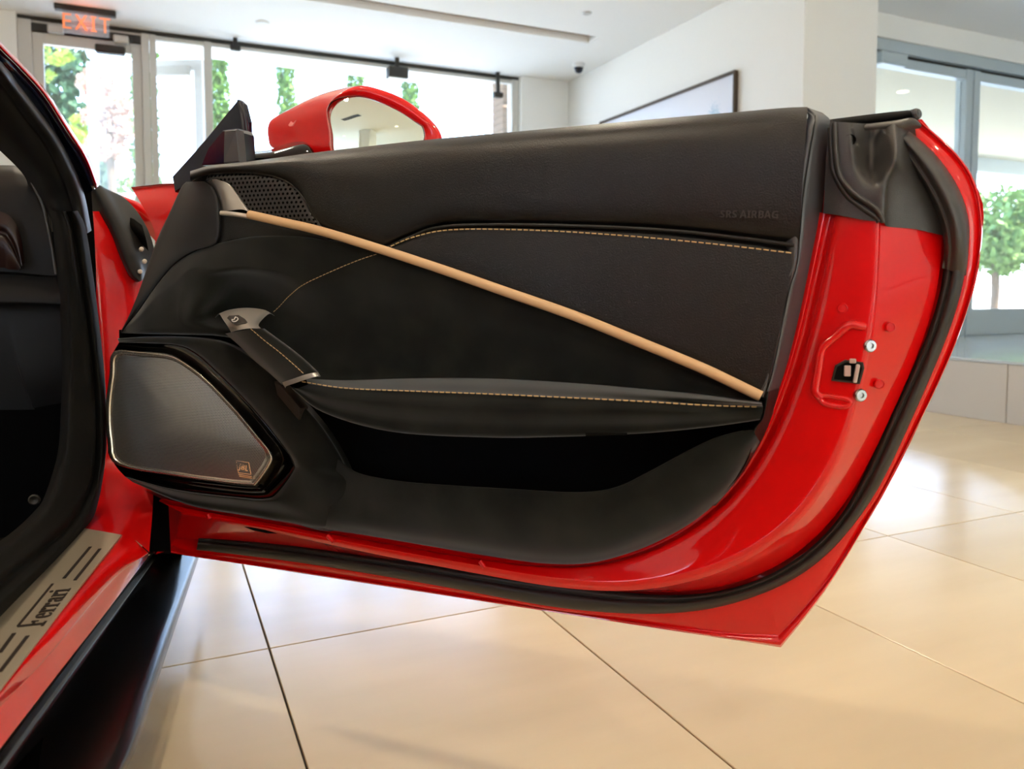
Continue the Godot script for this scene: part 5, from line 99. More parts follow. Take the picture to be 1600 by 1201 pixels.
	"carrier": [[0.122,0.7197,0.05,0.1815,0.7297,0.07,0.2925,0.7309,0.05,0.5221,0.7388,0.05,0.7466,0.7444,0.05,0.9444,0.7475,0.05,1.078,0.7483,0.05,1.1529,0.7495,0.05,1.1947,0.7438,0.045], [0.0257,0.6117,0.03,0.1718,0.6065,0.06,0.2975,0.6037,0.06,0.5264,0.5985,0.06,0.7504,0.6128,0.06,0.9477,0.6164,0.06,1.081,0.6209,0.06,1.1474,0.6272,0.06,1.1908,0.6261,0.055], [-0.0339,0.4595,0.05,0.1142,0.4675,0.05,0.2866,0.4696,0.05,0.5192,0.4725,0.05,0.7504,0.4757,0.06,0.9491,0.4781,0.06,1.0661,0.4796,0.06,1.1172,0.4802,0.06,1.1666,0.4807,0.058], [-0.0794,0.3407,0.05,0.1105,0.3486,0.05,0.2836,0.333,0.05,0.5177,0.3442,0.05,0.7466,0.3552,0.05,0.9482,0.3648,0.05,1.0414,0.3705,0.06,1.1022,0.3734,0.06,1.1376,0.3678,0.058], [-0.0845,0.2146,0.05,0.1061,0.2041,0.05,0.281,0.2177,0.05,0.5165,0.2361,0.05,0.7466,0.2438,0.05,0.9008,0.2562,0.05,1.0052,0.2741,0.05,1.0592,0.2875,0.05,1.1118,0.2971,0.056], [-0.0491,0.1628,0.06,0.1133,0.1345,0.06,0.2868,0.1281,0.06,0.5211,0.1193,0.06,0.7504,0.1142,0.06,0.8546,0.1208,0.06,0.9332,0.1458,0.06,0.9987,0.1865,0.06,1.0699,0.2354,0.06]],
}
const DOOR_AT := Vector3(0.013042, 0.226981, -1.666901)
const DOOR_ALONG := Vector3(0.701604, -0.000000, 0.712567)
const DOOR_IN := Vector3(-0.712567, 0.000000, 0.701604)
const CAR_AT := Vector3(-0.792495, 0.000000, -1.435949)
const CAR_RIGHT := Vector3(0.988561, -0.000000, 0.150820)
const CAR_BACK := Vector3(-0.150820, -0.000000, 0.988561)
const CEILING := 3.05

var rng := RandomNumberGenerator.new()
var m := {}

# ------------------------------------------------------------------ mesh building
class Shape:
	var v := PackedVector3Array()
	var n := PackedVector3Array()
	var t := PackedVector2Array()
	var i := PackedInt32Array()
	func corner(p: Vector3, nn: Vector3, uv: Vector2) -> void:
		v.append(p); n.append(nn); t.append(uv)
	# smooth grid of points, rows of equal length
	func grid(rows: Array) -> void:
		var h := rows.size()
		var w: int = rows[0].size()
		var base := v.size()
		var acc := PackedVector3Array()
		acc.resize(h * w)
		for a in h - 1:
			for b in w - 1:
				var p0: Vector3 = rows[a][b]
				var p1: Vector3 = rows[a][b + 1]
				var p2: Vector3 = rows[a + 1][b + 1]
				var p3: Vector3 = rows[a + 1][b]
				var nn := (p2 - p0).cross(p1 - p3)
				for k in [a * w + b, a * w + b + 1, (a + 1) * w + b + 1, (a + 1) * w + b]:
					acc[k] += nn
		for a in h:
			for b in w:
				var p: Vector3 = rows[a][b]
				corner(p, acc[a * w + b].normalized(), Vector2(p.x, -p.y))
		for a in h - 1:
			for b in w - 1:
				var k0 := base + a * w + b
				i.append_array([k0, k0 + 1, k0 + w + 1, k0, k0 + w + 1, k0 + w])
	func tri(a: Vector3, b: Vector3, c: Vector3) -> void:
		var nn := (c - a).cross(b - a).normalized()
		var k := v.size()
		for p in [a, b, c]:
			corner(p, nn, Vector2(p.x, -p.y))
		i.append_array([k, k + 1, k + 2])
	func quad(a: Vector3, b: Vector3, c: Vector3, d: Vector3) -> void:
		tri(a, b, c)
		tri(a, c, d)
	func face(pts: Array, from: Vector3) -> void:   # flat polygon that looks away from a point
		var mid := Vector3.ZERO
		for p in pts: mid += p
		mid /= pts.size()
		var nn: Vector3 = (pts[2] - pts[0]).cross(pts[1] - pts[0])
		var q := pts.duplicate()
		if nn.dot(mid - from) < 0: q.reverse()
		for k in range(1, q.size() - 1): tri(q[0], q[k], q[k + 1])
	# box with chamfered edges
	func box(c: Vector3, s: Vector3, bev := 0.0, bs := Basis.IDENTITY) -> void:
		var h := s / 2
		var e := minf(bev, minf(h.x, minf(h.y, h.z)) * 0.9)
		var P := func(x: float, y: float, z: float) -> Vector3: return c + bs * Vector3(x, y, z)
		var sg := [-1.0, 1.0]
		for ax in 3:
			for sa in sg:
				var q := []
				for k in [[-1, -1], [1, -1], [1, 1], [-1, 1]]:
					var d := Vector3.ZERO
					d[ax] = sa * h[ax]
					d[(ax + 1) % 3] = k[0] * (h[(ax + 1) % 3] - e)
					d[(ax + 2) % 3] = k[1] * (h[(ax + 2) % 3] - e)
					q.append(P.call(d.x, d.y, d.z))
				face(q, c)
		if e <= 0: return
		for ax in 3:
			for sa in sg:
				for sb in sg:
					var y := (ax + 1) % 3
					var z := (ax + 2) % 3
					var q := []
					for k in [[-1, 0], [1, 0], [1, 1], [-1, 1]]:
						var d := Vector3.ZERO
						d[ax] = k[0] * (h[ax] - e)
						d[y] = sa * (h[y] - (e if k[1] else 0.0))
						d[z] = sb * (h[z] - (0.0 if k[1] else e))
						q.append(P.call(d.x, d.y, d.z))
					face(q, c)
		for x in sg:
			for y in sg:
				for z in sg:
					face([P.call(x * h.x, y * (h.y - e), z * (h.z - e)), P.call(x * (h.x - e), y * h.y, z * (h.z - e)), P.call(x * (h.x - e), y * (h.y - e), z * h.z)], c)
	# tube of elliptic section along a path; rx lies along side, ry along up
	func tube(path: PackedVector3Array, rx: float, ry: float, up := Vector3.UP, sides := 10, caps := true, closed := false, tip := 1.0) -> void:
		var rows := []
		var cnt := path.size()
		for k in cnt:
			var a := path[posmod(k - 1, cnt)] if closed or k > 0 else path[k]
			var b := path[(k + 1) % cnt] if closed or k < cnt - 1 else path[k]
			var d := (b - a).normalized()
			var s := d.cross(up).normalized()
			var u := s.cross(d).normalized()
			var f := tip if not closed and (k == 0 or k == cnt - 1) else 1.0
			var ring := PackedVector3Array()
			for j in sides + 1:
				var g := TAU * j / sides
				ring.append(path[k] + s * cos(g) * rx * f + u * sin(g) * ry * f)
			rows.append(ring)
		if closed: rows.append(rows[0])
		grid(rows)
		if caps and not closed:
			for e in [0, cnt - 1]:
				var ring: PackedVector3Array = rows[e]
				face(Array(ring.slice(0, sides)), path[1] if e == 0 else path[cnt - 2])
	# turned profile: pts are (radius, height) about an axis
	func lathe(pts: Array, at: Vector3, axis: Vector3, sides := 20) -> void:
		var x := axis.cross(Vector3(0.31, 0.87, 0.4)).normalized()
		var y := axis.cross(x).normalized()
		var rows := []
		for p in pts:
			var ring := PackedVector3Array()
			for j in sides + 1:
				var g := TAU * j / sides
				ring.append(at + axis * p[1] + (x * cos(g) + y * sin(g)) * p[0])
			rows.append(ring)
		for k in rows.size() - 1: grid([rows[k], rows[k + 1]])
	# flat outline pushed back along a vector, with a chamfered front edge
	func slab(o: PackedVector3Array, back: Vector3, bev := 0.0) -> void:
		var c := Vector3.ZERO
		for p in o: c += p
		c /= o.size()
		var far := c + back * 0.5
		var front := PackedVector3Array()
		var up := back.normalized()
		for p in o:
			front.append(p.move_toward(c, bev))
		var ax := (o[1] - o[0]).normalized()
		var nn := Vector3.ZERO
		for k in o.size(): nn += (o[k] - c).cross(o[(k + 1) % o.size()] - c)
		nn = nn.normalized()
		var ay := nn.cross(ax).normalized()
		var flat := PackedVector2Array()
		for p in front: flat.append(Vector2((p - c).dot(ax), (p - c).dot(ay)))
		var ids := Geometry2D.triangulate_polygon(flat)
		for k in range(0, ids.size(), 3):
			face([front[ids[k]], front[ids[k + 1]], front[ids[k + 2]]], far)
			face([o[ids[k]] + back, o[ids[k + 1]] + back, o[ids[k + 2]] + back], far)
		for k in o.size():
			var q := (k + 1) % o.size()
			var a := o[k] + up * bev
			var b := o[q] + up * bev
			if bev > 0: face([front[k], front[q], b, a], far)
			face([a, b, o[q] + back, o[k] + back], far)
	func mesh() -> ArrayMesh:
		var a := []
		a.resize(Mesh.ARRAY_MAX)
		a[Mesh.ARRAY_VERTEX] = v
		a[Mesh.ARRAY_NORMAL] = n
		a[Mesh.ARRAY_TEX_UV] = t
		a[Mesh.ARRAY_INDEX] = i
		var r := ArrayMesh.new()
		r.add_surface_from_arrays(Mesh.PRIMITIVE_TRIANGLES, a)
		return r

func curve(p: PackedVector3Array, s: int, sharp: Array = []) -> PackedVector3Array:
	var out := PackedVector3Array()
	var last := p.size() - 1
	for k in last:
		var a := p[k - 1] if k > 0 and not k in sharp else p[k] * 2 - p[k + 1]
		var d := p[k + 2] if k + 2 <= last and not (k + 1) in sharp else p[k + 1] * 2 - p[k]
		for j in s:
			out.append(p[k].cubic_interpolate(p[k + 1], a, d, float(j) / s))
	out.append(p[last])
	return out

func rail(key: String, row := 0) -> PackedVector3Array:
	var f: Array = RAILS[key][row]
	var out := PackedVector3Array()
	for k in range(0, f.size(), 3): out.append(Vector3(f[k], f[k + 1], f[k + 2]))
	return out

# surface through the named rails; sharp knots along and across stay creased
func loft(st: Shape, key: String, sa := 4, sc := 3, sharp_a: Array = [], sharp_c: Array = [], closed := false) -> void:
	var rows := []
	for r in RAILS[key].size():
		var p := rail(key, r)
		if closed:
			var q := PackedVector3Array([p[p.size() - 1]])
			q.append_array(p)
			q.append(p[0])
			q.append(p[1])
			var c := curve(q, sa)
			rows.append(c.slice(sa, c.size() - sa))
		else:
			rows.append(curve(p, sa, sharp_a))
	var cols := []
	for b in rows[0].size():
		var p := PackedVector3Array()
		for r in rows: p.append(r[b])
		cols.append(curve(p, sc, sharp_c))
	var full := []
	for a in cols[0].size():
		var r := PackedVector3Array()
		for c in cols: r.append(c[a])
		full.append(r)
	var ca := [0]
	for k in sharp_c: ca.append(k * sc)
	ca.append(full.size() - 1)
	var cb := [0]
	for k in sharp_a: cb.append(k * sa)
	cb.append(rows[0].size() - 1)
	for x in ca.size() - 1:
		for y in cb.size() - 1:
			var part := []
			for a in range(ca[x], ca[x + 1] + 1): part.append(full[a].slice(cb[y], cb[y + 1] + 1))
			st.grid(part)

func lofted(key: String, sa := 4, sc := 3, sharp_a: Array = [], sharp_c: Array = [], closed := false) -> Shape:
	var st := Shape.new()
	loft(st, key, sa, sc, sharp_a, sharp_c, closed)
	return st

func stitches(st: Shape, path: PackedVector3Array, up: Vector3, long := 0.0062, gap := 0.0026, r := 0.00085) -> void:
	var c := Curve3D.new()
	c.bake_interval = 0.002
	for p in path: c.add_point(p)
	var at := 0.0
	while at + long < c.get_baked_length():
		var a := c.sample_baked(at)
		var b := c.sample_baked(at + long)
		st.tube(PackedVector3Array([a, a.lerp(b, 0.5) + up * 0.0007, b]), r, r, up, 5, false)
		at += long + gap

# lays a path on a surface of the door, a little proud of it
func drape(path: PackedVector3Array, st: Shape, lift: float) -> PackedVector3Array:
	var out := PackedVector3Array()
	for p in path:
		var best := p.z
		var q := Vector2(p.x, p.y)
		for k in range(0, st.i.size(), 3):
			var a := st.v[st.i[k]]
			var b := st.v[st.i[k + 1]]
			var c := st.v[st.i[k + 2]]
			if absf(a.x - p.x) > 0.06 or absf(a.y - p.y) > 0.06: continue
			if Geometry2D.point_is_inside_triangle(q, Vector2(a.x, a.y), Vector2(b.x, b.y), Vector2(c.x, c.y)):
				var nn := (c - a).cross(b - a)
				if absf(nn.z) > 1e-12: best = a.z - ((p.x - a.x) * nn.x + (p.y - a.y) * nn.y) / nn.z
		out.append(Vector3(p.x, p.y, best + lift))
	return out

# ------------------------------------------------------------------ nodes
var taken := {}
func numbered(called: String) -> String:
	taken[called] = taken.get(called, -1) + 1
	return called if taken[called] == 0 else "%s_%03d" % [called, taken[called]]

func obj(called: String, st, material: Material, parent: Node = null) -> MeshInstance3D:
	var o := MeshInstance3D.new()
	o.name = called if parent else numbered(called)
	o.mesh = st if st is Mesh else st.mesh()
	o.material_override = null
	if o.mesh is ArrayMesh: o.mesh.surface_set_material(0, material)
	else: o.material_override = material
	(parent if parent else self).add_child(o, true)
	return o

func thing(called: String, label: String, category: String, at := Vector3.ZERO, group := "") -> Node3D:
	var o := Node3D.new()
	o.name = numbered(called)
	add_child(o)
	o.position = at
	tag(o, label, category, group)
	return o

func tag(o: Node, label: String, category := "", group := "") -> Node:
	o.set_meta("label", label)
	if category: o.set_meta("category", category)
	if group: o.set_meta("group", group)
	return o

func struct(called: String, st, material: Material, label := "") -> MeshInstance3D:
	var o := obj(called, st, material)
	o.set_meta("kind", "structure")
	if label: o.set_meta("label", label)
	return o

func note(o: Node, label: String) -> Node:   # label for a part that looks different from its thing
	o.set_meta("label", label)
	return o

func stuff(o: Node) -> Node:
	o.set_meta("kind", "stuff")
	return o

func boxed(lo: Vector3, hi: Vector3, bev := 0.0) -> Shape:
	var st := Shape.new()
	st.box((lo + hi) / 2, hi - lo, bev)
	return st

# ------------------------------------------------------------------ materials
func mat(called: String, c: Color, rough := 0.5, metal := 0.0, spec := 0.5) -> StandardMaterial3D:
	var k := StandardMaterial3D.new()
	k.albedo_color = c
	k.roughness = rough
	k.metallic = metal
	k.metallic_specular = spec
	m[called] = k
	return k

func noise_image(size: int, freq: float, octaves := 3, seed_ := 1) -> Image:
	var f := FastNoiseLite.new()
	f.seed = seed_
	f.noise_type = FastNoiseLite.TYPE_SIMPLEX_SMOOTH
	f.frequency = freq
	f.fractal_octaves = octaves
	return f.get_seamless_image(size, size)

func tone_image(size: int, freq: float, lo: Color, hi: Color, octaves := 4, seed_ := 1) -> ImageTexture:
	var g := noise_image(size, freq, octaves, seed_)
	var im := Image.create(size, size, true, Image.FORMAT_RGB8)
	for y in size:
		for x in size:
			im.set_pixel(x, y, lo.lerp(hi, g.get_pixel(x, y).r))
	im.generate_mipmaps()
	return ImageTexture.create_from_image(im)

func bumps(k: StandardMaterial3D, size: int, freq: float, depth: float, scale: float, octaves := 3) -> void:
	var im := noise_image(size, freq, octaves, 7)
	im.convert(Image.FORMAT_RGBA8)
	im.bump_map_to_normal_map(depth)
	k.normal_enabled = true
	k.normal_texture = ImageTexture.create_from_image(im)
	k.uv1_triplanar = true
	k.uv1_scale = Vector3.ONE * scale

func holes(px: int, radius: float, metal_color: Color) -> ImageTexture:   # one cell of staggered round holes, cut out by alpha
	var im := Image.create(px, int(px * 1.732), false, Image.FORMAT_RGBA8)
	var hgt := im.get_height()
	for y in hgt:
		for x in px:
			var near := 9.0
			for c in [Vector2(0, 0), Vector2(1, 0), Vector2(0.5, 0.866), Vector2(0, 1.732), Vector2(1, 1.732)]:
				near = minf(near, Vector2(x / float(px), y / float(hgt) * 1.732).distance_to(c))
			im.set_pixel(x, y, Color(metal_color, 0.0 if near < radius else 1.0))
	return ImageTexture.create_from_image(im)

func paint(called: String, c: Color) -> void:
	var k := mat(called, c, 0.4, 0.0, 0.25)
	k.clearcoat_enabled = true
	k.clearcoat = 1.0
	k.clearcoat_roughness = 0.03

func materials() -> void:
	paint("red", Color(0.82, 0.0, 0.01))
	mat("leather", Color(0.082, 0.081, 0.08), 0.45, 0, 0.42)
	bumps(m.leather, 256, 0.09, 1.2, 14.0)
	mat("grey_and_lit_leather", Color(0.23, 0.24, 0.255), 0.46, 0, 0.55)  # window light painted into the trim end; plain grey elsewhere
	mat("leather_navy", Color(0.125, 0.127, 0.135), 0.5, 0, 0.45)
	mat("suede", Color(1, 1, 1), 0.95, 0, 0.15)
	m.suede.albedo_texture = tone_image(256, 0.012, Color(0.042, 0.048, 0.044), Color(0.128, 0.131, 0.115))
	m.suede.uv1_triplanar = true
	m.suede.uv1_scale = Vector3.ONE * 3.0
	m.suede.rim_enabled = true
	m.suede.rim = 0.45
	m.suede.rim_tint = 0.6
	mat("plastic", Color(0.2, 0.195, 0.185), 0.4, 0, 0.5)
	bumps(m.plastic, 256, 0.12, 1.5, 20.0)
	mat("rubber", Color(0.18, 0.18, 0.17), 0.45, 0, 0.4)
	mat("dark_trim", Color(0.095, 0.093, 0.092), 0.5, 0, 0.35)
	mat("opening_rubber", Color(0.095, 0.095, 0.092), 0.8, 0, 0.2)
	mat("emblem", Color(0.9, 0.5, 0.47), 0.5)
	mat("void", Color(0.02, 0.02, 0.022), 0.8, 0, 0.2)
	mat("carpet", Color(0.035, 0.035, 0.036), 1.0, 0, 0.05)
	mat("gloss_black", Color(0.012, 0.012, 0.013), 0.06, 0, 0.5)
	mat("blue_black", Color(0.035, 0.06, 0.13), 0.16, 0, 0.5)
	mat("beige", Color(0.8, 0.66, 0.5), 0.5, 0, 0.35)
	mat("thread", Color(0.78, 0.66, 0.48), 0.8, 0, 0.2)
	mat("thread_dark", Color(0.03, 0.03, 0.035), 0.8, 0, 0.2)
	mat("silver", Color(0.8, 0.78, 0.75), 0.3, 0.65)
	mat("chrome", Color(0.6, 0.6, 0.6), 0.25, 1.0)
	mat("mirror", Color(0.84, 0.88, 0.84), 0.0, 1.0)
	mat("grille", Color(1, 1, 1), 0.38, 0.75)
	m.grille.albedo_texture = holes(48, 0.29, Color(0.68, 0.675, 0.655))
	m.grille.transparency = BaseMaterial3D.TRANSPARENCY_ALPHA_SCISSOR
	m.grille.alpha_scissor_threshold = 0.5
	m.grille.uv1_scale = Vector3(330, 330 / 1.732, 1)
	mat("grille_rim", Color(0.82, 0.79, 0.74), 0.25, 0.85)
	mat("perforated", Color(1, 1, 1), 0.5)
	m.perforated.albedo_texture = holes(48, 0.27, Color(0.11, 0.11, 0.11))
	m.perforated.transparency = BaseMaterial3D.TRANSPARENCY_ALPHA_SCISSOR
	m.perforated.alpha_scissor_threshold = 0.5
	m.perforated.uv1_scale = Vector3(120, 120 / 1.732, 1)
	mat("plate", Color(0.72, 0.68, 0.6), 0.42, 0.55)
	mat("engraved", Color(0.13, 0.09, 0.06), 0.6)
	mat("gold", Color(0.95, 0.77, 0.58), 0.4, 0.2)
	mat("icon", Color(0.85, 0.85, 0.83), 0.5)
	mat("tan_trim", Color(0.16, 0.13, 0.1), 0.8)
	mat("wood_trim", Color(0.13, 0.045, 0.025), 0.35)
	mat("skirt", Color(0.045, 0.045, 0.047), 0.26, 0, 0.6)
	mat("emboss", Color(0.14, 0.135, 0.13), 0.6)
	# the place
	mat("white_wall", Color(0.92, 0.92, 0.9), 0.85, 0, 0.3)
	mat("ceiling", Color(0.94, 0.935, 0.92), 0.9, 0, 0.3)
	mat("slot", Color(0.62, 0.54, 0.44), 0.9)
	mat("grout", Color(0.2, 0.17, 0.13), 0.9)
	mat("frame", Color(0.78, 0.77, 0.74), 0.45, 0.1)
	mat("frame_blue", Color(0.7, 0.75, 0.77), 0.4, 0.1)
	mat("dark_metal", Color(0.2, 0.19, 0.17), 0.5, 0.4)
	mat("white_metal", Color(0.86, 0.86, 0.85), 0.4)
	mat("glass", Color(0.92, 0.97, 0.96, 0.06), 0.0)
	m.glass.transparency = BaseMaterial3D.TRANSPARENCY_ALPHA
	mat("acrylic", Color(0.8, 0.85, 0.9, 0.25), 0.02)
	m.acrylic.transparency = BaseMaterial3D.TRANSPARENCY_ALPHA
	mat("exit_red", Color(1.0, 0.62, 0.42), 0.5)
	m.exit_red.emission_enabled = true
	m.exit_red.emission = Color(1.0, 0.55, 0.32)
	m.exit_red.emission_energy_multiplier = 0.35
	mat("lamp", Color(1, 0.95, 0.85), 0.5)
	m.lamp.emission_enabled = true
	m.lamp.emission = Color(1.0, 0.9, 0.74)
	m.lamp.emission_energy_multiplier = 3.0
	mat("picture_frame", Color(0.27, 0.21, 0.15), 0.5)
	mat("concrete", Color(0.86, 0.85, 0.82), 0.9)
	mat("unseen_facade", Color(0.94, 0.86, 0.7), 0.9)  # pale warm tone chosen for its reflection in the door end
	mat("canopy", Color(0.9, 0.9, 0.88), 0.9)
	mat("soffit", Color(0.78, 0.74, 0.62), 0.9)
	mat("platform", Color(0.74, 0.72, 0.68), 0.6)
	mat("platform_top", Color(0.72, 0.76, 0.78), 0.12)
	mat("brick", Color(0.5, 0.42, 0.36), 0.9)
	mat("bark", Color(0.36, 0.3, 0.24), 0.9)
	for k in [["leaf_cypress", Color(0.27, 0.42, 0.1)], ["leaf_dark", Color(0.12, 0.28, 0.17)], ["leaf_lime", Color(0.45, 0.53, 0.16)], ["leaf_pale", Color(0.7, 0.57, 0.5)], ["leaf_mid", Color(0.34, 0.46, 0.2)]]:
		var l := mat(k[0], k[1], 0.7)
		l.backlight_enabled = true
		l.backlight = k[1] * 0.5

# ------------------------------------------------------------------ start
func _ready() -> void:
	rng.seed = 4242
	camera()
	daylight()
	materials()
	room()
	outside()
	fittings()
	car()

func camera() -> void:
	var c := Camera3D.new()
	c.name = "camera"
	add_child(c)
	var a := CameraAttributesPhysical.new()
	a.frustum_focal_length = 26.0
	a.exposure_aperture = 5.0
	a.frustum_focus_distance = 1.35
	a.frustum_near = 0.05
	a.frustum_far = 400.0
	c.attributes = a
	c.projection = Camera3D.PROJECTION_FRUSTUM
	c.size = c.near * 1201.0 / 1215.0
	c.frustum_offset = Vector2(0, -c.near * 70.5 / 1215.0)
	c.position = Vector3(0, 0.744, 0)
	c.rotation = Vector3(deg_to_rad(-3.3913), deg_to_rad(-24.5), 0)
	c.current = true

func daylight() -> void:
	var e := Environment.new()
	e.background_mode = Environment.BG_SKY
	var s := ProceduralSkyMaterial.new()
	s.sky_top_color = Color(0.55, 0.75, 1.0)
	s.sky_horizon_color = Color(0.92, 0.96, 1.0)
	s.ground_horizon_color = Color(0.85, 0.86, 0.85)
	s.ground_bottom_color = Color(0.6, 0.6, 0.58)
	s.sky_energy_multiplier = 2.4
	s.ground_energy_multiplier = 2.0
	e.sky = Sky.new()
	e.sky.sky_material = s
	e.tonemap_mode = Environment.TONE_MAPPER_LINEAR
	e.tonemap_exposure = 1.22
	e.sdfgi_enabled = true
	e.ssao_enabled = true
	e.ssil_enabled = true
	var w := WorldEnvironment.new()
	w.name = "surroundings"
	w.environment = e
	add_child(w)
	var sun := DirectionalLight3D.new()
	sun.name = "sun"
	sun.light_color = Color(1.0, 0.96, 0.88)
	sun.light_energy = 9.0
	sun.light_angular_distance = 0.55
	sun.shadow_enabled = true
	add_child(sun)
	sun.look_at_from_position(Vector3(9, 22, 11), Vector3.ZERO)

# ------------------------------------------------------------------ the room
func room() -> void:
	# floor: large porcelain tiles 0.61 x 1.22 with thin joints over a bed
	var tones := []
	for k in 4:
		var t := mat("tile_%d" % k, Color(1, 1, 1), 0.2, 0, 0.5)
		var d := 0.012 * (k - 1.5)
		t.albedo_texture = tone_image(256, 0.008 + 0.002 * k, Color(0.79 + d, 0.715 + d, 0.585 + d), Color(0.845 + d, 0.775 + d, 0.645 + d), 5, 20 + k)
		t.uv1_scale = Vector3(0.5, 1.1, 1)
		tones.append(t)
	var bed := struct("floor", boxed(Vector3(-6.7, -0.25, -7.9), Vector3(12.2, -0.004, 9.2)), m.grout, "pale stone tile floor with thin dark joints")
	var proto := Shape.new()
	proto.box(Vector3.ZERO, Vector3(0.6065, 0.02, 1.2165), 0.0012)
	for k in proto.v.size(): proto.t[k] = Vector2(proto.v[k].x * 0.35, proto.v[k].z * 0.9)
	var tile_mesh := proto.mesh()
	for a in range(-10, 7):
		for b in range(-7, 7):
			var o := MeshInstance3D.new()
			o.name = "tile"
			o.mesh = tile_mesh
			o.material_override = tones[rng.randi() % 4]
			o.position = Vector3(0.196 + 0.61 * (a + 0.5), -0.01, -1.66 + 1.22 * (b + 1.5))
			if rng.randf() < 0.5: o.rotation.y = PI
			bed.add_child(o, true)
	# walls, all with thickness
	struct("wall_front", boxed(Vector3(-6.7, 0, -7.95), Vector3(-1.0, CEILING, -7.62)), m.white_wall, "white wall to the left of the glazed front")
	var wr := struct("wall_front_end", boxed(Vector3(3.58, 0, -7.95), Vector3(4.2, CEILING, -7.62)), m.white_wall, "white wall between the glazed front and the picture wall")
	wr.name = "wall_corner"
	struct("wall_right", boxed(Vector3(4.15, 0, -8.0), Vector3(4.86, CEILING, -4.19), 0.004), m.white_wall, "thick white wall that carries the framed picture")
	struct("wall_left", boxed(Vector3(-6.7, 0, -7.95), Vector3(-6.5, CEILING, 2.5)), m.white_wall)
	struct("wall_left_pier", boxed(Vector3(-6.7, 0, 7.5), Vector3(-6.5, CEILING, 9.2)), m.white_wall)
	struct("wall_left_apron", boxed(Vector3(-6.7, 0, 2.5), Vector3(-6.5, 0.3, 7.5)), m.white_wall)
	struct("wall_back", boxed(Vector3(8.0, 0, 9.0), Vector3(12.2, CEILING, 9.2)), m.white_wall)
	struct("wall_back_pier", boxed(Vector3(-6.7, 0, 9.0), Vector3(0.5, CEILING, 9.2)), m.white_wall)
	struct("wall_far_right", boxed(Vector3(12.0, 0, -4.9), Vector3(12.2, CEILING, 9.2)), m.white_wall)
	# ceiling with a recessed linear slot
	var c := struct("ceiling", boxed(Vector3(-6.7, CEILING, -6.19), Vector3(12.2, 3.35, 9.2)), m.ceiling, "white plaster ceiling")
	obj("strip", boxed(Vector3(-6.7, CEILING, -8.0), Vector3(4.9, 3.35, -6.38)), m.ceiling, c)
	obj("strip", boxed(Vector3(3.68, CEILING, -6.38), Vector3(4.9, 3.35, -6.19)), m.ceiling, c)
	var slot := struct("trim_1", boxed(Vector3(-6.7, 3.11, -6.379), Vector3(3.679, 3.34, -6.191)), m.slot, "tan recessed slot in the ceiling")
	note(slot, "tan recessed slot in the ceiling")
	# column seen in the door mirror
	struct("wall_column", boxed(Vector3(-3.75, 0, 3.6), Vector3(-3.3, CEILING, 4.05), 0.01), m.white_wall, "square white column behind the camera")
	# front glazing
	var w := Node3D.new()
	w.name = numbered("window_1")
	w.set_meta("kind", "structure")
	w.set_meta("label", "wide shop front glazing in a grey metal frame")
	add_child(w)
	var z0 := -7.8
	var z1 := -7.68
	obj("head", boxed(Vector3(-1.0, 3.02, z0), Vector3(3.58, CEILING, z1), 0.004), m.dark_metal, w)
	obj("head_rail", boxed(Vector3(-1.0, 2.985, z0 + 0.03), Vector3(3.58, 3.02, z1 - 0.02), 0.003), m.frame, w)
	for a in [[-1.0, -0.9], [-0.075, -0.01], [-0.008, 0.045], [0.438, 0.505], [3.5, 3.58]]:
		obj("mullion", boxed(Vector3(a[0], 0, z0), Vector3(a[1], 3.02, z1), 0.004), m.frame, w)
	obj("sill", boxed(Vector3(-0.07, 0, z0), Vector3(3.58, 0.08, z1), 0.004), m.frame, w)
	obj("pane", boxed(Vector3(0.045, 0.08, -7.745), Vector3(0.438, 2.99, -7.735)), m.glass, w)
	obj("pane", boxed(Vector3(0.505, 0.08, -7.745), Vector3(3.5, 2.99, -7.735)), m.glass, w)
	obj("transom", boxed(Vector3(-0.9, 2.932, -7.79), Vector3(-0.075, 3.0, -7.69), 0.004), m.dark_metal, w)
	# glazed entrance door in the frame
	var d := Node3D.new()
	d.name = numbered("door_1")
	d.set_meta("kind", "structure")
	d.set_meta("label", "closed glass door with a grey frame under the exit sign")
	add_child(d)
	obj("stile", boxed(Vector3(-0.9, 0, -7.77), Vector3(-0.82, 2.93, -7.71), 0.004), m.frame, d)
	obj("stile", boxed(Vector3(-0.15, 0, -7.77), Vector3(-0.075, 2.93, -7.71), 0.004), m.frame, d)
	obj("top_rail", boxed(Vector3(-0.82, 2.84, -7.77), Vector3(-0.15, 2.93, -7.71), 0.004), m.frame, d)
	obj("bottom_rail", boxed(Vector3(-0.82, 0, -7.77), Vector3(-0.15, 0.2, -7.71), 0.004), m.frame, d)
	obj("pane", boxed(Vector3(-0.82, 0.2, -7.745), Vector3(-0.15, 2.84, -7.735)), m.glass, d)
	obj("closer", boxed(Vector3(-0.78, 2.92, -7.7), Vector3(-0.66, 2.985, -7.62), 0.01), m.frame, d)
	obj("closer", boxed(Vector3(-0.29, 2.9, -7.7), Vector3(-0.17, 2.965, -7.62), 0.01), m.frame, d)
	obj("closer_arm", boxed(Vector3(-0.43, 2.8, -7.7), Vector3(-0.2, 2.87, -7.62), 0.01), m.dark_metal, d)
	# white outer door leaf standing open on the pavement
	var leaf := Node3D.new()
	leaf.name = numbered("door_2")
	leaf.set_meta("kind", "structure")
	leaf.set_meta("label", "white framed glass door leaf standing open outside")
	add_child(leaf)
	leaf.position = Vector3(0.44, 0, -7.86)
	leaf.rotation.y = atan2(0.527, -0.977) 
	obj("top_rail", boxed(Vector3(0, 2.8, -0.025), Vector3(1.11, 2.9, 0.025), 0.004), m.white_metal, leaf)
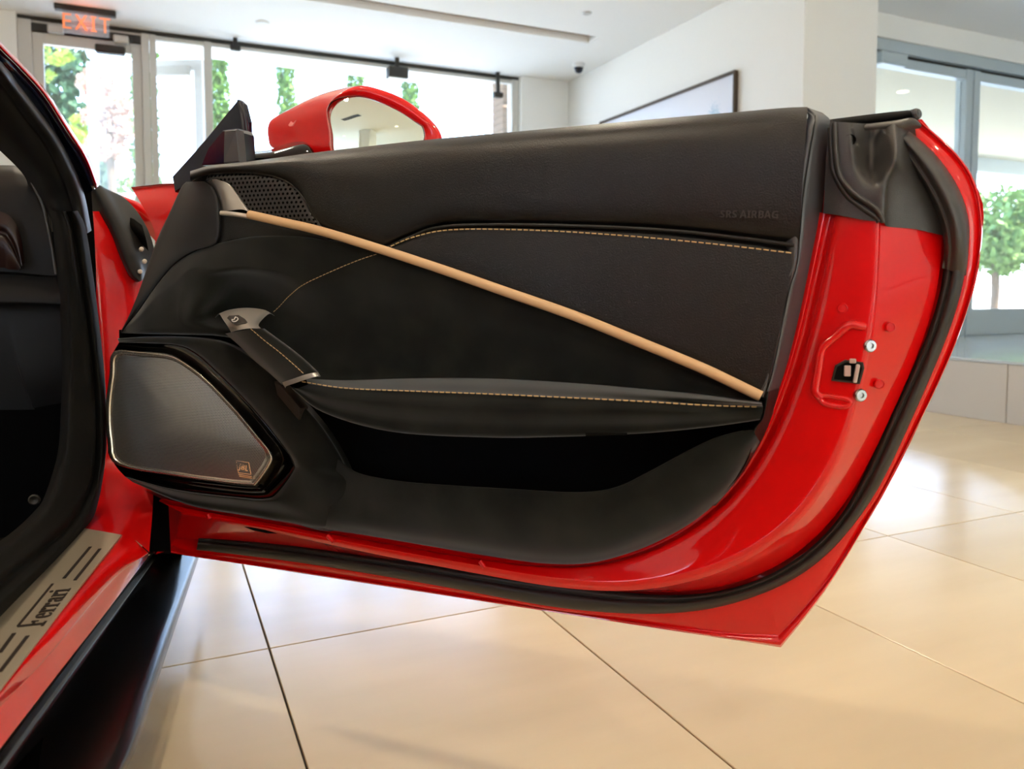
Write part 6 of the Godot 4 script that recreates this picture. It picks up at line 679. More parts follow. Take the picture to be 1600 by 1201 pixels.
	obj("stile", boxed(Vector3(1.04, 0.02, -0.025), Vector3(1.11, 2.8, 0.025), 0.004), m.white_metal, leaf)
	obj("stile", boxed(Vector3(0, 0.02, -0.025), Vector3(0.08, 2.8, 0.025), 0.004), m.white_metal, leaf)
	obj("bottom_rail", boxed(Vector3(0.08, 0.02, -0.025), Vector3(1.04, 0.25, 0.025), 0.004), m.white_metal, leaf)
	obj("pane", boxed(Vector3(0.08, 0.25, -0.004), Vector3(1.04, 2.8, 0.004)), m.glass, leaf)
	obj("closer", boxed(Vector3(0.1, 2.74, -0.09), Vector3(0.42, 2.83, -0.026), 0.008), m.frame, leaf)
	# right bay: header, frame and panes above the platform
	var r := Node3D.new()
	r.name = numbered("window_2")
	r.set_meta("kind", "structure")
	r.set_meta("label", "blue grey framed glazing above the raised platform")
	add_child(r)
	obj("header", boxed(Vector3(4.86, 2.858, -4.95), Vector3(12.1, CEILING, -4.70)), m.white_wall, r)
	obj("head", boxed(Vector3(4.86, 2.76, -4.85), Vector3(12.1, 2.858, -4.72), 0.004), m.frame_blue, r)
	obj("head", boxed(Vector3(4.86, 2.735, -4.83), Vector3(12.1, 2.76, -4.76), 0.004), m.dark_metal, r)
	obj("head", boxed(Vector3(4.86, 2.655, -4.84), Vector3(12.1, 2.735, -4.75), 0.004), m.frame_blue, r)
	obj("bottom_panel", boxed(Vector3(4.86, 0.357, -4.84), Vector3(12.1, 0.6, -4.75), 0.004), m.frame_blue, r)
	for x in [4.9, 6.62, 6.72, 8.5, 10.3, 12.0]:
		obj("mullion", boxed(Vector3(x, 0.357, -4.85), Vector3(x + 0.085, 2.74, -4.74), 0.004), m.frame_blue, r)
	for a in [[4.985, 6.62], [6.805, 8.5], [8.585, 10.3], [10.385, 12.0]]:
		obj("pane", boxed(Vector3(a[0], 0.6, -4.8), Vector3(a[1], 2.66, -4.79)), m.glass, r)
	obj("closer", boxed(Vector3(5.42, 2.62, -4.75), Vector3(5.72, 2.72, -4.62), 0.01), m.frame_blue, r)
	# raised platform, clad in panels
	var p := struct("floor_platform", boxed(Vector3(4.43, -0.01, -4.95), Vector3(12.0, 0.353, 4.0)), m.platform, "raised pale platform beside the right hand glazing")
	obj("top", boxed(Vector3(4.405, 0.338, -4.75), Vector3(12.0, 0.357, 4.0), 0.003), m.platform_top, p)
	for k in range(-2, 5):
		obj("panel", boxed(Vector3(4.41, 0.0, -2.85 + 1.22 * k + 0.0025), Vector3(4.44, 0.337, -2.85 + 1.22 * (k + 1) - 0.0025), 0.002), m.platform, p)
	# unseen windows behind the camera, placed to light the door and reflect in it
	for a in [["unseen_window_3", Vector3(-6.6, 0.3, 2.5), Vector3(-6.6, CEILING, 7.5), "unseen tall glazing on the left side of the showroom, placed to light the door"], ["unseen_window_4", Vector3(0.5, 0, 9.1), Vector3(8.0, CEILING, 9.1), "unseen glazing at the back of the showroom, placed to reflect in the door end"]]:
		var g := Node3D.new()
		g.name = numbered(a[0])
		g.set_meta("kind", "structure")
		g.set_meta("label", a[3])
		add_child(g)
		var along: Vector3 = Vector3(a[2].x - a[1].x, 0, a[2].z - a[1].z)
		var cnt := 5 if along.length() > 4.5 else 3
		var thick := Vector3(0.04, 0, 0.04)
		for k in cnt + 1:
			var q: Vector3 = Vector3(a[1].x, 0, a[1].z) + along * (float(k) / cnt)
			obj("mullion", boxed(Vector3(q.x, a[1].y, q.z) - thick, Vector3(q.x, a[2].y - 0.02, q.z) + thick), m.frame, g)
		for k in cnt:
			var q0: Vector3 = Vector3(a[1].x, a[1].y, a[1].z) + along * (float(k) / cnt) + along.normalized() * 0.04
			var q1: Vector3 = Vector3(a[1].x, a[2].y - 0.02, a[1].z) + along * (float(k + 1) / cnt) - along.normalized() * 0.04
			var side := along.normalized().cross(Vector3.UP) * 0.005
			obj("pane", boxed((q0 - side).min(q1 + side), (q0 - side).max(q1 + side)), m.glass, g)

# ------------------------------------------------------------------ outside the glass
func crown(st: Shape, blobs: Array, count: int, size: float) -> void:
	var total := 0.0
	for b in blobs: total += b[1].x * b[1].y
	for b in blobs:
		for k in int(count * b[1].x * b[1].y / total):
			var d := Vector3(rng.randfn(), rng.randfn(), rng.randfn()).normalized()
			var p: Vector3 = b[0] + d * b[1] * pow(rng.randf(), 0.3)
			var a := Vector3(rng.randfn(), rng.randfn(), rng.randfn()).normalized()
			var e := a.cross(Vector3(rng.randfn(), rng.randfn(), rng.randfn())).normalized()
			var s := size * rng.randf_range(0.6, 1.4)
			st.tri(p - a * s, p + e * s * 0.55, p + a * s)
			st.tri(p - a * s, p + a * s, p - e * s * 0.55)

func tree(called: String, label: String, at: Vector3, blobs: Array, count: int, size: float, leaf: Material, trunk_h: float, trunk_r: float, group := "") -> Node3D:
	var t := thing(called, label, "tree", at, group)
	var st := Shape.new()
	crown(st, blobs, count, size)
	obj("crown", st, leaf, t)
	var k := Shape.new()
	k.tube(PackedVector3Array([Vector3(0, -0.05, 0), Vector3(0.03, trunk_h * 0.5, 0.02), Vector3(0, trunk_h, 0)]), trunk_r, trunk_r, Vector3.RIGHT, 8)
	obj("trunk", k, m.bark, t)
	return t

func outside() -> void:
	struct("floor_pavement", boxed(Vector3(-60, -0.3, -60), Vector3(70, -0.06, -7.96)), m.concrete, "sunlit pale pavement outside the glass")
	struct("floor_forecourt", boxed(Vector3(-60, -0.3, -7.96), Vector3(-6.7, -0.06, 60)), m.concrete)
	struct("floor_yard", boxed(Vector3(-6.7, -0.3, 9.2), Vector3(70, -0.06, 60)), m.concrete)
	struct("ceiling_canopy", boxed(Vector3(-1.2, 3.37, -9.5), Vector3(4.9, 3.6, -8.0)), m.canopy, "white canopy outside the glazed front")
	struct("ceiling_soffit", boxed(Vector3(4.9, 2.98, -8.6), Vector3(20, 3.3, -4.96)), m.soffit, "cream outdoor soffit beyond the right hand glazing")
	struct("trim_2", boxed(Vector3(6.0, 2.75, -8.8), Vector3(20, 3.3, -8.6)), m.frame_blue, "blue grey beam along the edge of the outdoor soffit")
	var names := ["tall columnar cypress behind the grey mullion beside the glass door", "columnar cypress nearest to the right of the narrow pane", "columnar cypress between the narrow pane and the car's mirror", "columnar cypress showing just above the top of the car's mirror", "columnar cypress standing above the right end of the car's mirror"]
	for k in 5:
		var x: float = [-0.1, 0.96, 1.96, 3.1, 4.03][k]
		var r := 0.2 if k else 0.25
		var blobs := []
		for j in 9:
			blobs.append([Vector3(rng.randfn() * 0.02, 0.35 + j * 0.5, rng.randfn() * 0.02), Vector3(r * (1.0 - 0.035 * j), 0.42, r * (1.0 - 0.035 * j))])
		tree("cypress", names[k], Vector3(x, -0.06, -13), blobs, 4200, 0.05, m.leaf_cypress, 0.5, 0.05, "row of cypresses outside")
	tree("conifer", "large dark green tree behind the glass door", Vector3(-1.98, -0.06, -19.6), [[Vector3(-0.3, 6.3, 0), Vector3(0.7, 0.5, 0.7)], [Vector3(0.25, 5.7, 0), Vector3(0.6, 0.4, 0.6)], [Vector3(-0.2, 5.2, 0), Vector3(0.8, 0.45, 0.7)], [Vector3(0.3, 4.6, 0), Vector3(0.5, 0.4, 0.6)], [Vector3(-0.2, 4.1, 0), Vector3(0.8, 0.5, 0.7)], [Vector3(0.3, 3.5, 0), Vector3(0.6, 0.4, 0.6)], [Vector3(-0.1, 2.9, 0), Vector3(0.9, 0.5, 0.7)], [Vector3(0.95, 3.5, 0), Vector3(0.2, 0.6, 0.3)]], 2600, 0.13, m.leaf_dark, 4.5, 0.12)
	tree("lime_tree", "yellow green foliage among the dark branches behind the glass door", Vector3(-1.66, -0.06, -17.6), [[Vector3(0.0, 5.4, 0), Vector3(0.28, 0.2, 0.3)], [Vector3(-0.35, 5.0, 0), Vector3(0.3, 0.16, 0.3)], [Vector3(0.35, 4.0, 0), Vector3(0.16, 0.36, 0.25)], [Vector3(0.0, 3.4, 0), Vector3(0.4, 0.3, 0.3)]], 330, 0.09, m.leaf_lime, 3.6, 0.05)
	tree("flowering_tree", "pale pinkish tree seen through the open white door leaf", Vector3(-0.72, -0.06, -16.2), [[Vector3(-0.21, 4.6, 0), Vector3(0.3, 0.26, 0.3)], [Vector3(0.1, 4.25, 0), Vector3(0.3, 0.24, 0.3)], [Vector3(0.17, 3.85, 0), Vector3(0.26, 0.26, 0.3)], [Vector3(-0.25, 4.0, 0), Vector3(0.21, 0.21, 0.3)], [Vector3(-0.08, 3.45, 0), Vector3(0.4, 0.22, 0.3)]], 1300, 0.07, m.leaf_pale, 4.0, 0.07)
	tree("hedge", "low green hedge along the top of the white garden wall", Vector3(-1.2, 3.0, -20.6), [[Vector3(-0.5, 0.35, 0), Vector3(0.8, 0.25, 0.3)], [Vector3(0.4, 0.3, 0), Vector3(0.7, 0.2, 0.3)], [Vector3(0.9, 0.25, 0), Vector3(0.3, 0.15, 0.3)]], 600, 0.08, m.leaf_mid, 0.35, 0.05)
	tag(obj("garden_wall", boxed(Vector3(-8, -0.06, -21), Vector3(0.8, 3.0, -20.3)), m.canopy), "tall white garden wall below the hedge outside", "wall")
	tree("street_tree", "broad leafy tree on the street beyond the right hand glazing", Vector3(17.2, -0.06, -11.5), [[Vector3(0.2, 2.6, 0), Vector3(0.95, 0.6, 0.9)], [Vector3(-0.5, 2.0, 0.2), Vector3(0.7, 0.55, 0.7)], [Vector3(0.7, 1.9, 0), Vector3(0.7, 0.6, 0.7)], [Vector3(0.1, 1.6, 0), Vector3(0.7, 0.4, 0.6)], [Vector3(1.5, 2.4, 0), Vector3(0.8, 0.8, 0.7)]], 3000, 0.1, m.leaf_mid, 1.7, 0.09)
	tag(obj("unseen_building", boxed(Vector3(-12, -0.06, 22), Vector3(32, 9, 30)), m.unseen_facade), "unseen plain tan building behind the showroom, placed for its reflection in the door end", "building")  # out of view, gives the door end its warm reflection
	var pier := thing("brick_pier", "narrow brick pier outside the right end of the shop front", "pier", Vector3(3.75, -0.06, -8.4))
	obj("core", boxed(Vector3(-0.1, 0, -0.15), Vector3(0.1, 3.43, 0.15)), m.grout, pier)
	for k in 46:
		obj("brick", boxed(Vector3(-0.107, 0.003 + k * 0.0745, -0.157), Vector3(0.107, 0.07 + k * 0.0745, 0.157), 0.002), m.brick, pier)
	tag(obj("street_wall", boxed(Vector3(12, -0.06, -16.4), Vector3(40, 1.05, -16.1)), m.canopy), "low white wall behind the street tree", "wall")

# ------------------------------------------------------------------ things in the room
func text(s: String, size: int, pixel: float, depth: float, family := "Droid Sans", weight := 700, gap := 0) -> TextMesh:
	var t := TextMesh.new()
	var f := SystemFont.new()
	f.font_names = PackedStringArray([family])
	f.font_weight = weight
	if gap:
		var fv := FontVariation.new()
		fv.base_font = f
		fv.spacing_glyph = gap
		t.font = fv
	else:
		t.font = f
	t.text = s
	t.font_size = size
	t.pixel_size = pixel
	t.depth = depth
	t.curve_step = 1.0
	return t

func spot(called: String, at: Vector3, dir: Vector3, energy: float, angle: float, c: Color, size := 0.05) -> void:
	var l := SpotLight3D.new()
	l.name = called
	l.light_color = c
	l.light_energy = energy
	l.spot_angle = angle
	l.spot_angle_attenuation = 0.6
	l.spot_range = 30
	l.spot_attenuation = 2.0
	l.light_size = size
	l.shadow_enabled = true
	add_child(l, true)
	l.look_at_from_position(at, at + dir, Vector3.FORWARD if absf(dir.y) > 0.9 else Vector3.UP)

func fittings() -> void:
	var e := thing("exit_sign", "clear exit sign with orange letters hanging above the glass door", "exit sign", Vector3(-0.47, CEILING, -7.3))
	obj("housing", boxed(Vector3(-0.22, -0.045, -0.04), Vector3(0.22, 0.0, 0.04), 0.006), m.dark_metal, e)
	obj("panel", boxed(Vector3(-0.165, -0.215, -0.004), Vector3(0.165, -0.045, 0.004), 0.002), m.acrylic, e)
	var x := obj("lettering", text("EXIT", 64, 0.0026, 0.004, "Droid Sans", 500, 5), m.exit_red, e)
	x.position = Vector3(0, -0.125, 0.008)
	note(x, "glowing orange word EXIT")
	var glow := OmniLight3D.new()
	glow.name = "exit_glow"
	glow.light_color = Color(1.0, 0.42, 0.22)
	glow.light_energy = 0.02
	glow.light_size = 0.1
	glow.shadow_enabled = true
	glow.position = Vector3(-0.47, 2.92, -7.27)
	add_child(glow)
	# framed print on the right hand wall
	var pic := thing("framed_picture", "large framed pale watercolour print on the white wall", "picture", Vector3(4.149, 1.2, -5.88))
	var fr := Shape.new()
	fr.box(Vector3(-0.02, 1.262, 0), Vector3(0.04, 0.02, 2.03), 0.003)
	fr.box(Vector3(-0.02, 0.01, 0), Vector3(0.04, 0.02, 2.03), 0.003)
	fr.box(Vector3(-0.02, 0.636, 1.006), Vector3(0.04, 1.232, 0.02), 0.003)
	fr.box(Vector3(-0.02, 0.636, -1.006), Vector3(0.04, 1.232, 0.02), 0.003)
	obj("frame", fr, m.picture_frame, pic)
	var im := Image.create(512, 320, false, Image.FORMAT_RGB8)
	im.fill(Color(0.86, 0.87, 0.9))
	for k in 9000:   # loose washes of an abstract sketch
		var u := rng.randf()
		var p := Vector2(150 + 300 * u, 62 + 40 * u + rng.randfn() * 4)
		var col := Color(0.68, 0.77, 0.83)
		if k % 4 == 1:
			p = Vector2(448 + rng.randfn() * 9, 85 + rng.randfn() * 16); col = Color(0.58, 0.72, 0.8)
		elif k % 4 == 2:
			p = Vector2(250 + rng.randfn() * 7, 108 + rng.randfn() * 7); col = Color(0.6, 0.58, 0.6)
		elif k % 4 == 3:
			p = Vector2(60 + 330 * u, 150 + 24 * sin(u * 9) + rng.randfn() * 8); col = Color(0.62, 0.7, 0.62)
		im.set_pixel(clampi(int(p.x), 0, 511), clampi(int(p.y), 0, 319), col)
	var pm := mat("print", Color(1, 1, 1), 0.25)
	pm.albedo_texture = ImageTexture.create_from_image(im)
	var sheet := Shape.new()
	sheet.quad(Vector3(-0.012, 1.252, -0.996), Vector3(-0.012, 1.252, 0.996), Vector3(-0.012, 0.02, 0.996), Vector3(-0.012, 0.02, -0.996))
	for k in sheet.v.size(): sheet.t[k] = Vector2((sheet.v[k].z + 0.996) / 1.992, (1.252 - sheet.v[k].y) / 1.232)
	obj("print", sheet, pm, pic)
	obj("backing", boxed(Vector3(-0.011, 0.02, -0.996), Vector3(0, 1.252, 0.996)), m.white_wall, pic)
	# small ceiling fittings
	var dome := thing("security_camera", "small dark dome security camera under the ceiling corner", "camera", Vector3(3.92, CEILING, -6.98))
	var b := Shape.new()
	b.lathe([[0.0, 0.0], [0.062, 0.0], [0.062, -0.03], [0.05, -0.042]], Vector3.ZERO, Vector3.UP)
	obj("base", b, m.white_metal, dome)
	var g := Shape.new()
	g.lathe([[0.048, -0.04], [0.046, -0.06], [0.036, -0.082], [0.02, -0.094], [0.0, -0.098]], Vector3.ZERO, Vector3.UP)
	obj("dome", g, m.blue_black, dome)
	var det := Shape.new()
	det.lathe([[0.0, -0.012], [0.05, -0.012], [0.06, 0.0]], Vector3.ZERO, Vector3.UP)
	var dt := obj("smoke_detector", det, m.ceiling)
	dt.position = Vector3(0.875, CEILING, -7.05)
	tag(dt, "round white detector disc on the ceiling near the exit sign", "detector")
	var spr := Shape.new()
	spr.lathe([[0.0, -0.012], [0.03, -0.012], [0.042, 0.0]], Vector3.ZERO, Vector3.UP)
	var so := obj("sprinkler_cover", spr, m.frame)
	so.position = Vector3(3.28, CEILING, -5.71)
	tag(so, "small round sprinkler cover plate on the ceiling above the picture", "sprinkler")
	# spotlights at the head of the glazing
	for a in [[Vector3(2.2, 2.99, -7.55), 0.2, "dark square spotlight head hanging in front of the shop front", "spotlight"], [Vector3(0.7, 3.0, -7.58), 0.09, "small dark door sensor at the head of the wide pane", "sensor"], [Vector3(3.3, 2.86, -7.6), 0.1, "small grey sensor near the right end of the shop front", "sensor"]]:
		var l := thing("ceiling_spotlight" if a[3] == "spotlight" else "sensor", a[2], a[3], a[0])
		var s: float = a[1]
		var up: float = CEILING - a[0].y
		obj("stem", boxed(Vector3(-0.018, -s * 0.2, -0.018), Vector3(0.018, up, 0.018), 0.003), m.dark_metal, l)
		obj("head", boxed(Vector3(-s / 2, -s * 0.72, -s * 0.3), Vector3(s / 2, -s * 0.18, s * 0.3), 0.008), m.dark_metal, l)
		if s > 0.15: obj("lens", boxed(Vector3(-s * 0.44, -s * 0.74, -s * 0.25), Vector3(s * 0.44, -s * 0.7, s * 0.25), 0.003), m.white_metal, l)
	# recessed downlights; the door mirror shows some of them
	var spots := []
	for a in [-4.6, -2.4, -0.2, 2.0]:
		for c in [-3.4, -1.0, 1.4, 3.8, 6.2]:
			spots.append(Vector3(a, CEILING, c))
	for a in [5.6, 7.8, 10.2]:  # out of view, placed to light the far right wall
		for c in [1.4, 4.6, 7.8]:
			spots.append(Vector3(a, CEILING, c))
	for p in spots:
		var l := thing("ceiling_light", "round recessed warm downlight in the ceiling above the " + ("raised platform side, out of view and placed to light the far wall" if p.x > 5 else "car"), "downlight", p, "recessed downlights above the " + ("platform side" if p.x > 5 else "car"))
		var ring := Shape.new()
		ring.lathe([[0.055, -0.004], [0.075, -0.006], [0.082, 0.0]], Vector3.ZERO, Vector3.UP)
		obj("ring", ring, m.white_metal, l)
		var lens := Shape.new()
		lens.lathe([[0.0, -0.003], [0.055, -0.003]], Vector3.ZERO, Vector3.UP)
		obj("lens", lens, m.lamp, l)
		spot("downlight", p + Vector3(0, -0.02, 0), Vector3.DOWN, 1.6 if p.x < 5 else 2.6, 72, Color(1.0, 0.93, 0.82))
	for p in [Vector3(7.6, 2.98, -6.2), Vector3(9.6, 2.98, -6.9)]:
		var l := thing("soffit_light", "round lamp in the outdoor soffit, " + ("left" if p.x < 8 else "right") + " one of two", "downlight", p, "soffit lamps")
		var lens := Shape.new()
		lens.lathe([[0.0, -0.004], [0.05, -0.004], [0.06, 0.0]], Vector3.ZERO, Vector3.UP)
		obj("lens", lens, m.lamp, l)
		spot("soffit_lamp", p + Vector3(0, -0.02, 0), Vector3.DOWN, 1.0, 70, Color(1.0, 0.86, 0.68))
	var v := thing("ceiling_vent", "slotted air vent in the ceiling, seen in the car's mirror", "vent", Vector3(-3.1, CEILING, 2.4))
	obj("frame", boxed(Vector3(-0.32, -0.006, -0.09), Vector3(0.32, 0.0, 0.09), 0.002), m.white_metal, v)
	for k in 5:
		obj("slat", boxed(Vector3(-0.3, -0.012, -0.075 + k * 0.032), Vector3(0.3, -0.006, -0.055 + k * 0.032), 0.001), m.dark_metal, v)

# ------------------------------------------------------------------ the car
func car() -> void:
	var c := thing("sports_car", "red sports car with black suede interior and its right door open", "car", CAR_AT)
	c.transform = Transform3D(Basis(CAR_RIGHT, Vector3.UP, CAR_BACK), CAR_AT)
	body(c)
	door(c)

func body(c: Node3D) -> void:
	obj("sill", lofted("sill", 6, 3), m.red, c)
	var plate := obj("sill_plate", lofted("plate", 4, 1, [], [1, 2]), m.plate, c)
	note(plate, "brushed metal sill plate with an engraved script")
	for k in RAILS.grooves.size():
		var p := rail("grooves", k)
		var d := (p[1] - p[0])
		var st := Shape.new()
		var bs := Basis(Vector3.UP.cross(d.normalized()), Vector3.UP, d.normalized())
		st.box((p[0] + p[1]) / 2, Vector3(0.0045, 0.001, d.length()), 0.0003, bs)
		obj("groove", st, m.engraved, plate)
	var a := rail("script_anchor")
	var turn := Basis(Vector3(0, 0, -1), Vector3(-1, 0, 0), Vector3(0, 1, 0))
	var word := obj("lettering", text("errari", 64, 0.00050, 0.001, "Droid Serif"), m.engraved, plate)
	word.transform = Transform3D(turn, Vector3((a[0].x + a[2].x) / 2 + 0.0035, 0.3468, (a[0].z + a[1].z) / 2 - 0.012))
	note(word, "dark engraved script lettering")
	var cap := Shape.new()   # the capital, whose top bar runs over the other letters
	var zf := a[2].z + 0.004
	cap.box(Vector3(a[2].x - 0.001, 0.3468, (a[2].z + a[3].z) / 2), Vector3(0.0032, 0.001, a[2].z - a[3].z + 0.006), 0.0002)
	cap.box(Vector3((a[2].x + a[0].x) / 2, 0.3468, zf), Vector3(a[0].x - a[2].x + 0.002, 0.001, 0.005), 0.0002)
	cap.box(Vector3(a[0].x, 0.3468, zf), Vector3(0.003, 0.001, 0.014), 0.0002)
	cap.box(Vector3((a[2].x + a[0].x) / 2 + 0.001, 0.3468, zf - 0.005), Vector3(0.003, 0.001, 0.011), 0.0002)
	cap.box(Vector3((a[2].x + a[0].x) / 2 + 0.001, 0.3468, zf - 0.0105), Vector3(0.008, 0.001, 0.0025), 0.0002)
	obj("capital", cap, m.engraved, plate)
	note(obj("side_skirt", lofted("skirt", 6, 4), m.skirt, c), "wide satin black side skirt")
	obj("skirt_gap", lofted("skirt_gap", 4, 1), m.void, c)
	obj("hinge_pillar", lofted("hinge_pillar", 6, 5), m.red, c)
	note(obj("door_seal", lofted("door_seal", 6, 4), m.opening_rubber, c), "thick black rubber seal round the door opening")
	obj("pillar_paint", lofted("pillar_paint", 5, 3), m.red, c)
	obj("window_rubber", lofted("pillar_glass_rubber", 5, 3), m.blue_black, c)
	note(obj("pillar_trim", lofted("pillar_trim", 5, 3), m.dark_trim, c), "black windscreen pillar trim")
	var hinge := obj("hinge_cover", lofted("hinge_cover", 4, 4), m.dark_trim, c)
	obj("block", lofted("hinge_block", 3, 3), m.void, hinge)
	for p in rail("hinge_bolts"):
		var st := Shape.new()
		st.lathe([[0.005, -0.02], [0.005, 0.0], [0.003, 0.002], [0.0, 0.002]], p, Vector3(0.2, 0, 0.98), 10)
		obj("bolt", st, m.frame, hinge)
	obj("fender", lofted("fender", 4, 3), m.red, c)
	obj("hinge_gap", lofted("hinge_gap", 3, 2), m.void, c)
	obj("sill_tip", lofted("sill_tip", 3, 2), m.red, c)
	var dash := obj("dashboard", lofted("dash", 4, 4), m.dark_trim, c)
	var edge := Shape.new()
	edge.tube(curve(rail("dash_edge"), 4), 0.003, 0.003, Vector3.BACK, 6)
	obj("edge", edge, m.plastic, dash)
	note(obj("vent", lofted("vent", 4, 3), m.wood_trim, dash), "dark brown curved inlay")
	obj("knee_panel", lofted("knee", 4, 3), m.dark_trim, c)
	obj("kick_panel", lofted("kick", 3, 3), m.carpet, c)
	var well := obj("footwell", lofted("footwell", 3, 3), m.carpet, c)
	var rv := Shape.new()
	rv.lathe([[0.012, 0.0], [0.012, 0.004], [0.009, 0.006], [0.005, 0.004], [0.0, 0.002]], rail("rivet")[0], Vector3.BACK, 14)
	obj("rivet", rv, m.dark_metal, well)
	# rest of the car beside and behind the camera, which the paint and trim mirror
	var prof := [Vector2(0.66, 0.2), Vector2(0.73, 0.32), Vector2(0.78, 0.5), Vector2(0.79, 0.68), Vector2(0.75, 0.84), Vector2(0.64, 0.93), Vector2(0.5, 0.98)]
	var quarter := Shape.new()
	var rows := []
	for k in 12:
		var row := PackedVector3Array()
		for p in prof: row.append(Vector3(p.x - 0.05 * cos(k * 0.45) + 0.02, p.y + 0.03 * sin(k * 0.26), 0.98 + k * 0.17))
		rows.append(curve(row, 3))
	quarter.grid(rows)
	obj("rear_quarter", quarter, m.red, c)
	var roof := Shape.new()
	rows = []
	for k in 9:
		var row := PackedVector3Array()
		for j in 9:
			var u := j / 8.0
			row.append(Vector3(lerpf(0.44, -0.95, u), 1.19 + 0.06 * sin(u * PI) + 0.03 * sin(k / 8.0 * PI) - 0.2 * pow(maxf(0, k / 8.0 - 0.6), 1.5), 0.02 + k * 0.25))
		rows.append(row)
	roof.grid(rows)
	obj("roof", roof, m.red, c)
	var post := Shape.new()
	post.grid([PackedVector3Array([Vector3(0.7, 0.3, 0.98), Vector3(0.72, 0.6, 1.02), Vector3(0.62, 0.93, 1.1), Vector3(0.44, 1.2, 1.3)]), PackedVector3Array([Vector3(0.5, 0.3, 1.0), Vector3(0.52, 0.6, 1.05), Vector3(0.48, 0.93, 1.2), Vector3(0.4, 1.2, 1.6)])])
	obj("rear_pillar", post, m.leather, c)
	var seat := Shape.new()
	seat.box(Vector3(0.25, 0.36, 0.35), Vector3(0.5, 0.16, 0.55), 0.05)
	seat.box(Vector3(0.25, 0.72, 0.78), Vector3(0.5, 0.75, 0.16), 0.06, Basis(Vector3.RIGHT, 0.3))
	seat.box(Vector3(0.02, 0.46, 0.36), Vector3(0.08, 0.1, 0.5), 0.03)
	seat.box(Vector3(0.48, 0.46, 0.36), Vector3(0.08, 0.1, 0.5), 0.03)
	seat.box(Vector3(0.25, 1.04, 0.92), Vector3(0.26, 0.18, 0.1), 0.04, Basis(Vector3.RIGHT, 0.3))
	obj("seat", seat, m.leather, c)
	obj("underbody", boxed(Vector3(-0.75, 0.13, -2.2), Vector3(0.6, 0.2, 1.6)), m.void, c)

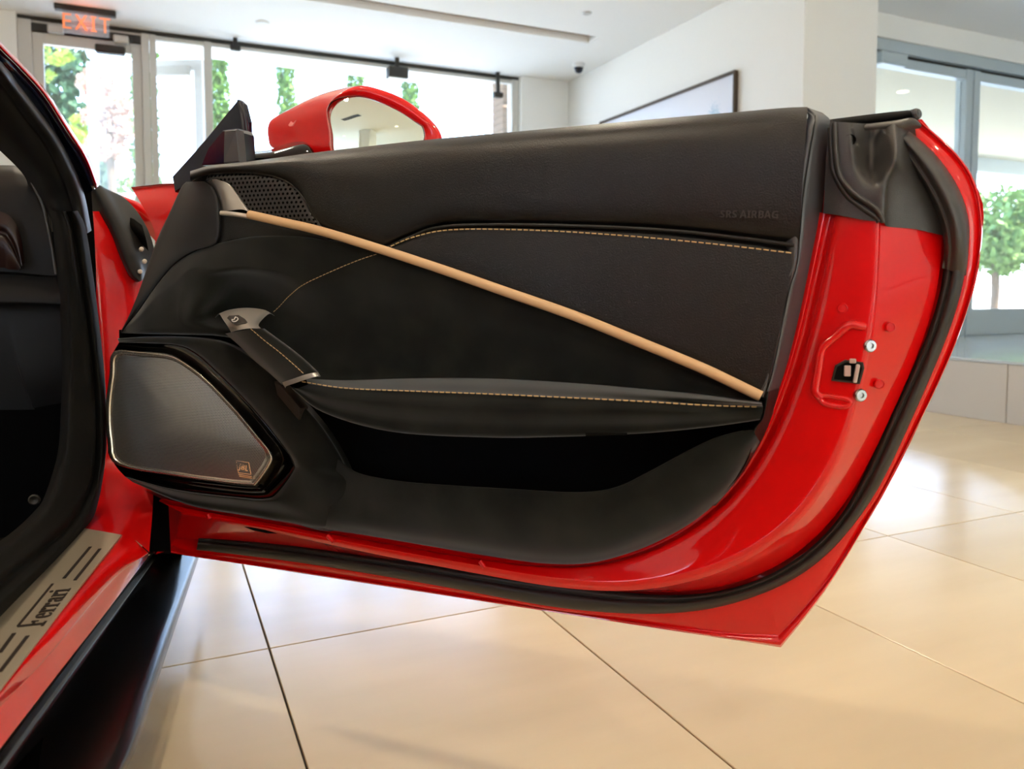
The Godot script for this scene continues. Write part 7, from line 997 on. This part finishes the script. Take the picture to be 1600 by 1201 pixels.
func door(c: Node3D) -> void:
	var st := Shape.new()
	loft(st, "flange", 4, 2, [8], [1])
	loft(st, "shell_end", 5, 4)
	loft(st, "shell_face", 5, 4)
	loft(st, "skin", 4, 4)
	loft(st, "skin_front", 3, 3)
	var d := obj("door", st, m.red, c)
	d.transform = c.transform.affine_inverse() * Transform3D(Basis(DOOR_ALONG, Vector3.UP, DOOR_IN), DOOR_AT)
	note(d, "open red door with black leather and suede trim")
	var inw := Vector3.BACK
	# shut face: latch, bolts, plugs
	var rib := Shape.new()
	rib.tube(curve(rail("latch_rib"), 5), 0.0055, 0.004, inw, 10)
	obj("latch_rib", rib, m.red, d)
	var lp := Shape.new()
	var ring := rail("latch_loop")
	var q := PackedVector3Array([ring[ring.size() - 1]])
	q.append_array(ring); q.append(ring[0]); q.append(ring[1])
	var cc := curve(q, 4)
	lp.tube(cc.slice(4, cc.size() - 5), 0.0035, 0.003, inw, 10, false, true)
	obj("latch_rib", lp, m.red, d)
	var la := Shape.new()
	la.slab(rail("latch_poly"), Vector3(0, 0, -0.02), 0.001)
	var latch := obj("latch", la, m.dark_metal, d)
	var li := Shape.new()
	var inner := rail("latch_in")
	for k in inner.size(): inner[k].z += 0.0012
	li.slab(inner, Vector3(0, 0, -0.002), 0.0)
	obj("latch_mouth", li, m.void, d)
	var mk := rail("marks")
	for k in 2:
		var s := Shape.new()
		s.lathe([[0.0085, -0.01], [0.0085, 0.003], [0.007, 0.005], [0.0035, 0.005], [0.003, 0.003], [0.0, 0.003]], mk[k], Vector3(0.5, 0.0, 0.86).normalized(), 16)
		obj("bolt", s, m.chrome, d)
	for k in [2, 3, 4]:
		var s := Shape.new()
		s.lathe([[0.0065, -0.004], [0.0065, 0.001], [0.0055, 0.002], [0.0045, 0.001], [0.0, 0.001]], mk[k], Vector3(0.25, 0.0, 0.96).normalized() if k > 2 else inw, 18)
		obj("plug", s, m.red, d)
	var cl := Shape.new()
	cl.box(mk[5] + Vector3(0, 0, 0.002), Vector3(0.008, 0.014, 0.003), 0.001)
	cl.box(mk[6] + Vector3(0.0, 0, 0.0025), Vector3(0.005, 0.024, 0.004), 0.001, Basis(Vector3.BACK, -0.15))
	cl.box(mk[5] + Vector3(0.006, 0.013, 0.002), Vector3(0.008, 0.006, 0.003), 0.001)
	obj("latch_claw", cl, m.silver, d)
	for k in 2:
		var p := rail("plugs", k)
		var s := Shape.new()
		s.tube(PackedVector3Array([p[0], p[0].lerp(p[1], 0.3), p[0].lerp(p[1], 0.7), p[1]]), 0.005, 0.004, inw, 8, true, false, 0.3)
		obj("drain_plug", s, m.void, d)
	for k in 3:
		var p := rail("ledge_marks", k)
		var s := Shape.new()
		s.tube(PackedVector3Array([p[0], p[0].lerp(p[1], 0.5), p[1]]), 0.004, 0.004, inw, 8)
		obj("ledge_pip", s, m.red, d)
	note(obj("weatherstrip", lofted("seal", 4, 2), m.rubber, d), "black rubber weatherstrip round the door edge")
	# moulded corner behind the window line
	note(obj("corner_moulding", lofted("corner_plate", 5, 6), m.plastic, d), "black moulded plastic corner with a scooped channel")
	obj("moulding_band", lofted("corner_band", 5, 4), m.plastic, d)
	for k in ["corner_lip", "corner_lip2"]:
		var s := Shape.new()
		s.tube(curve(rail(k), 5), 0.0035, 0.006, inw, 8)
		obj("moulding_lip", s, m.plastic, d)
	var hl := Shape.new()
	hl.slab(rail("notch"), Vector3(0, 0, -0.01), 0.001)
	obj("notch", hl, m.rubber, d)
	var sh := Shape.new()
	sh.lathe([[0.0075, 0.0], [0.007, 0.003], [0.005, 0.001], [0.0, 0.001]], rail("screw_hole")[0], inw, 16)
	obj("screw", sh, m.void, d)
	obj("belt_seal", lofted("belt_bar", 4, 3), m.void, d)
	obj("belt_bracket", lofted("belt_bracket", 4, 3), m.plastic, d)
	var bc := Shape.new()
	var bp := rail("belt_cap")
	bc.lathe([[0.008, -0.03], [0.008, 0.008], [0.006, 0.011], [0.0, 0.011]], bp[0], Vector3(0.75, 0.1, 0.6).normalized(), 14)
	obj("belt_cap", bc, m.grey_and_lit_leather, d)
	# trim
	note(obj("upper_trim", lofted("leather", 6, 4, [6]), m.leather, d), "padded black leather upper trim")
	note(obj("trim_end", lofted("leather_side", 5, 3), m.grey_and_lit_leather, d), "leather end panel with window light painted in as grey")
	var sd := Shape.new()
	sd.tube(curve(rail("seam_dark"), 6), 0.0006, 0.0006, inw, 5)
	obj("trim_end_seam", sd, m.thread_dark, d)
	note(obj("insert", lofted("insert", 6, 4), m.leather, d), "flat black leather insert above the beige strip")
	var pp := Shape.new()
	pp.tube(curve(rail("piping"), 6), 0.0026, 0.0035, inw, 8)
	obj("piping", pp, m.leather, d)
	var bs := Shape.new()
	bs.tube(curve(rail("strip"), 6), 0.0072, 0.006, inw, 14)
	note(obj("beige_strip", bs, m.beige, d), "diagonal beige leather strip")
	var suede := lofted("alcantara", 5, 4)
	for k in ["stitch_insert", "stitch_arch", "stitch_arm", "stitch_grip"]:
		var s := Shape.new()
		var thin: bool = k in ["stitch_arch", "stitch_grip"]
		var path := curve(rail(k), 8)
		if k == "stitch_arch": path = drape(path, suede, 0.0008)
		stitches(s, path, inw, 0.0052 if thin else 0.0064, 0.0022 if thin else 0.0028, 0.0006 if thin else 0.0009)
		var o := obj("stitching", s, m.thread, d)
		stuff(o)
		note(o, "row of tan stitches")
	var tw := obj("tweeter_grille", lofted("tweeter", 6, 4), m.perforated, d)
	note(tw, "perforated black tweeter cover")
	var tb := lofted("tweeter", 6, 4)
	for k in tb.v.size(): tb.v[k].z -= 0.006
	obj("tweeter_backing", tb, m.void, d)
	var tr := Shape.new()
	tr.tube(curve(rail("tweeter_rim"), 5), 0.0013, 0.0016, inw, 6)
	obj("tweeter_rim", tr, m.plastic, d)
	note(obj("tweeter_bezel", lofted("bezel", 5, 4), m.silver, d), "satin silver bezel")
	var bl := Shape.new()
	bl.tube(curve(rail("bezel_lip"), 5), 0.004, 0.003, inw, 8)
	obj("bezel_lip", bl, m.silver, d)
	obj("trim_wedge", lofted("wedge", 5, 3), m.leather, d)
	note(obj("front_trim", lofted("quarter", 5, 4), m.leather_navy, d), "smooth dark panel at the hinge end")
	note(obj("suede_panel", suede, m.suede, d), "black suede panel with a recess for the hand")
	note(obj("armrest", lofted("armrest", 6, 4, [], [4]), m.suede, d), "padded black suede armrest")
	var sl := Shape.new()
	sl.tube(rail("arm_slot"), 0.003, 0.003, inw, 6)
	obj("armrest_slot", sl, m.void, d)
	obj("pull_handle", lofted("grip", 5, 4), m.suede, d)
	obj("handle_band", lofted("band", 4, 2), m.silver, d)
	note(obj("handle_bezel", lofted("pull_bezel", 5, 4), m.silver, d), "satin silver bezel with a door release switch")
	var sw := Shape.new()
	var so := rail("switch")
	for k in so.size(): so[k].z += 0.004
	sw.slab(so, Vector3(0, -0.003, -0.006), 0.0008)
	obj("release_switch", sw, m.plastic, d)
	for k in 2:
		var s := Shape.new()
		var ip := rail("icon", k)
		for j in ip.size(): ip[j].z += 0.0055
		s.tube(curve(ip, 4), 0.0007, 0.0007, inw, 6)
		obj("switch_symbol", s, m.icon, d)
	var tab := Shape.new()
	tab.slab(rail("tab"), Vector3(0, 0, -0.02), 0.002)
	obj("trim_tab", tab, m.tan_trim, d)
	obj("speaker_arch", lofted("arch", 5, 4), m.suede, d)
	note(obj("pocket_front", lofted("pocket", 6, 4), m.suede, d), "black suede front of the door pocket")
	obj("pocket_lining", lofted("pocket_back", 4, 3), m.void, d)
	obj("trim_edge", lofted("side_edge", 4, 3), m.leather, d)
	obj("trim_gap", lofted("gap", 3, 2), m.void, d)
	obj("trim_carrier", lofted("carrier", 4, 3), m.void, d)
	# speaker
	note(obj("speaker_surround", lofted("gloss", 4, 3, [], [], true), m.gloss_black, d), "gloss black speaker surround")
	note(obj("speaker_rim", lofted("grille_rim", 4, 3, [], [], true), m.grille_rim, d), "polished metal edge of the speaker grille")
	note(obj("speaker_grille", lofted("grille", 4, 4, [], [], true), m.grille, d), "perforated grey metal speaker grille")
	obj("speaker_cone", lofted("cone", 4, 2, [], [], true), m.void, d)
	var lg := Shape.new()
	var f := rail("logo")
	for k in f.size():
		lg.tube(PackedVector3Array([f[k], f[(k + 1) % 4]]), 0.0007, 0.0006, inw, 5)
	for k in [1, 2]:
		var p := rail("logo", k)
		lg.tube(p, 0.0009, 0.0006, inw, 5)
	note(obj("speaker_badge", lg, m.gold, d), "small copper coloured badge")
	var jb := obj("badge_lettering", text("JBL", 48, 0.00027, 0.0006), m.gold, d)
	jb.transform = Transform3D(Basis(Vector3(1, 0, 0), -0.1) * Basis(Vector3(0, 0, 1), -0.12), (f[0] + f[2]) / 2)
	var ab := rail("airbag_text")
	var at := obj("airbag_lettering", text("SRS AIRBAG", 48, 0.00027, 0.0005), m.emboss, d)
	var along := (ab[1] - ab[0]).normalized()
	at.transform = Transform3D(Basis(along, inw.cross(along), inw), (ab[0] + ab[1]) / 2 + Vector3(0, 0.005, 0.0005))
	note(at, "faint embossed words SRS AIRBAG")
	# sail and mirror
	var sa := Shape.new()
	sa.slab(rail("sail"), Vector3(0, 0, -0.012), 0.003)
	note(obj("sail_panel", sa, m.blue_black, d), "blue black triangle in front of the window")
	var si := Shape.new()
	si.slab(rail("sail_inner"), Vector3(0, 0, -0.04), 0.003)
	obj("sail_cover", si, m.blue_black, d)
	var sf := Shape.new()
	sf.slab(rail("sail_facet"), Vector3(0, 0, -0.02), 0.002)
	obj("sail_facet", sf, m.grey_and_lit_leather, d)
	for k in 2:
		var s := Shape.new()
		s.tube(curve(rail("sail_ridge", k), 4), 0.003, 0.004, inw, 8)
		obj("window_channel", s, m.blue_black, d)
	note(obj("mirror_housing", lofted("mirror_body", 5, 3, [], [], true), m.red, d), "red door mirror housing")
	note(obj("mirror_liner", lofted("mirror_inner", 5, 2, [], [], true), m.void, d), "black gap round the mirror glass")
	note(obj("mirror_stalk", lofted("mirror_stalk", 4, 3), m.gloss_black, d), "gloss black mirror stalk")
	var mg := Shape.new()   # slightly convex glass
	var edge := rail("mirror_glass")
	var eq := PackedVector3Array([edge[edge.size() - 1]])
	eq.append_array(edge); eq.append(edge[0]); eq.append(edge[1])
	var ec := curve(eq, 6)
	ec = ec.slice(6, ec.size() - 6)
	var mid := Vector3.ZERO
	for p in edge: mid += p / edge.size()
	var nn := Vector3.ZERO
	for k in edge.size(): nn += (edge[k] - mid).cross(edge[(k + 1) % edge.size()] - mid)
	nn = nn.normalized()
	if nn.z < 0: nn = -nn
	var rad := 1.1
	var rows := []
	for k in 9:
		var r := PackedVector3Array()
		for p in ec:
			var e := p.lerp(mid, k / 8.0)
			var off := (e - mid).length()
			r.append(e + nn * (sqrt(rad * rad - off * off) - rad + 0.004))
		rows.append(r)
	mg.grid(rows)
	note(obj("mirror_glass", mg, m.mirror, d), "convex mirror glass that shows the ceiling")
	var ho := Shape.new()
	var hs := rail("mirror_horse")
	for k in hs.size(): hs[k].z += 0.004
	ho.slab(hs, Vector3(0, 0, -0.003), 0.0003)
	note(obj("mirror_emblem", ho, m.emblem, d), "small pale emblem")
